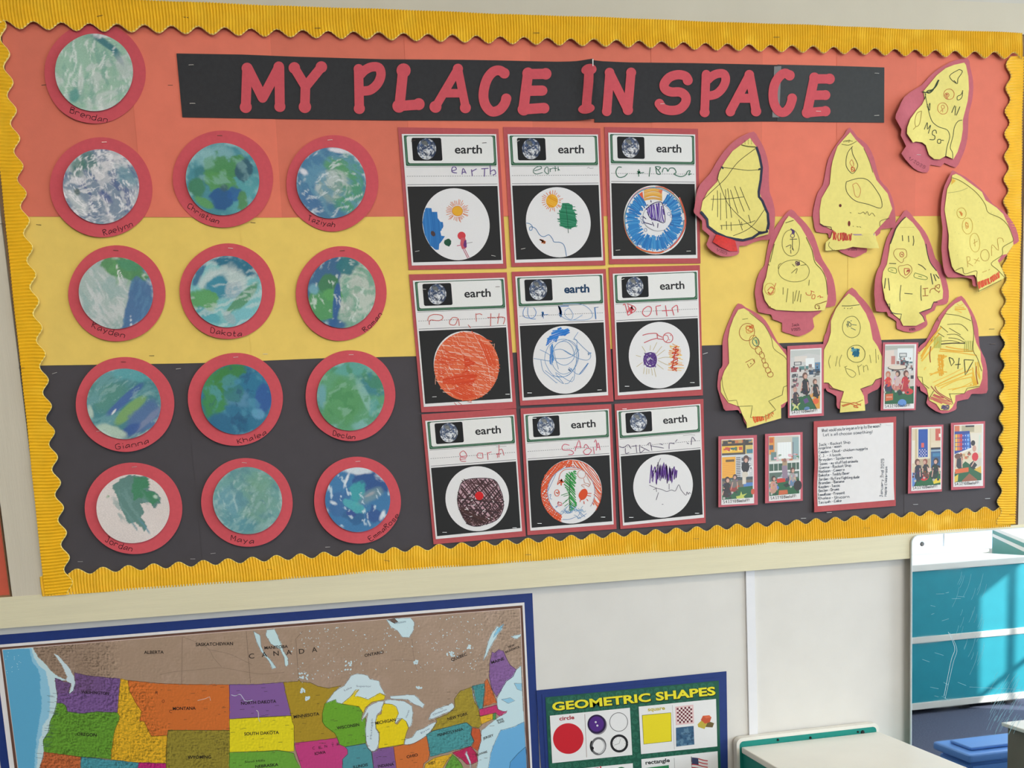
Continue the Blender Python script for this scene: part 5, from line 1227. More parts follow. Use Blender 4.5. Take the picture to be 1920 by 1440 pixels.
def RD(k, t):
    L_(k, t, (128, 116, 52), 1.2, '200,135 290,170 420,260 500,340 560,430 590,510 720,570 800,650 850,770 855,820 750,885 740,970 620,1060 690,1130 770,1215', '480,1365 600,1305 730,1240', '220,1145 290,1115 320,1180 450,1145 455,1220 480,1362')
    L_(k, t, (176, 166, 96), .9, '150,300 280,280 370,245'); k.poly(t('200,140 240,168 190,212'), (236, 186, 70))
    C = (206, 170, 66)
    k.ring(*t('300,520')[0], 8.6, 10.4, 1.0, C); k.ring(*t('360,660')[0], 10, 15.6, 1.0, C, .1); k.ring(*t('437,840')[0], 10, 18.2, 1.0, C); k.scrib(*t('290,520')[0], 3.5, 5, 10, 1.1, (226, 140, 60), 2); k.scrib(*t('355,650')[0], 3, 7, 10, 1.1, (226, 150, 60), 4)
    L_(k, t, (196, 152, 60), 1.0, '335,1000 350,1110', '335,1000 370,1000 370,1040 340,1055 410,1095', '420,1020 490,1040', '480,1000 430,1070', '625,980 630,860 700,920 690,800 740,790 755,830', '435,800 440,880', '420,850 470,820', '520,1160 570,1140', '590,1135 605,1125'); k.ring(*t('550,975')[0], 8.2, 10.8, 1.0, (190, 150, 60))
    k.hatch(t('470,1265 600,1220 705,1150 715,1210 600,1280 482,1335'), 1.35, 1.7, 1.7, [(222, 76, 44), (230, 104, 60)], 2, .03, .5, 1)
    rd = random.Random(5)
    for i in range(26): k.disc(*t('%d,%d' % (rd.randint(160, 660), rd.randint(350, 1050)))[0], .5, .5, (176, 160, 90), 6)
def RE(k, t):
    L_(k, t, (104, 98, 44), 1.4, '560,360 620,490 650,620 720,700 765,800 780,960', '230,430 185,620', '165,640 178,655', '345,212 430,185')
    k.ring(*t('402,420')[0], 16.2, 25.2, 1.0, OL); k.ring(*t('432,712')[0], 28.6, 21.3, 1.0, OL); k.scrib(*t('418,300')[0], 4, 5.2, 16, 1.2, (88, 62, 120), 2); k.ring(*t('418,345')[0], 3.6, 3.6, 1.2, (92, 70, 96)); k.scrib(*t('470,632')[0], 4.6, 4.6, 16, 1.2, (96, 62, 84), 4)
    L_(k, t, (84, 74, 60), 1.2, '418,365 418,490', '350,462 400,440 395,480', '390,382 465,380', '415,455 430,500', '400,490 402,530'); L_(k, t, OL, 1.2, '405,735 465,685 450,740', '500,655 560,645', '415,640 440,665', '300,632 275,650 270,690', '590,805 582,865', '315,885 312,960', '365,895 345,1040', '420,930 415,1055', '455,915 430,1030', '485,920 460,1030', '500,955 490,1040')
    R = (206, 96, 56)
    L_(k, t, R, 1.2, '610,920 600,965 560,960 550,935', '600,918 640,935', '620,960 645,965 640,1000 612,1000 618,962', '670,985 700,970 700,995', '700,985 732,985', '150,920 190,880 215,905 180,950 155,930', '150,940 180,960 215,930', '240,840 220,890', '185,890 225,900'); k.ring(*t('175,905')[0], 9.5, 11.5, .9, (206, 150, 60))
    L_(k, t, (140, 96, 44), 1.5, '770,1025 700,1050 650,1068 648,1100 665,1105', '665,1075 690,1078 680,1110 700,1095', '160,1100 175,1085 180,1105')
def RF(k, t):
    BK = (56, 58, 52)
    L_(k, t, BK, 1.5, '432,150 385,195 330,270 300,350 270,430', '640,430 655,530 685,625 750,710', sm=True)
    L_(k, t, (72, 70, 44), 1.4, '395,340 400,400', '460,345 465,410', '508,345 516,400 508,448', '258,632 330,635', '560,640 600,660 640,698', '375,860 360,960 363,1030', '590,860 588,950 592,1020', '412,945 500,950')
    L_(k, t, BK, 1.6, '210,790 180,905', '240,790 235,925', '690,735 712,850', '720,745 745,815', '740,745 778,790')
    RR = (186, 66, 60)
    L_(k, t, (170, 120, 60), 1.0, '385,482 330,485 305,520 315,560 350,600 385,625 405,610 410,585 440,560 440,510 420,485 385,482', '405,655 365,660 352,690 370,745 400,770 430,785 470,750 495,710 485,665 450,645 405,655')
    k.ring(*t('390,540')[0], 3.8, 4.6, 1.1, RR); k.scrib(*t('390,540')[0], 1.8, 2, 6, .9, RR, 2); L_(k, t, RR, 1.2, '415,685 465,690 470,720 430,755 415,730 415,685'); k.scrib(*t('455,712')[0], 3, 3.2, 9, 1.1, RR, 3)
    L_(k, t, (110, 130, 60), 1.1, '245,705 260,680 325,685 325,735 245,710', '528,730 650,772 635,800 520,775 528,730', '270,700 298,706', '560,765 600,772')
    L_(k, t, (164, 92, 44), 1.3, '608,895 665,888', '632,892 634,965', '605,970 665,966', '682,940 690,905 725,890 738,905', '735,868 780,852 772,893 742,872 738,905 775,930', '785,915 770,940')
    L_(k, t, BK, 1.4, '203,1072 240,1063 246,1110', '265,1145 320,1158 385,1160 370,1215', '608,1240 590,1190 558,1148 690,1100 722,1032 760,1035', sm=False); L_(k, t, (214, 196, 104), .8, '370,258 520,258')
def RG(k, t):
    R = (172, 92, 44)
    k.ring(*t('405,362')[0], 14, 16.6, 1.1, R, .2); k.scrib(*t('430,330')[0], 8, 8, 12, 1.0, (222, 130, 60), 4); k.scrib(*t('450,305')[0], 4, 4, 10, 1.4, (222, 110, 50), 5); k.ring(*t('480,472')[0], 8.2, 13.2, 1.1, (196, 120, 56), -.2); k.ring(*t('500,468')[0], 6, 8.2, 1.3, (60, 116, 96), -.2); k.scrib(*t('500,465')[0], 4, 6, 8, .9, (90, 146, 116), 2)
    for (x, y, rx, ry) in ((530, 560, 5.6, 8), (566, 610, 4.2, 6.6), (606, 720, 4.6, 5.4), (632, 775, 4.8, 5.6), (656, 820, 5.2, 5)): k.ring(*t('%d,%d' % (x, y))[0], rx, ry, 1.1, R, -.4)
    L_(k, t, R, 1.2, '563,658 600,648 604,700 572,692 563,658', '388,690 465,650 490,690 430,748 408,705', '480,652 490,690', sm=False); k.disc(*t('447,702')[0], 1.1, 1.1, (120, 56, 30), 8)
    L_(k, t, (126, 118, 56), 1.0, '430,150 540,240 600,300 670,430 695,540 800,620 830,660', '135,850 145,960 190,1110', '355,225 415,215'); L_(k, t, (116, 106, 52), 1.1, '190,1110 282,1100 300,1168 462,1158 440,1285 600,1275 715,1200 640,1108 785,1040 800,955 838,940', sm=False)
    k.hatch(t('458,1275 580,1275 590,1310 480,1340'), 1.4, 1.5, 1.7, [(224, 84, 36), (232, 104, 50)], 3, 0, .5, 1); k.hatch(t('595,1265 690,1225 680,1270 600,1320'), 1.5, 2.2, 1.4, [(226, 120, 60)], 4, .1, .6, 2)
def RH(k, t):
    OR = [(240, 190, 70), (236, 178, 56), (244, 204, 96)]
    k.hatch(t('360,640 600,620 720,690 760,740 440,720 400,760 390,940 350,930 330,760'), .1, 3.4, 2.4, [(232, 170, 50), (238, 184, 66)], 1, .15, .8); k.hatch(t('330,720 400,720 395,950 350,950'), 1.4, 3, 2.6, [(230, 166, 44)], 2, .1); k.hatch(t('130,700 330,480 400,330 440,250 420,300 340,560 190,900'), -.9, 4.2, 2.2, OR, 3, .25, .8); k.hatch(t('230,900 700,880 720,1060 520,1130 300,1060'), -.35, 4.6, 1.8, OR, 4, .25, .8); k.hatch(t('720,800 790,800 790,960 740,1060 690,1050'), 1.4, 3.4, 2.4, [(238, 186, 60)], 5, .15); k.hatch(t('520,180 600,180 640,260 520,270'), .2, 4, 1.8, OR, 6, .2, .8)
    D = (104, 92, 44)
    L_(k, t, D, 1.1, '415,280 560,300 690,355', '435,395 560,390 620,420 660,465', '360,410 440,480', '455,435 580,508', '430,505 540,505 620,560', '335,485 400,530', '445,540 540,550 630,590', '370,575 480,570 570,590', '690,310 722,480 716,670 760,760 805,900', '330,320 340,360'); k.line(t('365,607 500,597 635,597'), 2.0, (76, 62, 44), sm=True)
    for x in range(300, 380, 14): L_(k, t, (164, 176, 70), 1.1, '%d,525 %d,650' % (x, x-8))
    for x in range(625, 715, 20): L_(k, t, (150, 158, 66), 1.1, '%d,570 %d,690' % (x+8, x-4))
    L_(k, t, (166, 84, 36), 1.8, '258,630 245,720 252,805', '748,845 745,930 755,1040'); L_(k, t, (52, 54, 36), 1.5, '455,752 480,842 512,800 495,765 455,750', '520,830 578,824', '565,755 548,875', '618,775 720,780 628,942 618,775', sm=False)
    k.hatch(t('240,1195 290,1150 480,1232 480,1262 340,1245'), .35, 2.2, 2.2, [(196, 84, 84), (206, 110, 96)], 4, .05, .5); L_(k, t, (172, 76, 76), 1.6, '300,1065 340,1130 480,1215', '260,1060 330,1140 480,1235'); k.scrib(*t('405,1290')[0], 7, 4.4, 26, 1.2, (92, 76, 116), 5)
    L_(k, t, (104, 92, 44), 1.1, '110,960 165,965 172,1030 240,1085', '455,1140 492,1258', '455,1145 620,1140 650,1082 770,1065', '240,1190 290,1110', sm=False)
def RI(k, t):
    L_(k, t, (84, 82, 46), 1.2, '318,243 400,245 500,232'); 
    for (x, y) in ((345, 268), (378, 272), (402, 272), (420, 266)): k.disc(*t('%d,%d' % (x, y))[0], .9, .9, (90, 86, 50), 8)
    k.ring(*t('422,462')[0], 16.6, 20.4, 1.0, (116, 112, 62)); L_(k, t, (70, 92, 84), 1.1, '378,402 415,425 412,455 385,440 380,405', '425,436 475,442', '415,470 465,493', '400,405 388,440', '370,430 385,465', '410,400 425,395'); k.ring(*t('470,740')[0], 16.6, 16.4, 1.1, (110, 106, 50))
    k.scrib(*t('460,722')[0], 8, 9, 34, 1.5, (40, 116, 140), 2); k.scrib(*t('465,730')[0], 6, 7, 26, 1.6, (24, 96, 128), 3); k.disc(*t('468,732')[0], 5.6, 6.6, (30, 104, 132), 14); k.scrib(*t('450,700')[0], 6, 5, 14, 1.0, (90, 160, 176), 6)
    L_(k, t, (140, 132, 70), 1.0, '205,755 185,820 200,890', '275,765 255,870', '320,750 295,820 300,875', '610,750 625,835', '672,690 680,835', '700,750 705,800', '345,880 375,868', '355,872 375,940 430,985 468,950 430,912 365,893', '488,860 508,960', '490,880 530,850', '545,860 552,930', '545,882 580,858 595,910')
    L_(k, t, (164, 112, 56), 1.2, '300,1240 430,1255 535,1220'); L_(k, t, (206, 112, 56), 1.7, '310,1280 400,1262 480,1300 430,1290 512,1262', '320,1290 380,1270 440,1250 510,1280'); L_(k, t, (92, 74, 44), 1.2, '145,1040 182,1043 195,1095 330,1130', '740,985 672,1010 640,1060 515,1105 538,1135', sm=False)
D_R = DB+.0034
rocket('yellow paper rocket with thick dark marker edge and tally marks', (1290, 240, 5.76),
 '710,40 760,110 810,200 850,310 872,430 872,560 880,690 905,760 925,840 935,930 915,1070 875,1215 800,1215 700,1240 620,1275 548,1278 548,1345 520,1375 440,1393 340,1393 240,1340 185,1265 220,1175 140,1105 135,1020 45,940 45,880 70,740 120,620 230,500 300,380 390,250 500,140 600,80',
 '668,110 700,160 735,205 770,290 800,400 790,560 770,690 820,880 860,930 850,1050 835,1170 700,1195 660,1205 590,1222 500,1212 400,1195 290,1150 197,1078 180,995 108,935 130,820 200,700 315,580 330,480 400,360 480,250 575,180', RA, DB+.0048,
 lifts=[(45, 900, 40, .012), (250, 1350, 40, .007), (860, 1200, 30, .010)], plifts=[(800, 1170, 26, .005)], flame=('290,1160 400,1195 500,1215 530,1335 440,1340 330,1300 250,1245', [(300, 1270, 20, .003)]), date=[('1/2025', (290, 1340), (405, 1375), 5)])
rocket('yellow paper rocket with a flame drop window and torn folded lower flap', (1510, 230, 5.54),
 '458,52 540,150 640,230 710,370 770,590 850,680 900,790 920,900 918,1080 895,1100 785,1110 775,1150 710,1190 640,1180 640,1330 610,1355 520,1400 440,1380 345,1330 430,1290 300,1220 240,1190 230,1150 110,1135 85,1030 75,960 95,840 130,720 180,650 210,500 240,370 320,230 400,130',
 '462,102 520,180 600,260 690,480 735,600 850,740 890,900 850,990 770,1080 700,1160 620,1158 480,1158 370,1165 290,1120 180,1070 150,1050 145,920 165,790 250,640 265,480 280,400 330,250 390,180', RB, D_R,
 lifts=[(895, 1090, 26, .006)], plifts=[(850, 960, 30, .002)], flap=('285,1122 470,1165 700,1165 700,1230 732,1322 640,1322 480,1297 400,1320 205,1335 210,1245 260,1200', [(640, 1310, 34, .012), (400, 1300, 30, .003)], RBf), date=[('1/2025', (440, 1330), (535, 1325), 4)])
rocket('tilted yellow paper rocket in the upper right corner with a three-cornered window', (1660, 100, 6.26),
 '965,62 990,150 1020,280 1030,400 1015,560 975,720 970,850 960,1000 930,1130 880,1250 820,1345 690,1290 650,1330 530,1310 515,1340 490,1400 380,1385 270,1310 165,1190 215,1110 155,980 160,915 80,790 110,690 200,530 350,420 420,380 500,290 600,200 700,140 800,90',
 '925,110 945,140 970,270 975,420 960,560 905,780 905,900 885,1020 840,1160 785,1250 690,1215 620,1255 560,1250 500,1200 460,1090 410,1060 320,1060 285,1075 215,970 215,900 250,800 340,690 420,610 455,540 440,450 500,380 600,260 700,180 800,140', RC, D_R,
 lifts=[(80, 790, 40, .012), (165, 1200, 30, .007)], plifts=[(250, 1000, 40, .004), (560, 1240, 35, .004)], date=[('1/2025', (250, 1255), (460, 1355), 5)], staples_=((365, 1190, .05),))
rocket('yellow paper rocket overlapping the right border strip, faint yellow pencil drawing', (1750, 310, 5.76),
 '205,55 260,85 350,130 480,230 560,310 640,420 760,500 830,580 890,680 920,820 860,860 790,970 700,1060 670,1050 740,1130 730,1240 600,1290 460,1310 420,1290 410,1230 300,1210 150,1210 100,1100 80,960 75,880 90,680 75,540 85,380 120,220 180,100',
 '240,95 290,120 370,180 440,230 520,290 560,380 680,460 750,530 800,640 850,780 860,860 790,960 740,970 690,1030 735,1120 770,1210 730,1238 490,1370 480,1290 450,1220 430,1190 330,1200 220,1155 180,1100 150,990 135,900 145,760 135,640 115,480 130,370 145,260 190,170 200,110', RD, DB+.0098,
 lifts=[(80, 900, 50, .004)], plifts=[(150, 1000, 40, .005), (300, 1190, 35, .003)])
rocket('yellow paper rocket with two round windows and purple headed figures', (1410, 380, 5.54),
 '405,70 470,130 560,220 640,340 690,480 730,590 800,700 845,800 870,950 860,1070 755,1090 700,1150 630,1200 645,1290 600,1340 490,1390 400,1365 310,1335 310,1250 210,1215 190,1165 60,1140 35,1020 25,930 50,790 90,700 130,650 150,530 185,370 240,260 320,150',
 '378,140 430,170 500,250 560,350 620,470 650,600 720,680 770,790 780,960 770,1040 745,1120 600,1132 450,1132 330,1125 240,1120 170,1090 120,1020 100,930 110,850 140,780 165,660 190,540 230,420 290,290 340,190', RE, D_R+.0002,
 lifts=[(60, 1130, 35, .003)], plifts=[(450, 1130, 60, .004), (110, 950, 30, .003)], date=[('Jack', (415, 1285), (490, 1278), 5), ('1/2025', (410, 1335), (500, 1325), 5)])
rocket('yellow paper rocket with two red heart shapes and small green rectangles', (1620, 380, 5.54),
 '440,75 530,180 600,260 660,350 710,480 740,580 810,660 850,790 878,920 870,1030 830,1060 750,1070 730,1120 640,1170 655,1240 640,1290 500,1350 340,1310 335,1235 240,1180 220,1140 110,1135 85,1010 80,940 100,800 140,690 170,640 200,500 240,360 310,240 380,140',
 '433,150 500,210 570,300 620,400 650,520 680,620 750,710 790,800 815,920 810,1000 720,1035 690,1100 560,1150 610,1240 520,1285 400,1280 370,1215 290,1160 240,1100 180,1020 165,930 165,830 190,720 235,640 255,520 265,440 300,340 350,230', RF, D_R+.0004,
 lifts=[(85, 1000, 40, .010)], plifts=[(520, 1280, 30, .007), (180, 1020, 30, .003)], date=[('1/2025', (470, 1330), (530, 1325), 4)])
rocket('yellow paper rocket with orange circles and a trail of small rings', (1330, 560, 5.76),
 '308,52 390,95 480,140 570,200 640,290 730,460 800,540 840,600 845,1100 765,1190 768,1288 610,1338 410,1388 350,1250 320,1240 295,1205 160,1215 130,1150 100,1020 85,950 95,830 110,760 140,720 140,480 170,350 230,200',
 '310,120 370,105 440,150 540,240 600,300 670,420 740,500 830,620 838,1110 770,1150 772,1292 400,1400 395,1340 340,1240 310,1170 190,1130 120,1010 120,900 160,780 210,700 205,560 200,440 220,320 260,210', RG, D_R,
 lifts=[(160, 1210, 30, .008)], plifts=[(400, 1390, 25, .002)])
rocket('golden scribbled yellow paper rocket beside the right border', (1700, 540, 5.76),
 '588,85 660,180 730,310 770,440 785,640 840,760 865,900 850,1050 835,1140 740,1145 690,1150 660,1200 540,1225 530,1300 490,1330 370,1358 260,1300 210,1240 225,1160 150,1110 140,1060 100,1040 100,690 200,580 270,450 330,330 420,220 500,140',
 '588,135 650,220 700,350 720,480 745,590 790,690 795,790 815,870 800,980 765,1075 650,1110 610,1140 520,1160 515,1230 480,1290 440,1325 350,1320 310,1255 240,1215 230,1160 215,1090 130,990 112,960 110,720 190,640 270,570 320,470 370,350 440,240 520,170', RH, D_R,
 lifts=[(835, 1130, 30, .009), (370, 1350, 30, .004)], plifts=[(765, 1075, 26, .003)])
rocket('yellow paper rocket between two photo prints with a teal filled window', (1520, 530, 5.54),
 '425,52 500,130 570,200 640,300 690,440 730,590 745,700 745,1000 725,1060 690,1110 590,1160 595,1250 555,1270 540,1325 310,1325 260,1270 260,1180 170,1130 150,1090 130,1080 130,620 160,520 200,380 250,280 330,160',
 '383,118 440,160 510,240 570,320 610,420 640,590 690,660 740,770 740,990 670,1010 630,1070 510,1105 545,1180 555,1332 295,1352 300,1240 340,1130 230,1095 185,1045 132,1040 135,700 180,610 205,520 205,400 260,270 330,170', RI, D_R,
 lifts=[(260, 1260, 24, .003)], plifts=[(380, 170, 26, .004), (430, 1340, 30, .004)])

# ================================================================== photo prints
def photo(label, back, white, img, fn, cap, i):
    cx = sum(p[0] for p in back)/4; cy = max(p[1] for p in back)
    root = thing('photo_print', label, 'photo', W(cx, cy), 'countdown photo prints'); root.location.y = 0
    d = DB+.0066
    lift = [(back[3][0], back[3][1], 26, .0035 if i % 2 else .002), (back[2][0], back[2][1], 22, .002)]
    cb = None
    paper(root, 'backing', back, d, M_MAUVE)
    paper(root, 'print', white, d+.0009, M_PAGE)
    k = Ink(d+.0015, cb)
    q = img
    k.base = lambda u, v: Q(q, u, v)
    class U:
        def r(s, u0, v0, u1, v1, c): k.poly([Q(q, u0, v0), Q(q, u1, v0), Q(q, u1, v1), Q(q, u0, v1)], c)
        def p(s, st, c): k.poly([Q(q, *[float(a) for a in w.split(',')]) for w in st.split()], c)
        def e(s, u, v, a, b, c, n=12): k.poly([Q(q, u+a*math.cos(6.2832*j/n), v+b*math.sin(6.2832*j/n)) for j in range(n)], c)
        def l(s, st, w, c): k.line([Q(q, *[float(a) for a in z.split(',')]) for z in st.split()], w, c)
        def kid(s, u, v, sc, hair, top, bot):
            rr = random.Random(int(u*997+v*331)); sk = (208, 164, 146); lean = rr.uniform(-.05, .05)*sc
            s.e(u+lean, v+.17*sc, .10*sc, .05*sc, bot); s.e(u+lean*.5, v+.10*sc, .085*sc, .062*sc, top)
            a, b = rr.uniform(-.03, .02)*sc, rr.uniform(-.02, .03)*sc
            s.l('%f,%f %f,%f' % (u-.06*sc, v+.08*sc, u-.09*sc+a, v+.19*sc), 1.3*sc, sk); s.l('%f,%f %f,%f' % (u+.06*sc, v+.08*sc, u+.09*sc+b, v+.18*sc), 1.3*sc, sk)
            s.e(u, v+.008*sc, .062*sc, .040*sc, hair); s.e(u+rr.uniform(-.02, .02)*sc, v+.016*sc, .038*sc, .025*sc, sk)
            s.e(u-.05*sc+a, v+.225*sc, .03*sc, .014*sc, (190, 184, 178)); s.e(u+.05*sc+b, v+.225*sc, .03*sc, .014*sc, (60, 58, 60))
            for _ in range(7):
                x, y = u+rr.uniform(-.1, .1)*sc, v+rr.uniform(.05, .2)*sc
                s.e(x, y, .02*sc, .014*sc, tuple(min(255, max(0, c+rr.randint(-38, 38))) for c in (top if y < v+.13*sc else bot)), 6)
    fn(U(), random.Random(i))
    k.build(root, 'photo_image', PRINT)
    k = Ink(d+.0016, cb)
    a, b = Q(white, .07, .975), Q(white, .86, .965)
    k.hand('5 4 3 2 1 0 Blastoff!', a, b, 5.0, (66, 66, 72), .8); k.build(root, 'caption')
GR, WDW = (38, 98, 62), (232, 236, 236)
def busy(U, rd, u0, v0, u1, v1, cols, n, s=.05):
    for _ in range(n):
        u, v = rd.uniform(u0, u1-s), rd.uniform(v0, v1-s*.5); U.r(u, v, min(u1, u+s*rd.uniform(.4, 1.6)), min(v1, v+s*rd.uniform(.2, .7)), rd.choice(cols))
def F1(U, rd):
    U.r(0, 0, 1, 1, (206, 206, 204)); U.p('0,0 1,0 1,.1 .6,.06 0,.12', (196, 200, 196)); U.r(.12, .1, .55, .2, (222, 214, 206)); U.r(.5, .14, .8, .3, (236, 240, 240)); U.r(.1, .19, .36, .25, (70, 74, 80)); U.r(.13, .2, .33, .24, (206, 204, 202)); U.r(.82, .22, 1, .42, (92, 136, 170))
    U.r(0, .28, .25, .36, (150, 70, 84)); U.r(.2, .32, .6, .42, (214, 208, 204)); U.r(.62, .33, .98, .42, (52, 78, 104)); U.r(.28, .27, .6, .33, (90, 130, 130)); busy(U, rd, 0, .24, 1, .55, [(60, 60, 66), (180, 178, 176), (140, 120, 116), (96, 100, 104)], 34, .09)
    U.r(0, .46, 1, .78, (196, 190, 184)); busy(U, rd, 0, .45, .3, .66, [(180, 120, 130), (210, 206, 202), (90, 80, 84)], 12, .1)
    U.p('0,.8 .62,.75 1,.7 1,1 0,1', GR); U.p('.62,.75 1,.7 1,1 .88,1', (218, 156, 62)); U.l('.62,.75 .88,1', 1.4, (40, 50, 44)); U.e(.86, .87, .1, .05, (226, 100, 52)); U.p('.02,.88 .13,.87 .18,.80 .22,.88 .33,.88 .24,.93 .28,1 .17,.95 .05,1 .1,.93', (206, 214, 130)); U.p('.42,.83 .55,.8 .62,.87 .48,.9', (98, 70, 130)); U.e(.55, .98, .1, .03, (88, 130, 176))
    U.kid(.48, .42, 1.5, (110, 80, 70), (46, 46, 52), (40, 42, 48)); U.kid(.82, .53, 1.25, (120, 90, 76), (48, 44, 50), (44, 40, 44)); U.kid(.14, .64, 1.2, (190, 150, 140), (66, 56, 66), (50, 46, 56))
def F2(U, rd):
    U.r(0, 0, 1, 1, (208, 206, 202)); U.p('0,0 1,0 1,.05 0,.08', (178, 182, 174)); U.r(.42, .05, .95, .3, (230, 236, 236)); U.r(.0, .08, .3, .36, (226, 210, 200)); U.r(.48, .13, .74, .2, (72, 78, 82)); U.r(.5, .14, .72, .19, (210, 212, 210)); U.r(.2, .18, .34, .32, (196, 130, 120)); U.r(.52, .25, .72, .34, (120, 60, 66)); busy(U, rd, .2, .2, 1, .5, [(56, 70, 80), (200, 200, 198), (90, 120, 124), (150, 110, 104)], 36, .08)
    U.e(.42, .38, .34, .045, (88, 74, 70), 20); U.e(.42, .372, .31, .036, (222, 208, 192), 20); U.r(0, .44, 1, .74, (206, 196, 188)); busy(U, rd, .7, .34, 1, .6, [(60, 62, 68), (210, 208, 206)], 12, .1)
    U.p('0,.74 1,.7 1,1 0,1', GR); U.e(.82, .79, .16, .055, (206, 60, 56), 18); U.p('.02,.83 .28,.82 .28,.93 .02,.95', (206, 104, 62)); U.r(.05, .87, .25, .89, (226, 170, 140)); U.p('.42,.79 .55,.77 .6,.84 .48,.86', (34, 56, 56)); U.e(.6, .985, .15, .065, (96, 144, 208), 18)
    U.kid(.1, .48, 1.4, (196, 120, 90), (206, 62, 56), (60, 62, 84)); U.kid(.44, .47, 1.4, (76, 60, 58), (206, 180, 176), (196, 120, 112)); U.kid(.72, .47, 1.5, (110, 74, 64), (190, 52, 56), (176, 52, 58))
def F3(U, rd):
    U.r(0, 0, 1, 1, (206, 196, 170)); U.r(0, 0, 1, .09, (196, 160, 96)); busy(U, rd, 0, 0, 1, .07, [(90, 120, 130), (206, 120, 70), (60, 60, 60)], 14, .1); U.r(0, .06, 1, .1, (66, 58, 54)); U.r(.0, .1, .7, .22, (240, 190, 60)); busy(U, rd, .02, .12, .66, .2, [(206, 80, 60), (70, 130, 90), (60, 90, 120), (250, 220, 120)], 16, .09); U.r(.68, 0, .76, .25, (74, 66, 60)); U.r(.76, .1, 1, .24, (214, 190, 110)); U.r(.8, .17, 1, .24, (70, 130, 150)); U.r(0, .22, .75, .255, (76, 70, 66)); U.r(0, .255, 1, .285, (206, 214, 220))
    U.r(0, .285, .44, .64, (242, 176, 56)); U.r(.12, .33, .4, .37, (110, 84, 50))
    for j in range(7): U.r(.03, .39+j*.032, .4, .395+j*.032, (224, 130, 70))
    U.r(.44, .285, 1, .66, (206, 208, 210))
    for j in range(12): U.r(.46, .3+j*.03, .6, .312+j*.03, (60, 56, 64))
    busy(U, rd, .6, .3, 1, .62, [(90, 96, 110), (230, 230, 230), (120, 130, 150)], 26, .08); U.r(0, .64, 1, .69, (70, 84, 88)); U.r(0, .69, 1, .82, (120, 110, 96)); U.r(.7, .74, 1, .82, (84, 130, 196)); U.p('0,.82 1,.8 1,1 0,1', GR); U.p('.14,.87 .25,.83 .36,.9 .16,.98', (98, 62, 138)); U.p('.45,.96 .58,.95 .62,.88 .66,.94 .82,.92 .7,.97 .74,1 .48,1', (196, 206, 96)); U.e(1.0, .9, .06, .05, (206, 90, 60))
    U.r(.66, .55, .78, .76, (222, 214, 200)); U.e(.78, .34, .1, .07, (92, 70, 66)); U.e(.76, .47, .13, .1, (40, 40, 46)); U.e(.78, .36, .055, .04, (216, 170, 152)); U.e(.75, .6, .1, .05, (216, 208, 192)); U.kid(.17, .66, 1.4, (74, 50, 46), (46, 40, 44), (60, 44, 46)); U.kid(.42, .62, 1.2, (70, 58, 58), (120, 112, 108), (150, 60, 56))
def F4(U, rd):
    U.r(0, 0, 1, 1, (206, 202, 190)); U.r(0, 0, .18, .3, (226, 150, 66)); U.r(0, .02, .14, .1, (206, 100, 60)); U.r(0, .14, .14, .22, (90, 96, 116)); U.r(.78, .02, 1, .4, (150, 176, 180)); U.r(.78, .1, .82, .4, (120, 130, 140)); U.r(.28, .1, .74, .38, (240, 244, 244))
    for j in range(5): U.r(.3+j*.09, .1, .305+j*.09, .36, (206, 214, 216))
    U.r(.06, .26, .24, .4, (110, 140, 140)); busy(U, rd, .05, .3, 1, .44, [(210, 206, 200), (80, 130, 90), (226, 180, 190), (200, 120, 90)], 18, .08); U.r(0, .42, 1, .46, (226, 228, 224)); U.r(0, .46, 1, .58, (70, 98, 84))
    for j in range(6): U.r(.14+j*.15, .46, .16+j*.15, .58, (220, 222, 216))
    U.r(0, .58, 1, .61, (226, 228, 224)); U.r(0, .61, 1, .76, (90, 112, 102)); busy(U, rd, .2, .62, 1, .76, [(196, 200, 204), (140, 150, 160), (206, 170, 140)], 16, .1); U.p('0,.8 .3,.76 1,.74 1,1 0,1', GR); U.p('.24,.72 .52,.71 .54,.78 .26,.79', (206, 56, 44)); U.r(.54, .7, .74, .77, (70, 72, 96)); U.e(.16, .87, .16, .045, (88, 130, 206), 16); U.p('.46,.83 .6,.8 .7,.85 .56,.88', (36, 52, 46)); U.p('.32,.92 .6,.92 .62,.99 .3,1', (206, 104, 62)); U.l('.75,.76 .95,.99', 1.2, (36, 44, 40))
    U.r(.44, .42, .6, .58, (176, 150, 120)); U.e(.52, .41, .06, .035, (150, 110, 100)); U.p('.42,.5 .6,.5 .62,.72 .44,.72', (150, 130, 150)); U.kid(.14, .7, 1.2, (70, 50, 46), (206, 150, 130), (196, 150, 130)); U.kid(.78, .58, 1.3, (100, 76, 70), (170, 160, 160), (110, 130, 160)); U.e(.95, .86, .14, .09, (46, 40, 42))
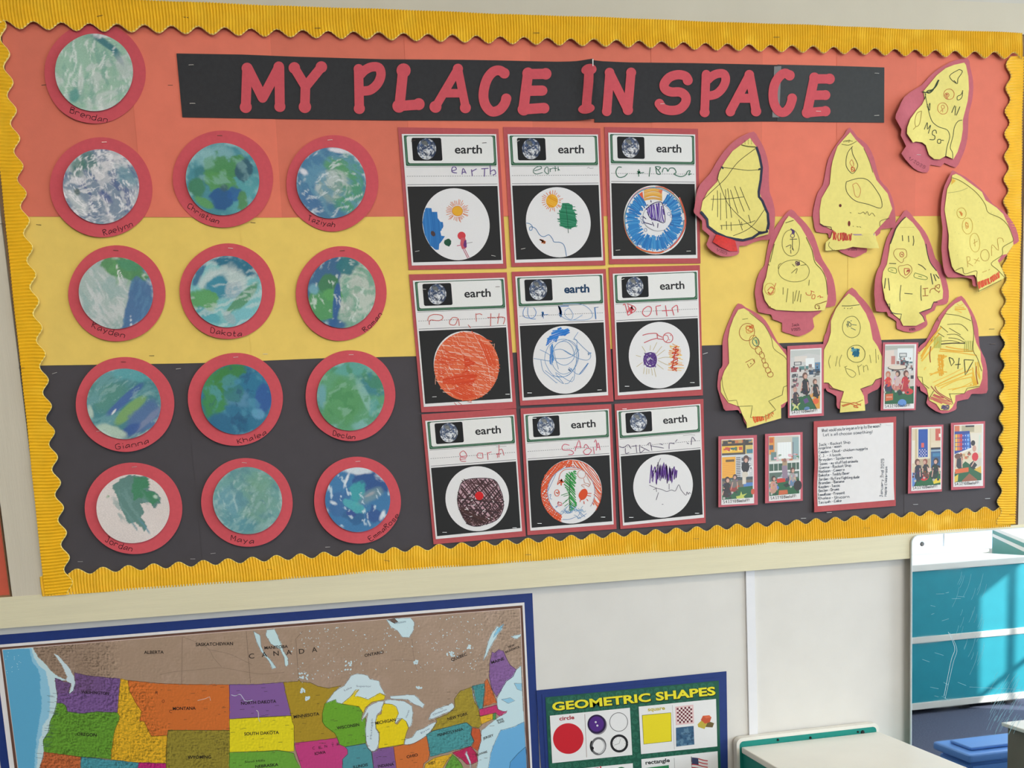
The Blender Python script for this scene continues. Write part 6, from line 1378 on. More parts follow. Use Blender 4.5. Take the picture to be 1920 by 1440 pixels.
def F5(U, rd):
    U.r(0, 0, 1, 1, (222, 206, 176)); U.r(.0, .2, .1, .6, (232, 224, 206)); U.r(.1, 0, .18, .55, (206, 188, 150)); U.r(.18, 0, .62, .53, (228, 220, 196)); U.r(.22, .01, .55, .5, (40, 84, 170)); U.r(.32, .25, .42, .33, (214, 96, 84))
    for j in range(5):
        for q_ in range(6):
            if (j+q_) % 2 == 0: U.r(.25+q_*.045, .36+j*.028, .285+q_*.045, .38+j*.028, (206, 196, 206))
    U.r(.62, 0, .66, .55, (210, 192, 156)); U.r(.82, .01, 1, .22, (206, 96, 80)); U.r(.94, .1, 1, .16, (240, 232, 214)); U.r(.66, .25, 1, .35, (226, 212, 184)); U.r(.66, .35, 1, .7, (58, 96, 140)); U.r(.66, .34, 1, .37, (50, 52, 56)); U.r(.66, .38, 1, .41, (150, 176, 190)); U.r(.72, .44, .98, .5, (70, 130, 170)); U.r(.2, .53, .64, .72, (190, 170, 140))
    U.p('0,.78 .3,.74 1,.76 1,1 0,1', (34, 100, 58)); U.p('0,.76 .24,.77 .06,1 0,1', (98, 140, 206)); U.l('.26,.77 .08,1', 2.0, (28, 50, 44)); U.e(.42, .84, .17, .075, (206, 52, 50), 18); U.p('.7,.87 1,.9 1,.96 .76,.98', (232, 206, 60)); U.kid(.18, .57, 1.5, (116, 74, 62), (46, 50, 66), (48, 50, 64)); U.kid(.46, .57, 1.3, (150, 80, 66), (60, 54, 50), (110, 66, 50)); U.kid(.84, .57, 1.5, (60, 52, 50), (36, 44, 42), (40, 60, 50)); U.e(.6, .73, .06, .04, (220, 190, 176))
def F6(U, rd):
    U.r(0, 0, 1, 1, (222, 210, 182)); U.r(0, 0, .18, .1, (214, 120, 80)); U.r(.26, 0, .72, .12, (180, 170, 140)); U.r(.4, 0, .72, .03, (50, 48, 48)); U.r(.6, .14, 1, .5, (226, 218, 202)); U.p('.9,.18 .96,.18 .92,.5 .86,.5', (206, 220, 206)); U.p('.0,.1 .55,.1 .62,.42 .0,.52', (44, 70, 150))
    cs = [(236, 190, 70), (226, 120, 60), (206, 60, 60), (60, 80, 170), (54, 110, 200), (90, 150, 220)]
    for j in range(6):
        for q_ in range(4): U.r(.02+j*.09, .15+q_*.075, .1+j*.09, .215+q_*.075, cs[j])
    for j in range(3):
        for q_ in range(4): U.e(.31+j*.09, .18+q_*.075, .015, .01, (230, 230, 236))
    U.p('.0,.5 .62,.4 .64,.43 .0,.54', (232, 228, 218)); busy(U, rd, .2, .46, .6, .62, [(210, 170, 120), (120, 80, 60), (226, 206, 180), (206, 100, 70)], 18, .08); U.p('0,.82 .4,.64 1,.86 1,1 0,1', (36, 96, 58)); U.p('.72,.8 .98,.74 1,.88', (224, 180, 60)); U.p('.02,.77 .52,.75 .52,.83 .02,.85', (222, 104, 48)); U.p('0,.9 .14,.86 .12,.98 0,1', (226, 196, 70)); U.p('.28,.98 .55,.86 .84,.98 .84,1 .28,1', (150, 90, 58)); U.r(.75, .6, 1, .74, (206, 200, 186))
    U.e(.17, .66, .13, .1, (56, 56, 62)); U.e(.12, .54, .12, .05, (110, 74, 60)); U.l('.07,.58 .04,.75', 2, (210, 170, 150)); U.l('.26,.58 .28,.75', 2, (210, 170, 150)); U.e(.68, .32, .08, .05, (46, 42, 44)); U.e(.73, .42, .07, .06, (206, 160, 140)); U.e(.76, .57, .12, .08, (212, 44, 50)); U.p('.58,.68 .7,.64 .84,.72 .7,.8 .56,.74', (44, 46, 50)); U.l('.75,.64 .62,.74', 2, (210, 170, 150))
PH = [
 ('photo print of children jumping up, upper left of the six prints', [(1476, 649), (1543.7, 645), (1544.5, 779.5), (1477.5, 783.7)], [(1481.6, 655.3), (1540.2, 652.4), (1540.5, 774.9), (1480.4, 779.3)], [(1483, 657.5), (1538, 654.6), (1537.3, 766.1), (1483.3, 770.5)], F1),
 ('photo print of three crouching children before a round table', [(1655.4, 641.8), (1721.8, 642.2), (1716.4, 769), (1651, 769.8)], [(1659.5, 645.8), (1718, 645.1), (1713.7, 766), (1656, 767.2)], [(1660.5, 648), (1714.5, 647.3), (1713, 756.7), (1659, 757.8)], F2),
 ('photo print with orange wall charts and a standing child in black', T((1340, 780, 8), '55,305 632,285 645,1330 55,1370'), T((1340, 780, 8), '100,355 580,330 590,1310 98,1335'), T((1340, 780, 8), '108,365 572,345 572,1222 112,1258'), F3),
 ('photo print with a bright window, left of the handwritten list', T((1340, 780, 8), '755,270 1318,240 1320,1270 755,1310'), T((1340, 780, 8), '808,305 1282,282 1285,1245 812,1280'), T((1340, 780, 8), '815,315 1262,298 1270,1160 822,1200'), F4),
 ('photo print with a tall blue banner, right of the handwritten list', T((1690, 780, 9.6), '135,178 755,155 728,1358 118,1398'), T((1690, 780, 9.6), '182,212 722,190 718,1318 175,1352'), T((1690, 780, 9.6), '195,235 705,215 705,1235 195,1268'), F5),
 ('photo print with a rainbow number chart, nearest the right border', T((1690, 780, 9.6), '890,125 1505,92 1498,1295 895,1335'), T((1690, 780, 9.6), '945,165 1475,140 1468,1258 930,1278'), T((1690, 780, 9.6), '958,178 1450,160 1440,1155 958,1195'), F6),
]
for i, (lab, bk, wh, im, fn) in enumerate(PH): photo(lab, bk, wh, im, fn, None, i)

# ================================================================== handwritten list
def class_list():
    z = (1520, 780, 7.578)
    bk = T(z, '42,75 1212,8 1205,1278 38,1368'); pg = T(z, '95,160 1172,92 1178,1192 85,1282')
    root = thing('handwritten_list', 'handwritten white list on rose backing between the photo prints', 'list', W(1605, 960)); root.location.y = 0
    d = DB+.0030
    cb = Curl([(1525, 870, 30, .004), (1525, 955, 25, .004)], .0005, 3); paper(root, 'backing', bk, d, M_ROSE, curl=cb, step=.012)
    cp = lambda x, w: cb(x, w)+Curl([(1673, 937, 20, .003)])(x, w)
    paper(root, 'page', pg, d+.0008, M_PAGE, curl=cp, step=.010)
    k = Ink(d+.0013, cp); C = (78, 86, 100)
    for (tx, a, b, h) in (('What would you bring on a trip to the moon?', (160, 228), (1000, 158), 6), ("Let's all choose something!", (180, 288), (875, 243), 5.5),
        ('Jack - Rocket Ship', (115, 428), (560, 388), 5), ('Angelina - moon', (110, 478), (435, 442), 5), ('Camden - Cloud - chicken nuggets', (110, 533), (808, 478), 5), ('C.J. - A book', (115, 588), (430, 562), 5),
        ('Brayden - Spiderman', (110, 643), (592, 602), 5), ('Isaac - my stuffed animals', (115, 698), (670, 657), 5), ('Gianna - Rocket Ship', (115, 753), (572, 718), 5), ('Madison - Camera', (110, 808), (477, 777), 5),
        ('Dakota - Teddy Bear', (110, 863), (552, 827), 5), ('Jordan - My Fire fighting dude', (110, 918), (692, 882), 5), ('Brendan - Banana', (115, 972), (472, 943), 5), ('Kayden - Tacos', (115, 1027), (412, 1002), 5),
        ('Declan - Drums', (115, 1082), (402, 1053), 5), ('EmmaRose - Present', (105, 1137), (482, 1107), 5), ('Khalea - Unicorn', (105, 1188), (547, 1162), 5), ('Taziyah - Cake', (105, 1247), (437, 1217), 5),
        ('January 2nd 2025', (1020, 1150), (1040, 610), 5), ('Maple Classroom', (1075, 1140), (1085, 720), 4)):
        k.hand(tx, T(z, '%f,%f' % a)[0], T(z, '%f,%f' % b)[0], h, C, .75)
    k.build(root, 'handwriting')
    staple(root, 1661, 796.5, d+.002, .05, 10)
class_list()
# ================================================================== wall map
def hill(X, Y, seed, f):
    """relief shading printed on the map: light from the upper left over ridged noise"""
    def H(x, y): return sum((1-np.abs(2*fbm(x*f*2**k, y*f*2**k, seed+k, 2)-1))*.6**k for k in range(3))
    e = .28
    return (H(X+e, Y+e)-H(X-e, Y-e))
def wall_map():
    a, b, c, e = (0, 1180, 5.5375), (300, 1180, 5.538), (560, 1220, 6.546), (740, 1180, 5.538); w_ = (480, 1080, 4)
    root = thing('wall_map', 'relief map of the United States and Canada on blue backing paper', 'map', W(500, 1440)); root.location.y = 0
    d = .0012
    paper(root, 'backing', [(-32, 1193), (998, 1112), (1013, 1462), (6, 1470)], d, mat('navy_backing_paper', (24, 52, 122), .6, .05, 60, spec=.4))
    paper(root, 'poster', [(-11, 1209.6), (983, 1129.5), (999, 1462), (22, 1470)], d+.0009, M_PAGE)
    k = Ink(d+.0015); k.poly([(-1, 1214), (979.5, 1135), (995.5, 1462), (31, 1470)], (104, 72, 60)); fr = k.build(root, 'map_frame')
    k = Ink(d+.0016); k.poly([(3.6, 1217.5), (975.8, 1140.2), (989, 1462), (36.5, 1468)], (226, 206, 198)); k.build(fr, 'keyline')
    quad = [(4.8, 1218.6), (974.8, 1141.3), (988, 1460), (37.3, 1466)]
    ST = [
     (T(a, '20,200 335,185 380,270 430,320 480,370 540,440 600,490 680,520 720,560 690,530 640,530 570,500 580,600 595,700 585,770 560,880 520,960 500,1070 455,1150 455,1270 440,1350 410,1460 180,1640'), (206, 233, 240), 0),
     (T(a, '20,200 325,195 350,290 400,370 480,440 500,560 520,640 515,740 520,840 500,920 440,1000 440,1090 410,1150 390,1250 380,1460 180,1640'), (150, 208, 236), 0),
     (T(a, '20,200 300,200 335,330 400,430 420,520 418,640 430,700 430,830 400,1000 380,1150 365,1300 355,1460 180,1640'), (98, 178, 218), 0),
     (T(a, '560,245 600,270 660,340 720,400 765,490 780,560 760,640 715,672 735,600 740,560 700,545 690,520 700,490 650,380 600,310'), (212, 232, 240), 0),
     (T(a, '575,505 640,535 700,550 735,562 712,640 720,672 760,640 782,560 770,450 900,480 1250,515 1220,865 1000,855 870,875 700,855 680,790 650,770 590,765 600,690 580,600'), (126, 92, 152), 1),
     (T(a, '590,765 650,770 680,790 700,855 870,875 1000,855 1220,865 1250,910 1215,990 1190,1050 1150,1345 800,1320 455,1275 450,1150 500,1070 520,960 560,880'), (104, 158, 52), 1),
     (T(a, '1250,515 1330,530 1345,640 1420,780 1470,850 1450,950 1500,960 1560,1090 1580,1110 1735,1100 1730,1392 1420,1385 1150,1350 1190,1050 1215,990 1250,910 1220,865'), (228, 178, 42), 1),
     (T(a, '455,1275 840,1325 830,1460 405,1460 440,1350'), (200, 108, 62), 1), (T(a, '845,1325 1440,1385 1430,1460 835,1460'), (76, 154, 168), 1), (T(a, '1440,1385 1725,1392 1725,1460 1430,1460'), (192, 42, 122), 1),
     (T(a, '1330,530')+T(b, '0,562 300,573 722,575 722,1048 240,1048 85,1047 75,1100')+T(a, '1580,1110 1560,1090 1500,960 1450,950 1470,850 1420,780 1345,640'), (216, 116, 52), 1),
     (T(b, '85,1048 722,1050 722,1460 60,1460 65,1250 78,1100'), (152, 138, 52), .8), (T(b, '722,574 1000,572 1285,550 1300,640 1330,760 1362,895 1040,910 722,930'), (138, 98, 164), 0), (T(b, '722,932 1362,898 1375,960 1392,1000 1392,1266 1330,1270 1220,1255 1080,1265 722,1277'), (238, 222, 34), .15),
     (T(b, '722,1278 1080,1268 1220,1258 1330,1272 1390,1290 1410,1350 1470,1470 722,1470'), (112, 172, 62), .2),
     (T(b, '1285,550 1430,540 1440,520 1460,545 1560,552 1640,592 1745,612')+T(c, '520,432 440,500 335,640 320,650 290,770 295,880 330,930 400,980 440,1010 470,1062')+T(b, '1840,1128 1395,1182 1392,1000 1375,960 1362,895 1330,760 1300,640'), (178, 148, 42), .15),
     (T(b, '1395,1182 1842,1128')+T(c, '490,1110 500,1150 570,1180 602,1220 602,1270 540,1330 545,1480')+T(b, '1480,1470 1440,1350 1410,1260'), (204, 68, 134), .1),
     (T(c, '335,640 455,600 470,635 530,655 740,685 785,760 770,850 822,820 822,1135 570,1180 500,1150 470,1062 440,1010 330,930 290,870 290,770 320,650'), (112, 172, 48), .15),
     (T(c, '335,640 440,500 560,430 640,310 700,285 800,290 850,310 880,350 985,370 1000,430 1030,480 1065,545 1000,520 850,600 760,570 680,560 740,475 640,560 530,652 470,637 455,600'), (216, 236, 243), 0),
     (T(c, '1060,610 1130,600 1300,620 1390,680 1402,770 1390,880 1360,945 1320,870 1270,830 1230,850 1190,895 1180,880 1200,830 1225,770 1200,690 1150,660 1060,650'), (214, 235, 242), 0),
     (T(c, '1120,560 1340,540 1420,545 1480,600 1545,660 1520,700 1420,660 1340,600 1130,590'), (214, 235, 242), 0),
     (T(c, '1050,620 980,622 900,660 850,690 800,790 775,865 850,760 820,960 830,1110 850,1190 890,1232 930,1232 960,1200 985,1130 985,1010 945,960 945,860 960,790 1010,740 1030,680'), (218, 236, 243), 0),
     (T(c, '530,652 640,560 700,480 740,475 680,560 760,570 850,600 1000,520 1065,560 1050,600 900,630 830,690 790,762 740,687'), (242, 216, 24), .1),
     (T(c, '1050,650 1150,660 1200,690 1225,770 1200,830 1180,890 1210,905 1270,830 1320,870 1348,950 1320,1020 1302,1090 1285,1148 975,1202 990,1100 988,1000 950,950 945,870 960,800 1012,780 1022,690'), (242, 216, 24), .1),
     (T(c, '1295,1155 1310,1090 1400,1060 1450,980 1530,955 1640,890 1692,873 1670,930 1570,1042 1480,1102 1420,1134 1350,1155'), (216, 236, 243), 0),
     (T(c, '572,1182 822,1140 850,1200 892,1242 922,1480 535,1480 540,1330 602,1270 602,1220'), (84, 154, 164), .1), (T(c, '900,1242 935,1235 970,1205 1165,1180 1205,1480 925,1480'), (134, 94, 154), .1), (T(c, '1165,1180 1290,1152 1350,1157 1420,1137 1480,1104 1572,1046 1612,1250 1592,1340 1530,1390 1520,1480 1205,1480'), (216, 118, 58), .1),
     (T(e, '1312,378 1260,420 1230,490 1160,540 1110,620 1062,720 1065,790 1075,830 1120,850 1090,905 1050,930 900,1050 895,1160 870,1260 862,1380 840,1560 1400,1560 1372,1440'), (206, 233, 241), 0), (T(e, '1348,960 1240,1010 1100,1050 1050,1150 1000,1280 950,1560 1400,1560'), (112, 182, 230), 0), (T(e, '1360,1220 1280,1290 1200,1380 1180,1560 1400,1560'), (88, 160, 218), 0), (T(e, '1240,560 1320,560 1320,640 1270,620'), (150, 206, 234), 0), (T(e, '1110,730 1200,710 1250,740 1180,770'), (150, 206, 234), 0),
     (T(e, '1125,-10 1080,40 1000,170 950,280 918,332 940,250 980,100 1010,40 1065,-30'), (206, 233, 240), 0), (T(e, '1135,-60 1090,20 1020,90 1060,0'), (130, 200, 232), 0), (T(e, '1205,80 1260,62 1310,45 1310,70 1270,100'), (206, 233, 240), 0),
     (T(e, '350,937 370,880 430,830 540,790 600,760 622,812 580,850 500,880 400,927'), (216, 236, 243), 0),
     (T(e, '425,930 540,885 600,840 625,800 620,720 680,640 800,600 830,760 860,800 880,880 902,1000 870,1022 800,1012 750,967 400,1052 378,1062 440,960'), (168, 148, 46), .35), (T(e, '330,1092 400,1055 740,967 800,1012 790,1090 822,1160 790,1212 370,1322'), (78, 154, 158), .6), (T(e, '800,592 830,760 815,700'), (206, 233, 240), 0),
     (T(e, '808,590 935,560 925,680 915,820 880,827 840,740'), (72, 148, 152), .6), (T(e, '935,540 960,510 1002,610 1062,762 920,802 940,640'), (208, 108, 52), .6), (T(e, '1010,235 1040,247 1080,210 1130,225 1160,300 1200,370 1262,420 1230,490 1160,540 1110,620 1060,702 1010,620 980,480 990,330'), (138, 98, 158), .5),
     (T(e, '880,832 1060,787 1070,830 1120,850 1150,857 1167,842 1155,870 1130,882 1090,902 1050,867 880,902'), (204, 54, 114), .2), (T(e, '885,907 1020,872 1020,932 900,987'), (232, 182, 44), .2), (T(e, '1020,872 1050,868 1050,932 1020,937'), (74, 150, 84), 0),
     (T(e, '805,1022 880,1032 892,1080 897,1160 862,1262 800,1222 827,1160 795,1092'), (204, 92, 50), .2), (T(e, '600,1282 790,1215 850,1290 862,1372 800,1402 750,1402 700,1352 640,1312'), (194, 44, 92), .2), (T(e, '300,1470 320,1400 400,1342 500,1312 600,1292 540,1372 480,1470'), (232, 182, 44), .4), (T(e, '540,1402 600,1302 640,1332 690,1392 730,1480 510,1480'), (104, 164, 62), .5), (T(e, '745,1260 760,1300 790,1380 800,1480 780,1400 735,1300'), (214, 234, 240), 0),
     (T(w_, '980,330 1040,318 1160,313 1192,350 1180,410 1150,460 1100,460 1060,410 1010,380'), (208, 234, 241), 0), (T(w_, '990,328 1040,320 1065,345 1040,355'), (112, 90, 78), 0),
     (T(b, '1110,5 1190,-2 1220,60 1240,110 1280,220 1330,300 1332,370 1300,387 1290,300 1250,210 1150,150 1095,60'), (208, 236, 240), 0), (T(b, '970,20 1040,60 1050,170 1080,240 1150,320 1212,400 1170,412 1130,330 1050,230 1000,120'), (204, 232, 238), 0),
    ]
    def fn(P, X, Y):
        n1 = (fbm(X/60, Y/60, 5)-.5)
        P.mix(np.ones(X.shape), (172, 147, 126)); P.mix(sst(.45, .7, fbm(X/40, Y/40, 8))*.5, (182, 156, 137))
        rel = np.where(X < 215-(Y-1220)*-.06, 1.0, .12)*np.ones(X.shape)
        rel = np.clip(1.0-sst(185, 245, X-.1*(Y-1240)), .13, 1); east = sst(850, 930, X)*.5; rel = np.maximum(rel, east)
        wob_x = X+(fbm(X/7, Y/7, 21)-.5)*3.4; wob_y = Y+(fbm(X/7+9, Y/7, 22)-.5)*3.4
        for poly, col, r in ST:
            m = inpoly(wob_x, wob_y, poly); P.C[m] = np.array(S(col))
            if r == 0: rel = np.where(m, 0.0, rel)
            elif r == 1: rel = np.where(m, np.clip(1.0-sst(250, 330, X-.4*(Y-1330)), .12, 1), rel)
            else: rel = np.where(m, r, rel)
        h = hill(X/3.4, Y/3.4, 33, .62)
        g = sst(.42, .56, fbm(X/26, Y/22, 77))*.5+.5
        sh = np.clip(1+rel*g*h*1.25, .45, 1.25)
        rg = np.abs(fbm(X/7+2*fbm(X/9, Y/9, 41), Y/6, 44, 3)-.5)
        sh = sh*(1-np.clip(rel-.3, 0, 1)*g*.62*(1-sst(.008, .05, rg)))
        P.C *= sh[..., None]
        # mountain shading of Canada's west is darker
        P.mix(.25*np.clip(1-sst(160, 230, X), 0, 1)*(Y < 1300)*(rel > .5), (92, 70, 56))
    quad_surface(root, 'map_print', quad, 700, 232, d+.0018, fn)
    k = Ink(d+.0018)
    for poly, col, r in ST[4:]:
        if r == 0 and col[2] > 225: k.line(poly, .7, (120, 130, 140), closed=True)
        else: k.line(poly, .9, tuple(int(v*.55) for v in col), closed=True)
    for s in ('232,80 225,570', '895,20 940,560', '1410,95 1440,540', '1415,95 1480,20'): k.line(T(b, s), .6, (104, 88, 78))
    for s in ('0,470 150,440 380,420 640,400 880,440 1060,465 1290,445', '240,80 370,130 500,200 560,300 640,390', '500,210 700,250 840,310 960,370'): k.line(T(b, s), .5, (124, 106, 94), sm=True)
    for s in ('180,100 200,300 240,450', '0,320 200,330 300,420'): k.line(T(e, s), .5, (120, 100, 90), sm=True)
    k.line(T(b, '740,680 780,690 830,675 860,710 890,745 960,735'), 1.1, (206, 210, 226), sm=True); k.line(T(b, '1000,840 1020,860 1025,930 1040,960'), 1.0, (214, 214, 206), sm=True); k.line(T(b, '390,740 470,720 515,700 525,740'), .9, (222, 200, 186))
    rd = random.Random(3)
    for i in range(150):                      # town names and roads, too small to read
        x, y = rd.uniform(300, 930), rd.uniform(1285, 1436); l = rd.uniform(2.5, 9)
        if 685 < x < 815 and y < 1345: continue
        k.line([(x, y), (x+l, y-l*.07)], .6, (74, 62, 50))
    for i in range(26):
        y = rd.uniform(1290, 1430); x = 112-max(0, (y-1350)*.3)+rd.uniform(-26, -8); k.line([(x, y), (x+12, y+1.2)], .5, (60, 80, 96))
    k.build(root, 'map_lines')
    k = Ink(d+.0019)
    for i in range(330):                      # small northern lakes
        x = rd.choice([rd.gauss(620, 50), rd.gauss(840, 50), rd.uniform(560, 900)]); y = rd.uniform(1150, 1270)+(760-x)*.05
        if y < 1218-(x*.0795)+6 or not 545 < x < 905 or (y > 1262 and x > 660): continue
        k.poly(ell(x, y, rd.uniform(.3, 1.9), rd.uniform(.3, 1.2), 6, rd.uniform(0, 3)), (206, 226, 234))
    for (x, y, q, r_) in ((653, 1247, 6, 9), (569, 1268, 8, 7), (780, 1241, 4, 3), (845, 1226, 7, 4), (880, 1213, 4, 3), (786, 1290, 5, 2), (567, 1295, 5, 4), (576, 1311, 4, 4)):
        for j in range(12): k.poly(ell(x+rd.uniform(-q, q), y+rd.uniform(-r_, r_), 2.2, 1.6, 7, rd.uniform(0, 3)), (208, 230, 238))
    for i in range(18): x, y = rd.uniform(8, 40), rd.uniform(1222, 1262); k.poly(ell(x, y, .9, .7, 6), (190, 226, 240))
    k.build(root, 'lake_specks')
    k = Ink(d+.0020); C = (38, 32, 30)
    def tx(s, p0, p1, h, col=C, bold=.022): k.type(s, p0, p1, h, col, bold)
    for ch, (x, y) in zip('CANADA', ((467, 1235), (491, 1232), (513, 1230), (537, 1228), (561, 1226), (585, 1223))): k.type(ch, (x, y), (x+10, y-.9), 9.5, C, .006)
    tx('ALBERTA', (270, 1226), (307, 1225.5), 6); tx('SASKATCHEWAN', (367, 1211.5), (437, 1209.5), 6.2); tx('MANITOBA', (496, 1217.5), (540, 1214.5), 5.6); tx('ONTARIO', (684, 1232), (720, 1225), 5.8); tx('QUEBEC', (847, 1240), (876, 1228.5), 5.8)
    tx('WASHINGTON', (152, 1300), (204, 1303), 5.6); tx('OREGON', (144, 1379), (181, 1381), 6); tx('MONTANA', (324, 1331.5), (367, 1330.5), 6); tx('WYOMING', (352, 1423), (396, 1422), 6); tx('NORTH DAKOTA', (452, 1321.5), (518, 1317.5), 6); tx('SOUTH DAKOTA', (458, 1379), (523, 1376), 6); tx('MINNESOTA', (551, 1347), (599, 1341), 6); tx('NEBRASKA', (479, 1440), (522, 1436), 5.5); tx('Sand Hills', (459, 1430.5), (497, 1427.5), 4.2, C, .0)
    tx('IOWA', (590.5, 1416), (611, 1412.5), 5.6); tx('WISCONSIN', (632, 1368), (674, 1361), 5.8); tx('MICHIGAN', (704, 1359), (742, 1352), 6); tx('OHIO', (763, 1422), (784, 1417.5), 5.6); tx('NEW YORK', (840, 1351), (878, 1340), 5.6); tx('PENNSYLVANIA', (821, 1381), (869, 1369), 5.2); tx('MAINE', (922, 1245), (946, 1237), 5.4); tx('WEST', (803, 1435), (817, 1431.5), 5); tx('INDIANA', (709, 1439.5), (739, 1435), 5.5); tx('ILLINOIS', (663, 1441), (690, 1436), 5.5); tx('NEW', (953, 1215), (965, 1211), 4); tx('BRUNSWICK', (948, 1225), (975, 1214), 4); tx('JERSEY', (906, 1387), (926, 1380), 4.4); tx('DELAWARE', (892, 1418), (914, 1411), 4); tx('RHODE', (932, 1353), (944, 1349.5), 3.6); tx('ISLAND', (934, 1357), (946, 1353.5), 3.6)
    for ch, (x, y) in zip('CENTR', ((586, 1405.5), (598, 1404.5), (609, 1402), (622, 1400.5), (632, 1398))): k.type(ch, (x, y), (x+4.6, y-.6), 5.4, (70, 40, 52), .004)
    for ch, (x, y) in zip('ROC', ((291, 1301), (303, 1317), (317, 1336))): k.type(ch, (x, y), (x+5, y+1), 6, C, .0)
    L2 = (120, 140, 160)
    tx('Lake', (646, 1296), (660, 1290), 3.6, L2, 0); tx('Superior', (668, 1288), (696, 1288.5), 3.6, L2, 0); tx('Huron', (763, 1346), (768, 1332), 3.4, L2, 0); tx('Erie', (790, 1376), (806, 1367), 3.4, L2, 0); tx('Ontario', (812, 1342), (838, 1331), 3.4, L2, 0); tx('Michigan', (697, 1386), (699, 1348), 3.4, L2, 0); tx('HUDSON', (741, 1170), (761, 1167), 3.2, (90, 120, 140), 0)
    k.build(root, 'map_lettering')
wall_map()

# ================================================================== geometric shapes poster
def shapes_poster():
    root = thing('shapes_poster', 'green Geometric Shapes poster on blue backing paper', 'poster', W(1190, 1440)); root.location.y = 0
    d = .0034; z = (960, 1080, 4); t = lambda s: T(z, s)
    NV = mat('navy_backing_paper', (24, 52, 122), .6, .05, 60, spec=.4)
    paper(root, 'backing', [(1005.5, 1294.5), (1362, 1258.5), (1365, 1462), (1016, 1466)], d, NV)
    paper(root, 'inner_backing', [(1016, 1302), (1350, 1269.5), (1355, 1462), (1025, 1466)], d+.0009, NV)
    paper(root, 'poster', [(1022.5, 1307.5), (1347.5, 1276), (1351.5, 1462), (1030.5, 1466)], d+.0018, mat('dark_green_print', (30, 92, 72), .35, .05, 40, spec=.4))
    d1 = d+.0024
    k = Ink(d1); rd = random.Random(2); G = (66, 136, 112)
    quadp = [(1023.5, 1308.5), (1346.8, 1277), (1351, 1462), (1031, 1466)]
    for i in range(22):
        for j in range(13):
            u, v = (i+.5+.5*(j % 2))/22.5, (j+.5)/13
            p = Q(quadp, min(u, .985), v); k.z = 0
            for r in (2.0, 3.8, 5.4):
                a0 = rd.uniform(0, 6.28)
                if .02 < u < .975: k.line(ell(p[0], p[1], r, r*.95, 10, 0, 0, 0, a0, a0+4.6), .6, G)
    k.build(root, 'poster_pattern')
    k = Ink(d1+.0009)
    k.type('GEOMETRIC SHAPES', (1036.8, 1333.3), (1343, 1303.5), 15.6, (28, 40, 30), .055); k.type('GEOMETRIC SHAPES', (1036, 1332.5), (1342, 1302.5), 15.6, (240, 228, 52), .034)
    k.build(root, 'lettering')
    def box(q): 
        b = Ink(d1+.0010); b.poly(q, (238, 238, 238)); return b.build(root, 'picture_box')
    b1 = box([(1031, 1342), (1181, 1327), (1185.5, 1415.5), (1035.5, 1431)]); b2 = box([(1197.5, 1325), (1342.5, 1310.5), (1345, 1399.5), (1202, 1414)]); b3 = box([(1037, 1446), (1186.5, 1431), (1188, 1464), (1038, 1464)]); b4 = box([(1202.5, 1423.5), (1345.5, 1408.5), (1347, 1462), (1204, 1462)])
    d2 = d1+.0011
    def sub(b, nm, fn): k = Ink(d2); fn(k); k.build(b, nm)
    sub(b1, 'red_circle', lambda k: (k.disc(1065.5, 1384.8, 28.6, 28.8, (206, 34, 48), 48)))
    def word(b, s, p0, p1, h, c): sub(b, 'lettering', lambda k: k.type(s, p0, p1, h, c, .03))
    word(b1, 'circle', (1049, 1351), (1077, 1348), 7.4, (170, 36, 50)); word(b2, 'square', (1215, 1333.6), (1247, 1330.4), 7, (196, 180, 60)); word(b4, 'rectangle', (1210.5, 1433.5), (1256, 1428.5), 7.4, (40, 46, 44)); word(b3, 'oval', (1098, 1446), (1128, 1442), 6, (200, 80, 90))
    sub(b1, 'divider_line', lambda k: k.line([(1096.5, 1339), (1100, 1420)], .8, (150, 120, 110)))
    def button(k):
        k.disc(1120.5, 1359.5, 17.6, 18.2, (150, 146, 150), 32); k.disc(1118.8, 1357.8, 17.4, 18, (46, 30, 70), 32); k.disc(1118.5, 1357.5, 13.8, 14.4, (84, 44, 132), 30); k.disc(1117, 1354, 2, 2, (214, 206, 222), 10); k.disc(1120, 1360.5, 2, 2, (214, 206, 222), 10)
    sub(b1, 'purple_button', button)
    sub(b1, 'hoop', lambda k: (k.line(ell(1160, 1353.8, 16.8, 17.4, 40), 1.0, (70, 70, 74), closed=True)))
    def bangle(k):
        k.line(ell(1122, 1399, 12.6, 15, 30, .15), 4.2, (110, 110, 112), closed=True); k.line(ell(1123.5, 1400, 10.2, 12.6, 30, .15, 0, 0, -1.2, 1.6), 2.4, (196, 196, 198)); k.line(ell(1121, 1398, 13.6, 15.6, 30, .15, 0, 0, 2.2, 3.6), 3.0, (36, 36, 38)); k.disc(1110.5, 1403, 3, 3.4, (30, 30, 32), 12)
    sub(b1, 'bangle', bangle)
    def clock(k):
        k.line(ell(1161, 1394, 14.6, 14.8, 36), 4.4, (34, 34, 38), closed=True); k.line([(1161, 1394), (1163.5, 1385)], .9, (170, 170, 172)); k.line([(1161, 1394), (1152, 1397)], .9, (170, 170, 172))
        for j in range(12): k.line([(1161+10*math.cos(j*.5236), 1394+10*math.sin(j*.5236)), (1161+11.4*math.cos(j*.5236), 1394+11.4*math.sin(j*.5236))], .6, (120, 120, 122))
    sub(b1, 'clock', clock)
    def ysq(k): q = [(1204, 1341.2), (1258, 1336.2), (1259.2, 1389.8), (1207, 1395.4)]; k.poly(q, (240, 222, 40)); k.line(q, .9, (90, 84, 40), closed=True)
    sub(b2, 'yellow_square', ysq); sub(b2, 'divider_line', lambda k: k.line([(1260.5, 1322), (1264.5, 1405)], .7, (190, 180, 180)))
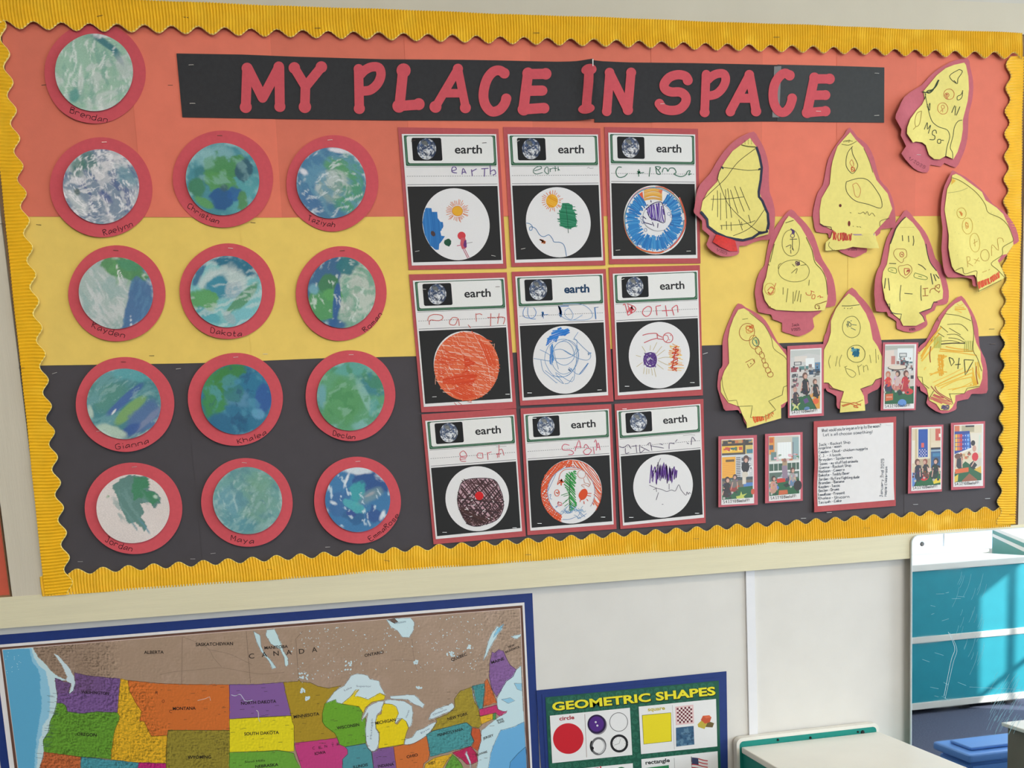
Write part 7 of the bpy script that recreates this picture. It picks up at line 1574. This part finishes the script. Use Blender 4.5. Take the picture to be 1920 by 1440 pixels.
    def checks(k):
        q = [(1266, 1325.2), (1300, 1321.2), (1301.3, 1356.3), (1267.3, 1359.6)]; k.poly(q, (232, 196, 196)); q2 = [Q(q, .08, .08), Q(q, .92, .08), Q(q, .92, .92), Q(q, .08, .92)]; k.poly(q2, (240, 226, 222))
        for i in range(8):
            for j in range(8):
                if (i+j) % 2 == 0: k.poly([Q(q2, i/8, j/8), Q(q2, (i+1)/8, j/8), Q(q2, (i+1)/8, (j+1)/8), Q(q2, i/8, (j+1)/8)], (112, 36, 50))
    sub(b2, 'checkerboard', checks)
    def cloth(P, X, Y): P.mix(np.ones(X.shape), (62, 100, 134)); P.mix(sst(.45, .65, fbm(P.X*6, P.Y*6, 3))*.7, (112, 150, 176)); P.mix(sst(.55, .7, fbm(P.X*8, P.Y*8, 9))*.7, (36, 66, 98))
    quad_surface(b2, 'blue_cloth_square', [(1267.5, 1364.5), (1300.5, 1361), (1302, 1396), (1268, 1400)], 40, 40, d2+.0003, cloth)
    def blocks(k):
        k.poly([(1322, 1350), (1339, 1356), (1336, 1364), (1322, 1363)], (112, 96, 60)); k.poly([(1308, 1358), (1316, 1350), (1326, 1356), (1321, 1367), (1309, 1363)], (196, 176, 70)); k.poly([(1314, 1350), (1318, 1342), (1334, 1345), (1331, 1354), (1322, 1357)], (206, 92, 60)); k.poly([(1318, 1342), (1330, 1341), (1334, 1345), (1324, 1347)], (222, 112, 76))
    sub(b2, 'toy_blocks', blocks)
    sub(b4, 'green_rectangle', lambda k: k.poly([(1210, 1440), (1254, 1434.5), (1255, 1462), (1211, 1462)], (48, 134, 84))); sub(b4, 'divider_line', lambda k: k.line([(1264, 1421), (1266, 1462)], .7, (150, 150, 150)))
    def flag(k):
        k.line([(1296, 1418.5), (1299, 1462)], 1.1, (60, 50, 46))
        for i in range(7):
            y = 1421+i*3.0; k.line(smooth_pts([(1297, y), (1308, y+1.2), (1318, y+4.2), (1327, y+5.6)], 3), 1.9, (190, 50, 60) if i % 2 == 0 else (226, 222, 222))
        k.poly([(1297, 1420), (1309, 1421.5), (1310, 1434), (1297.5, 1432)], (60, 66, 100))
    sub(b4, 'flag', flag)
    sub(b3, 'green_oval', lambda k: k.poly(ell(1165, 1456, 14, 18, 24), (40, 120, 70)))
shapes_poster()
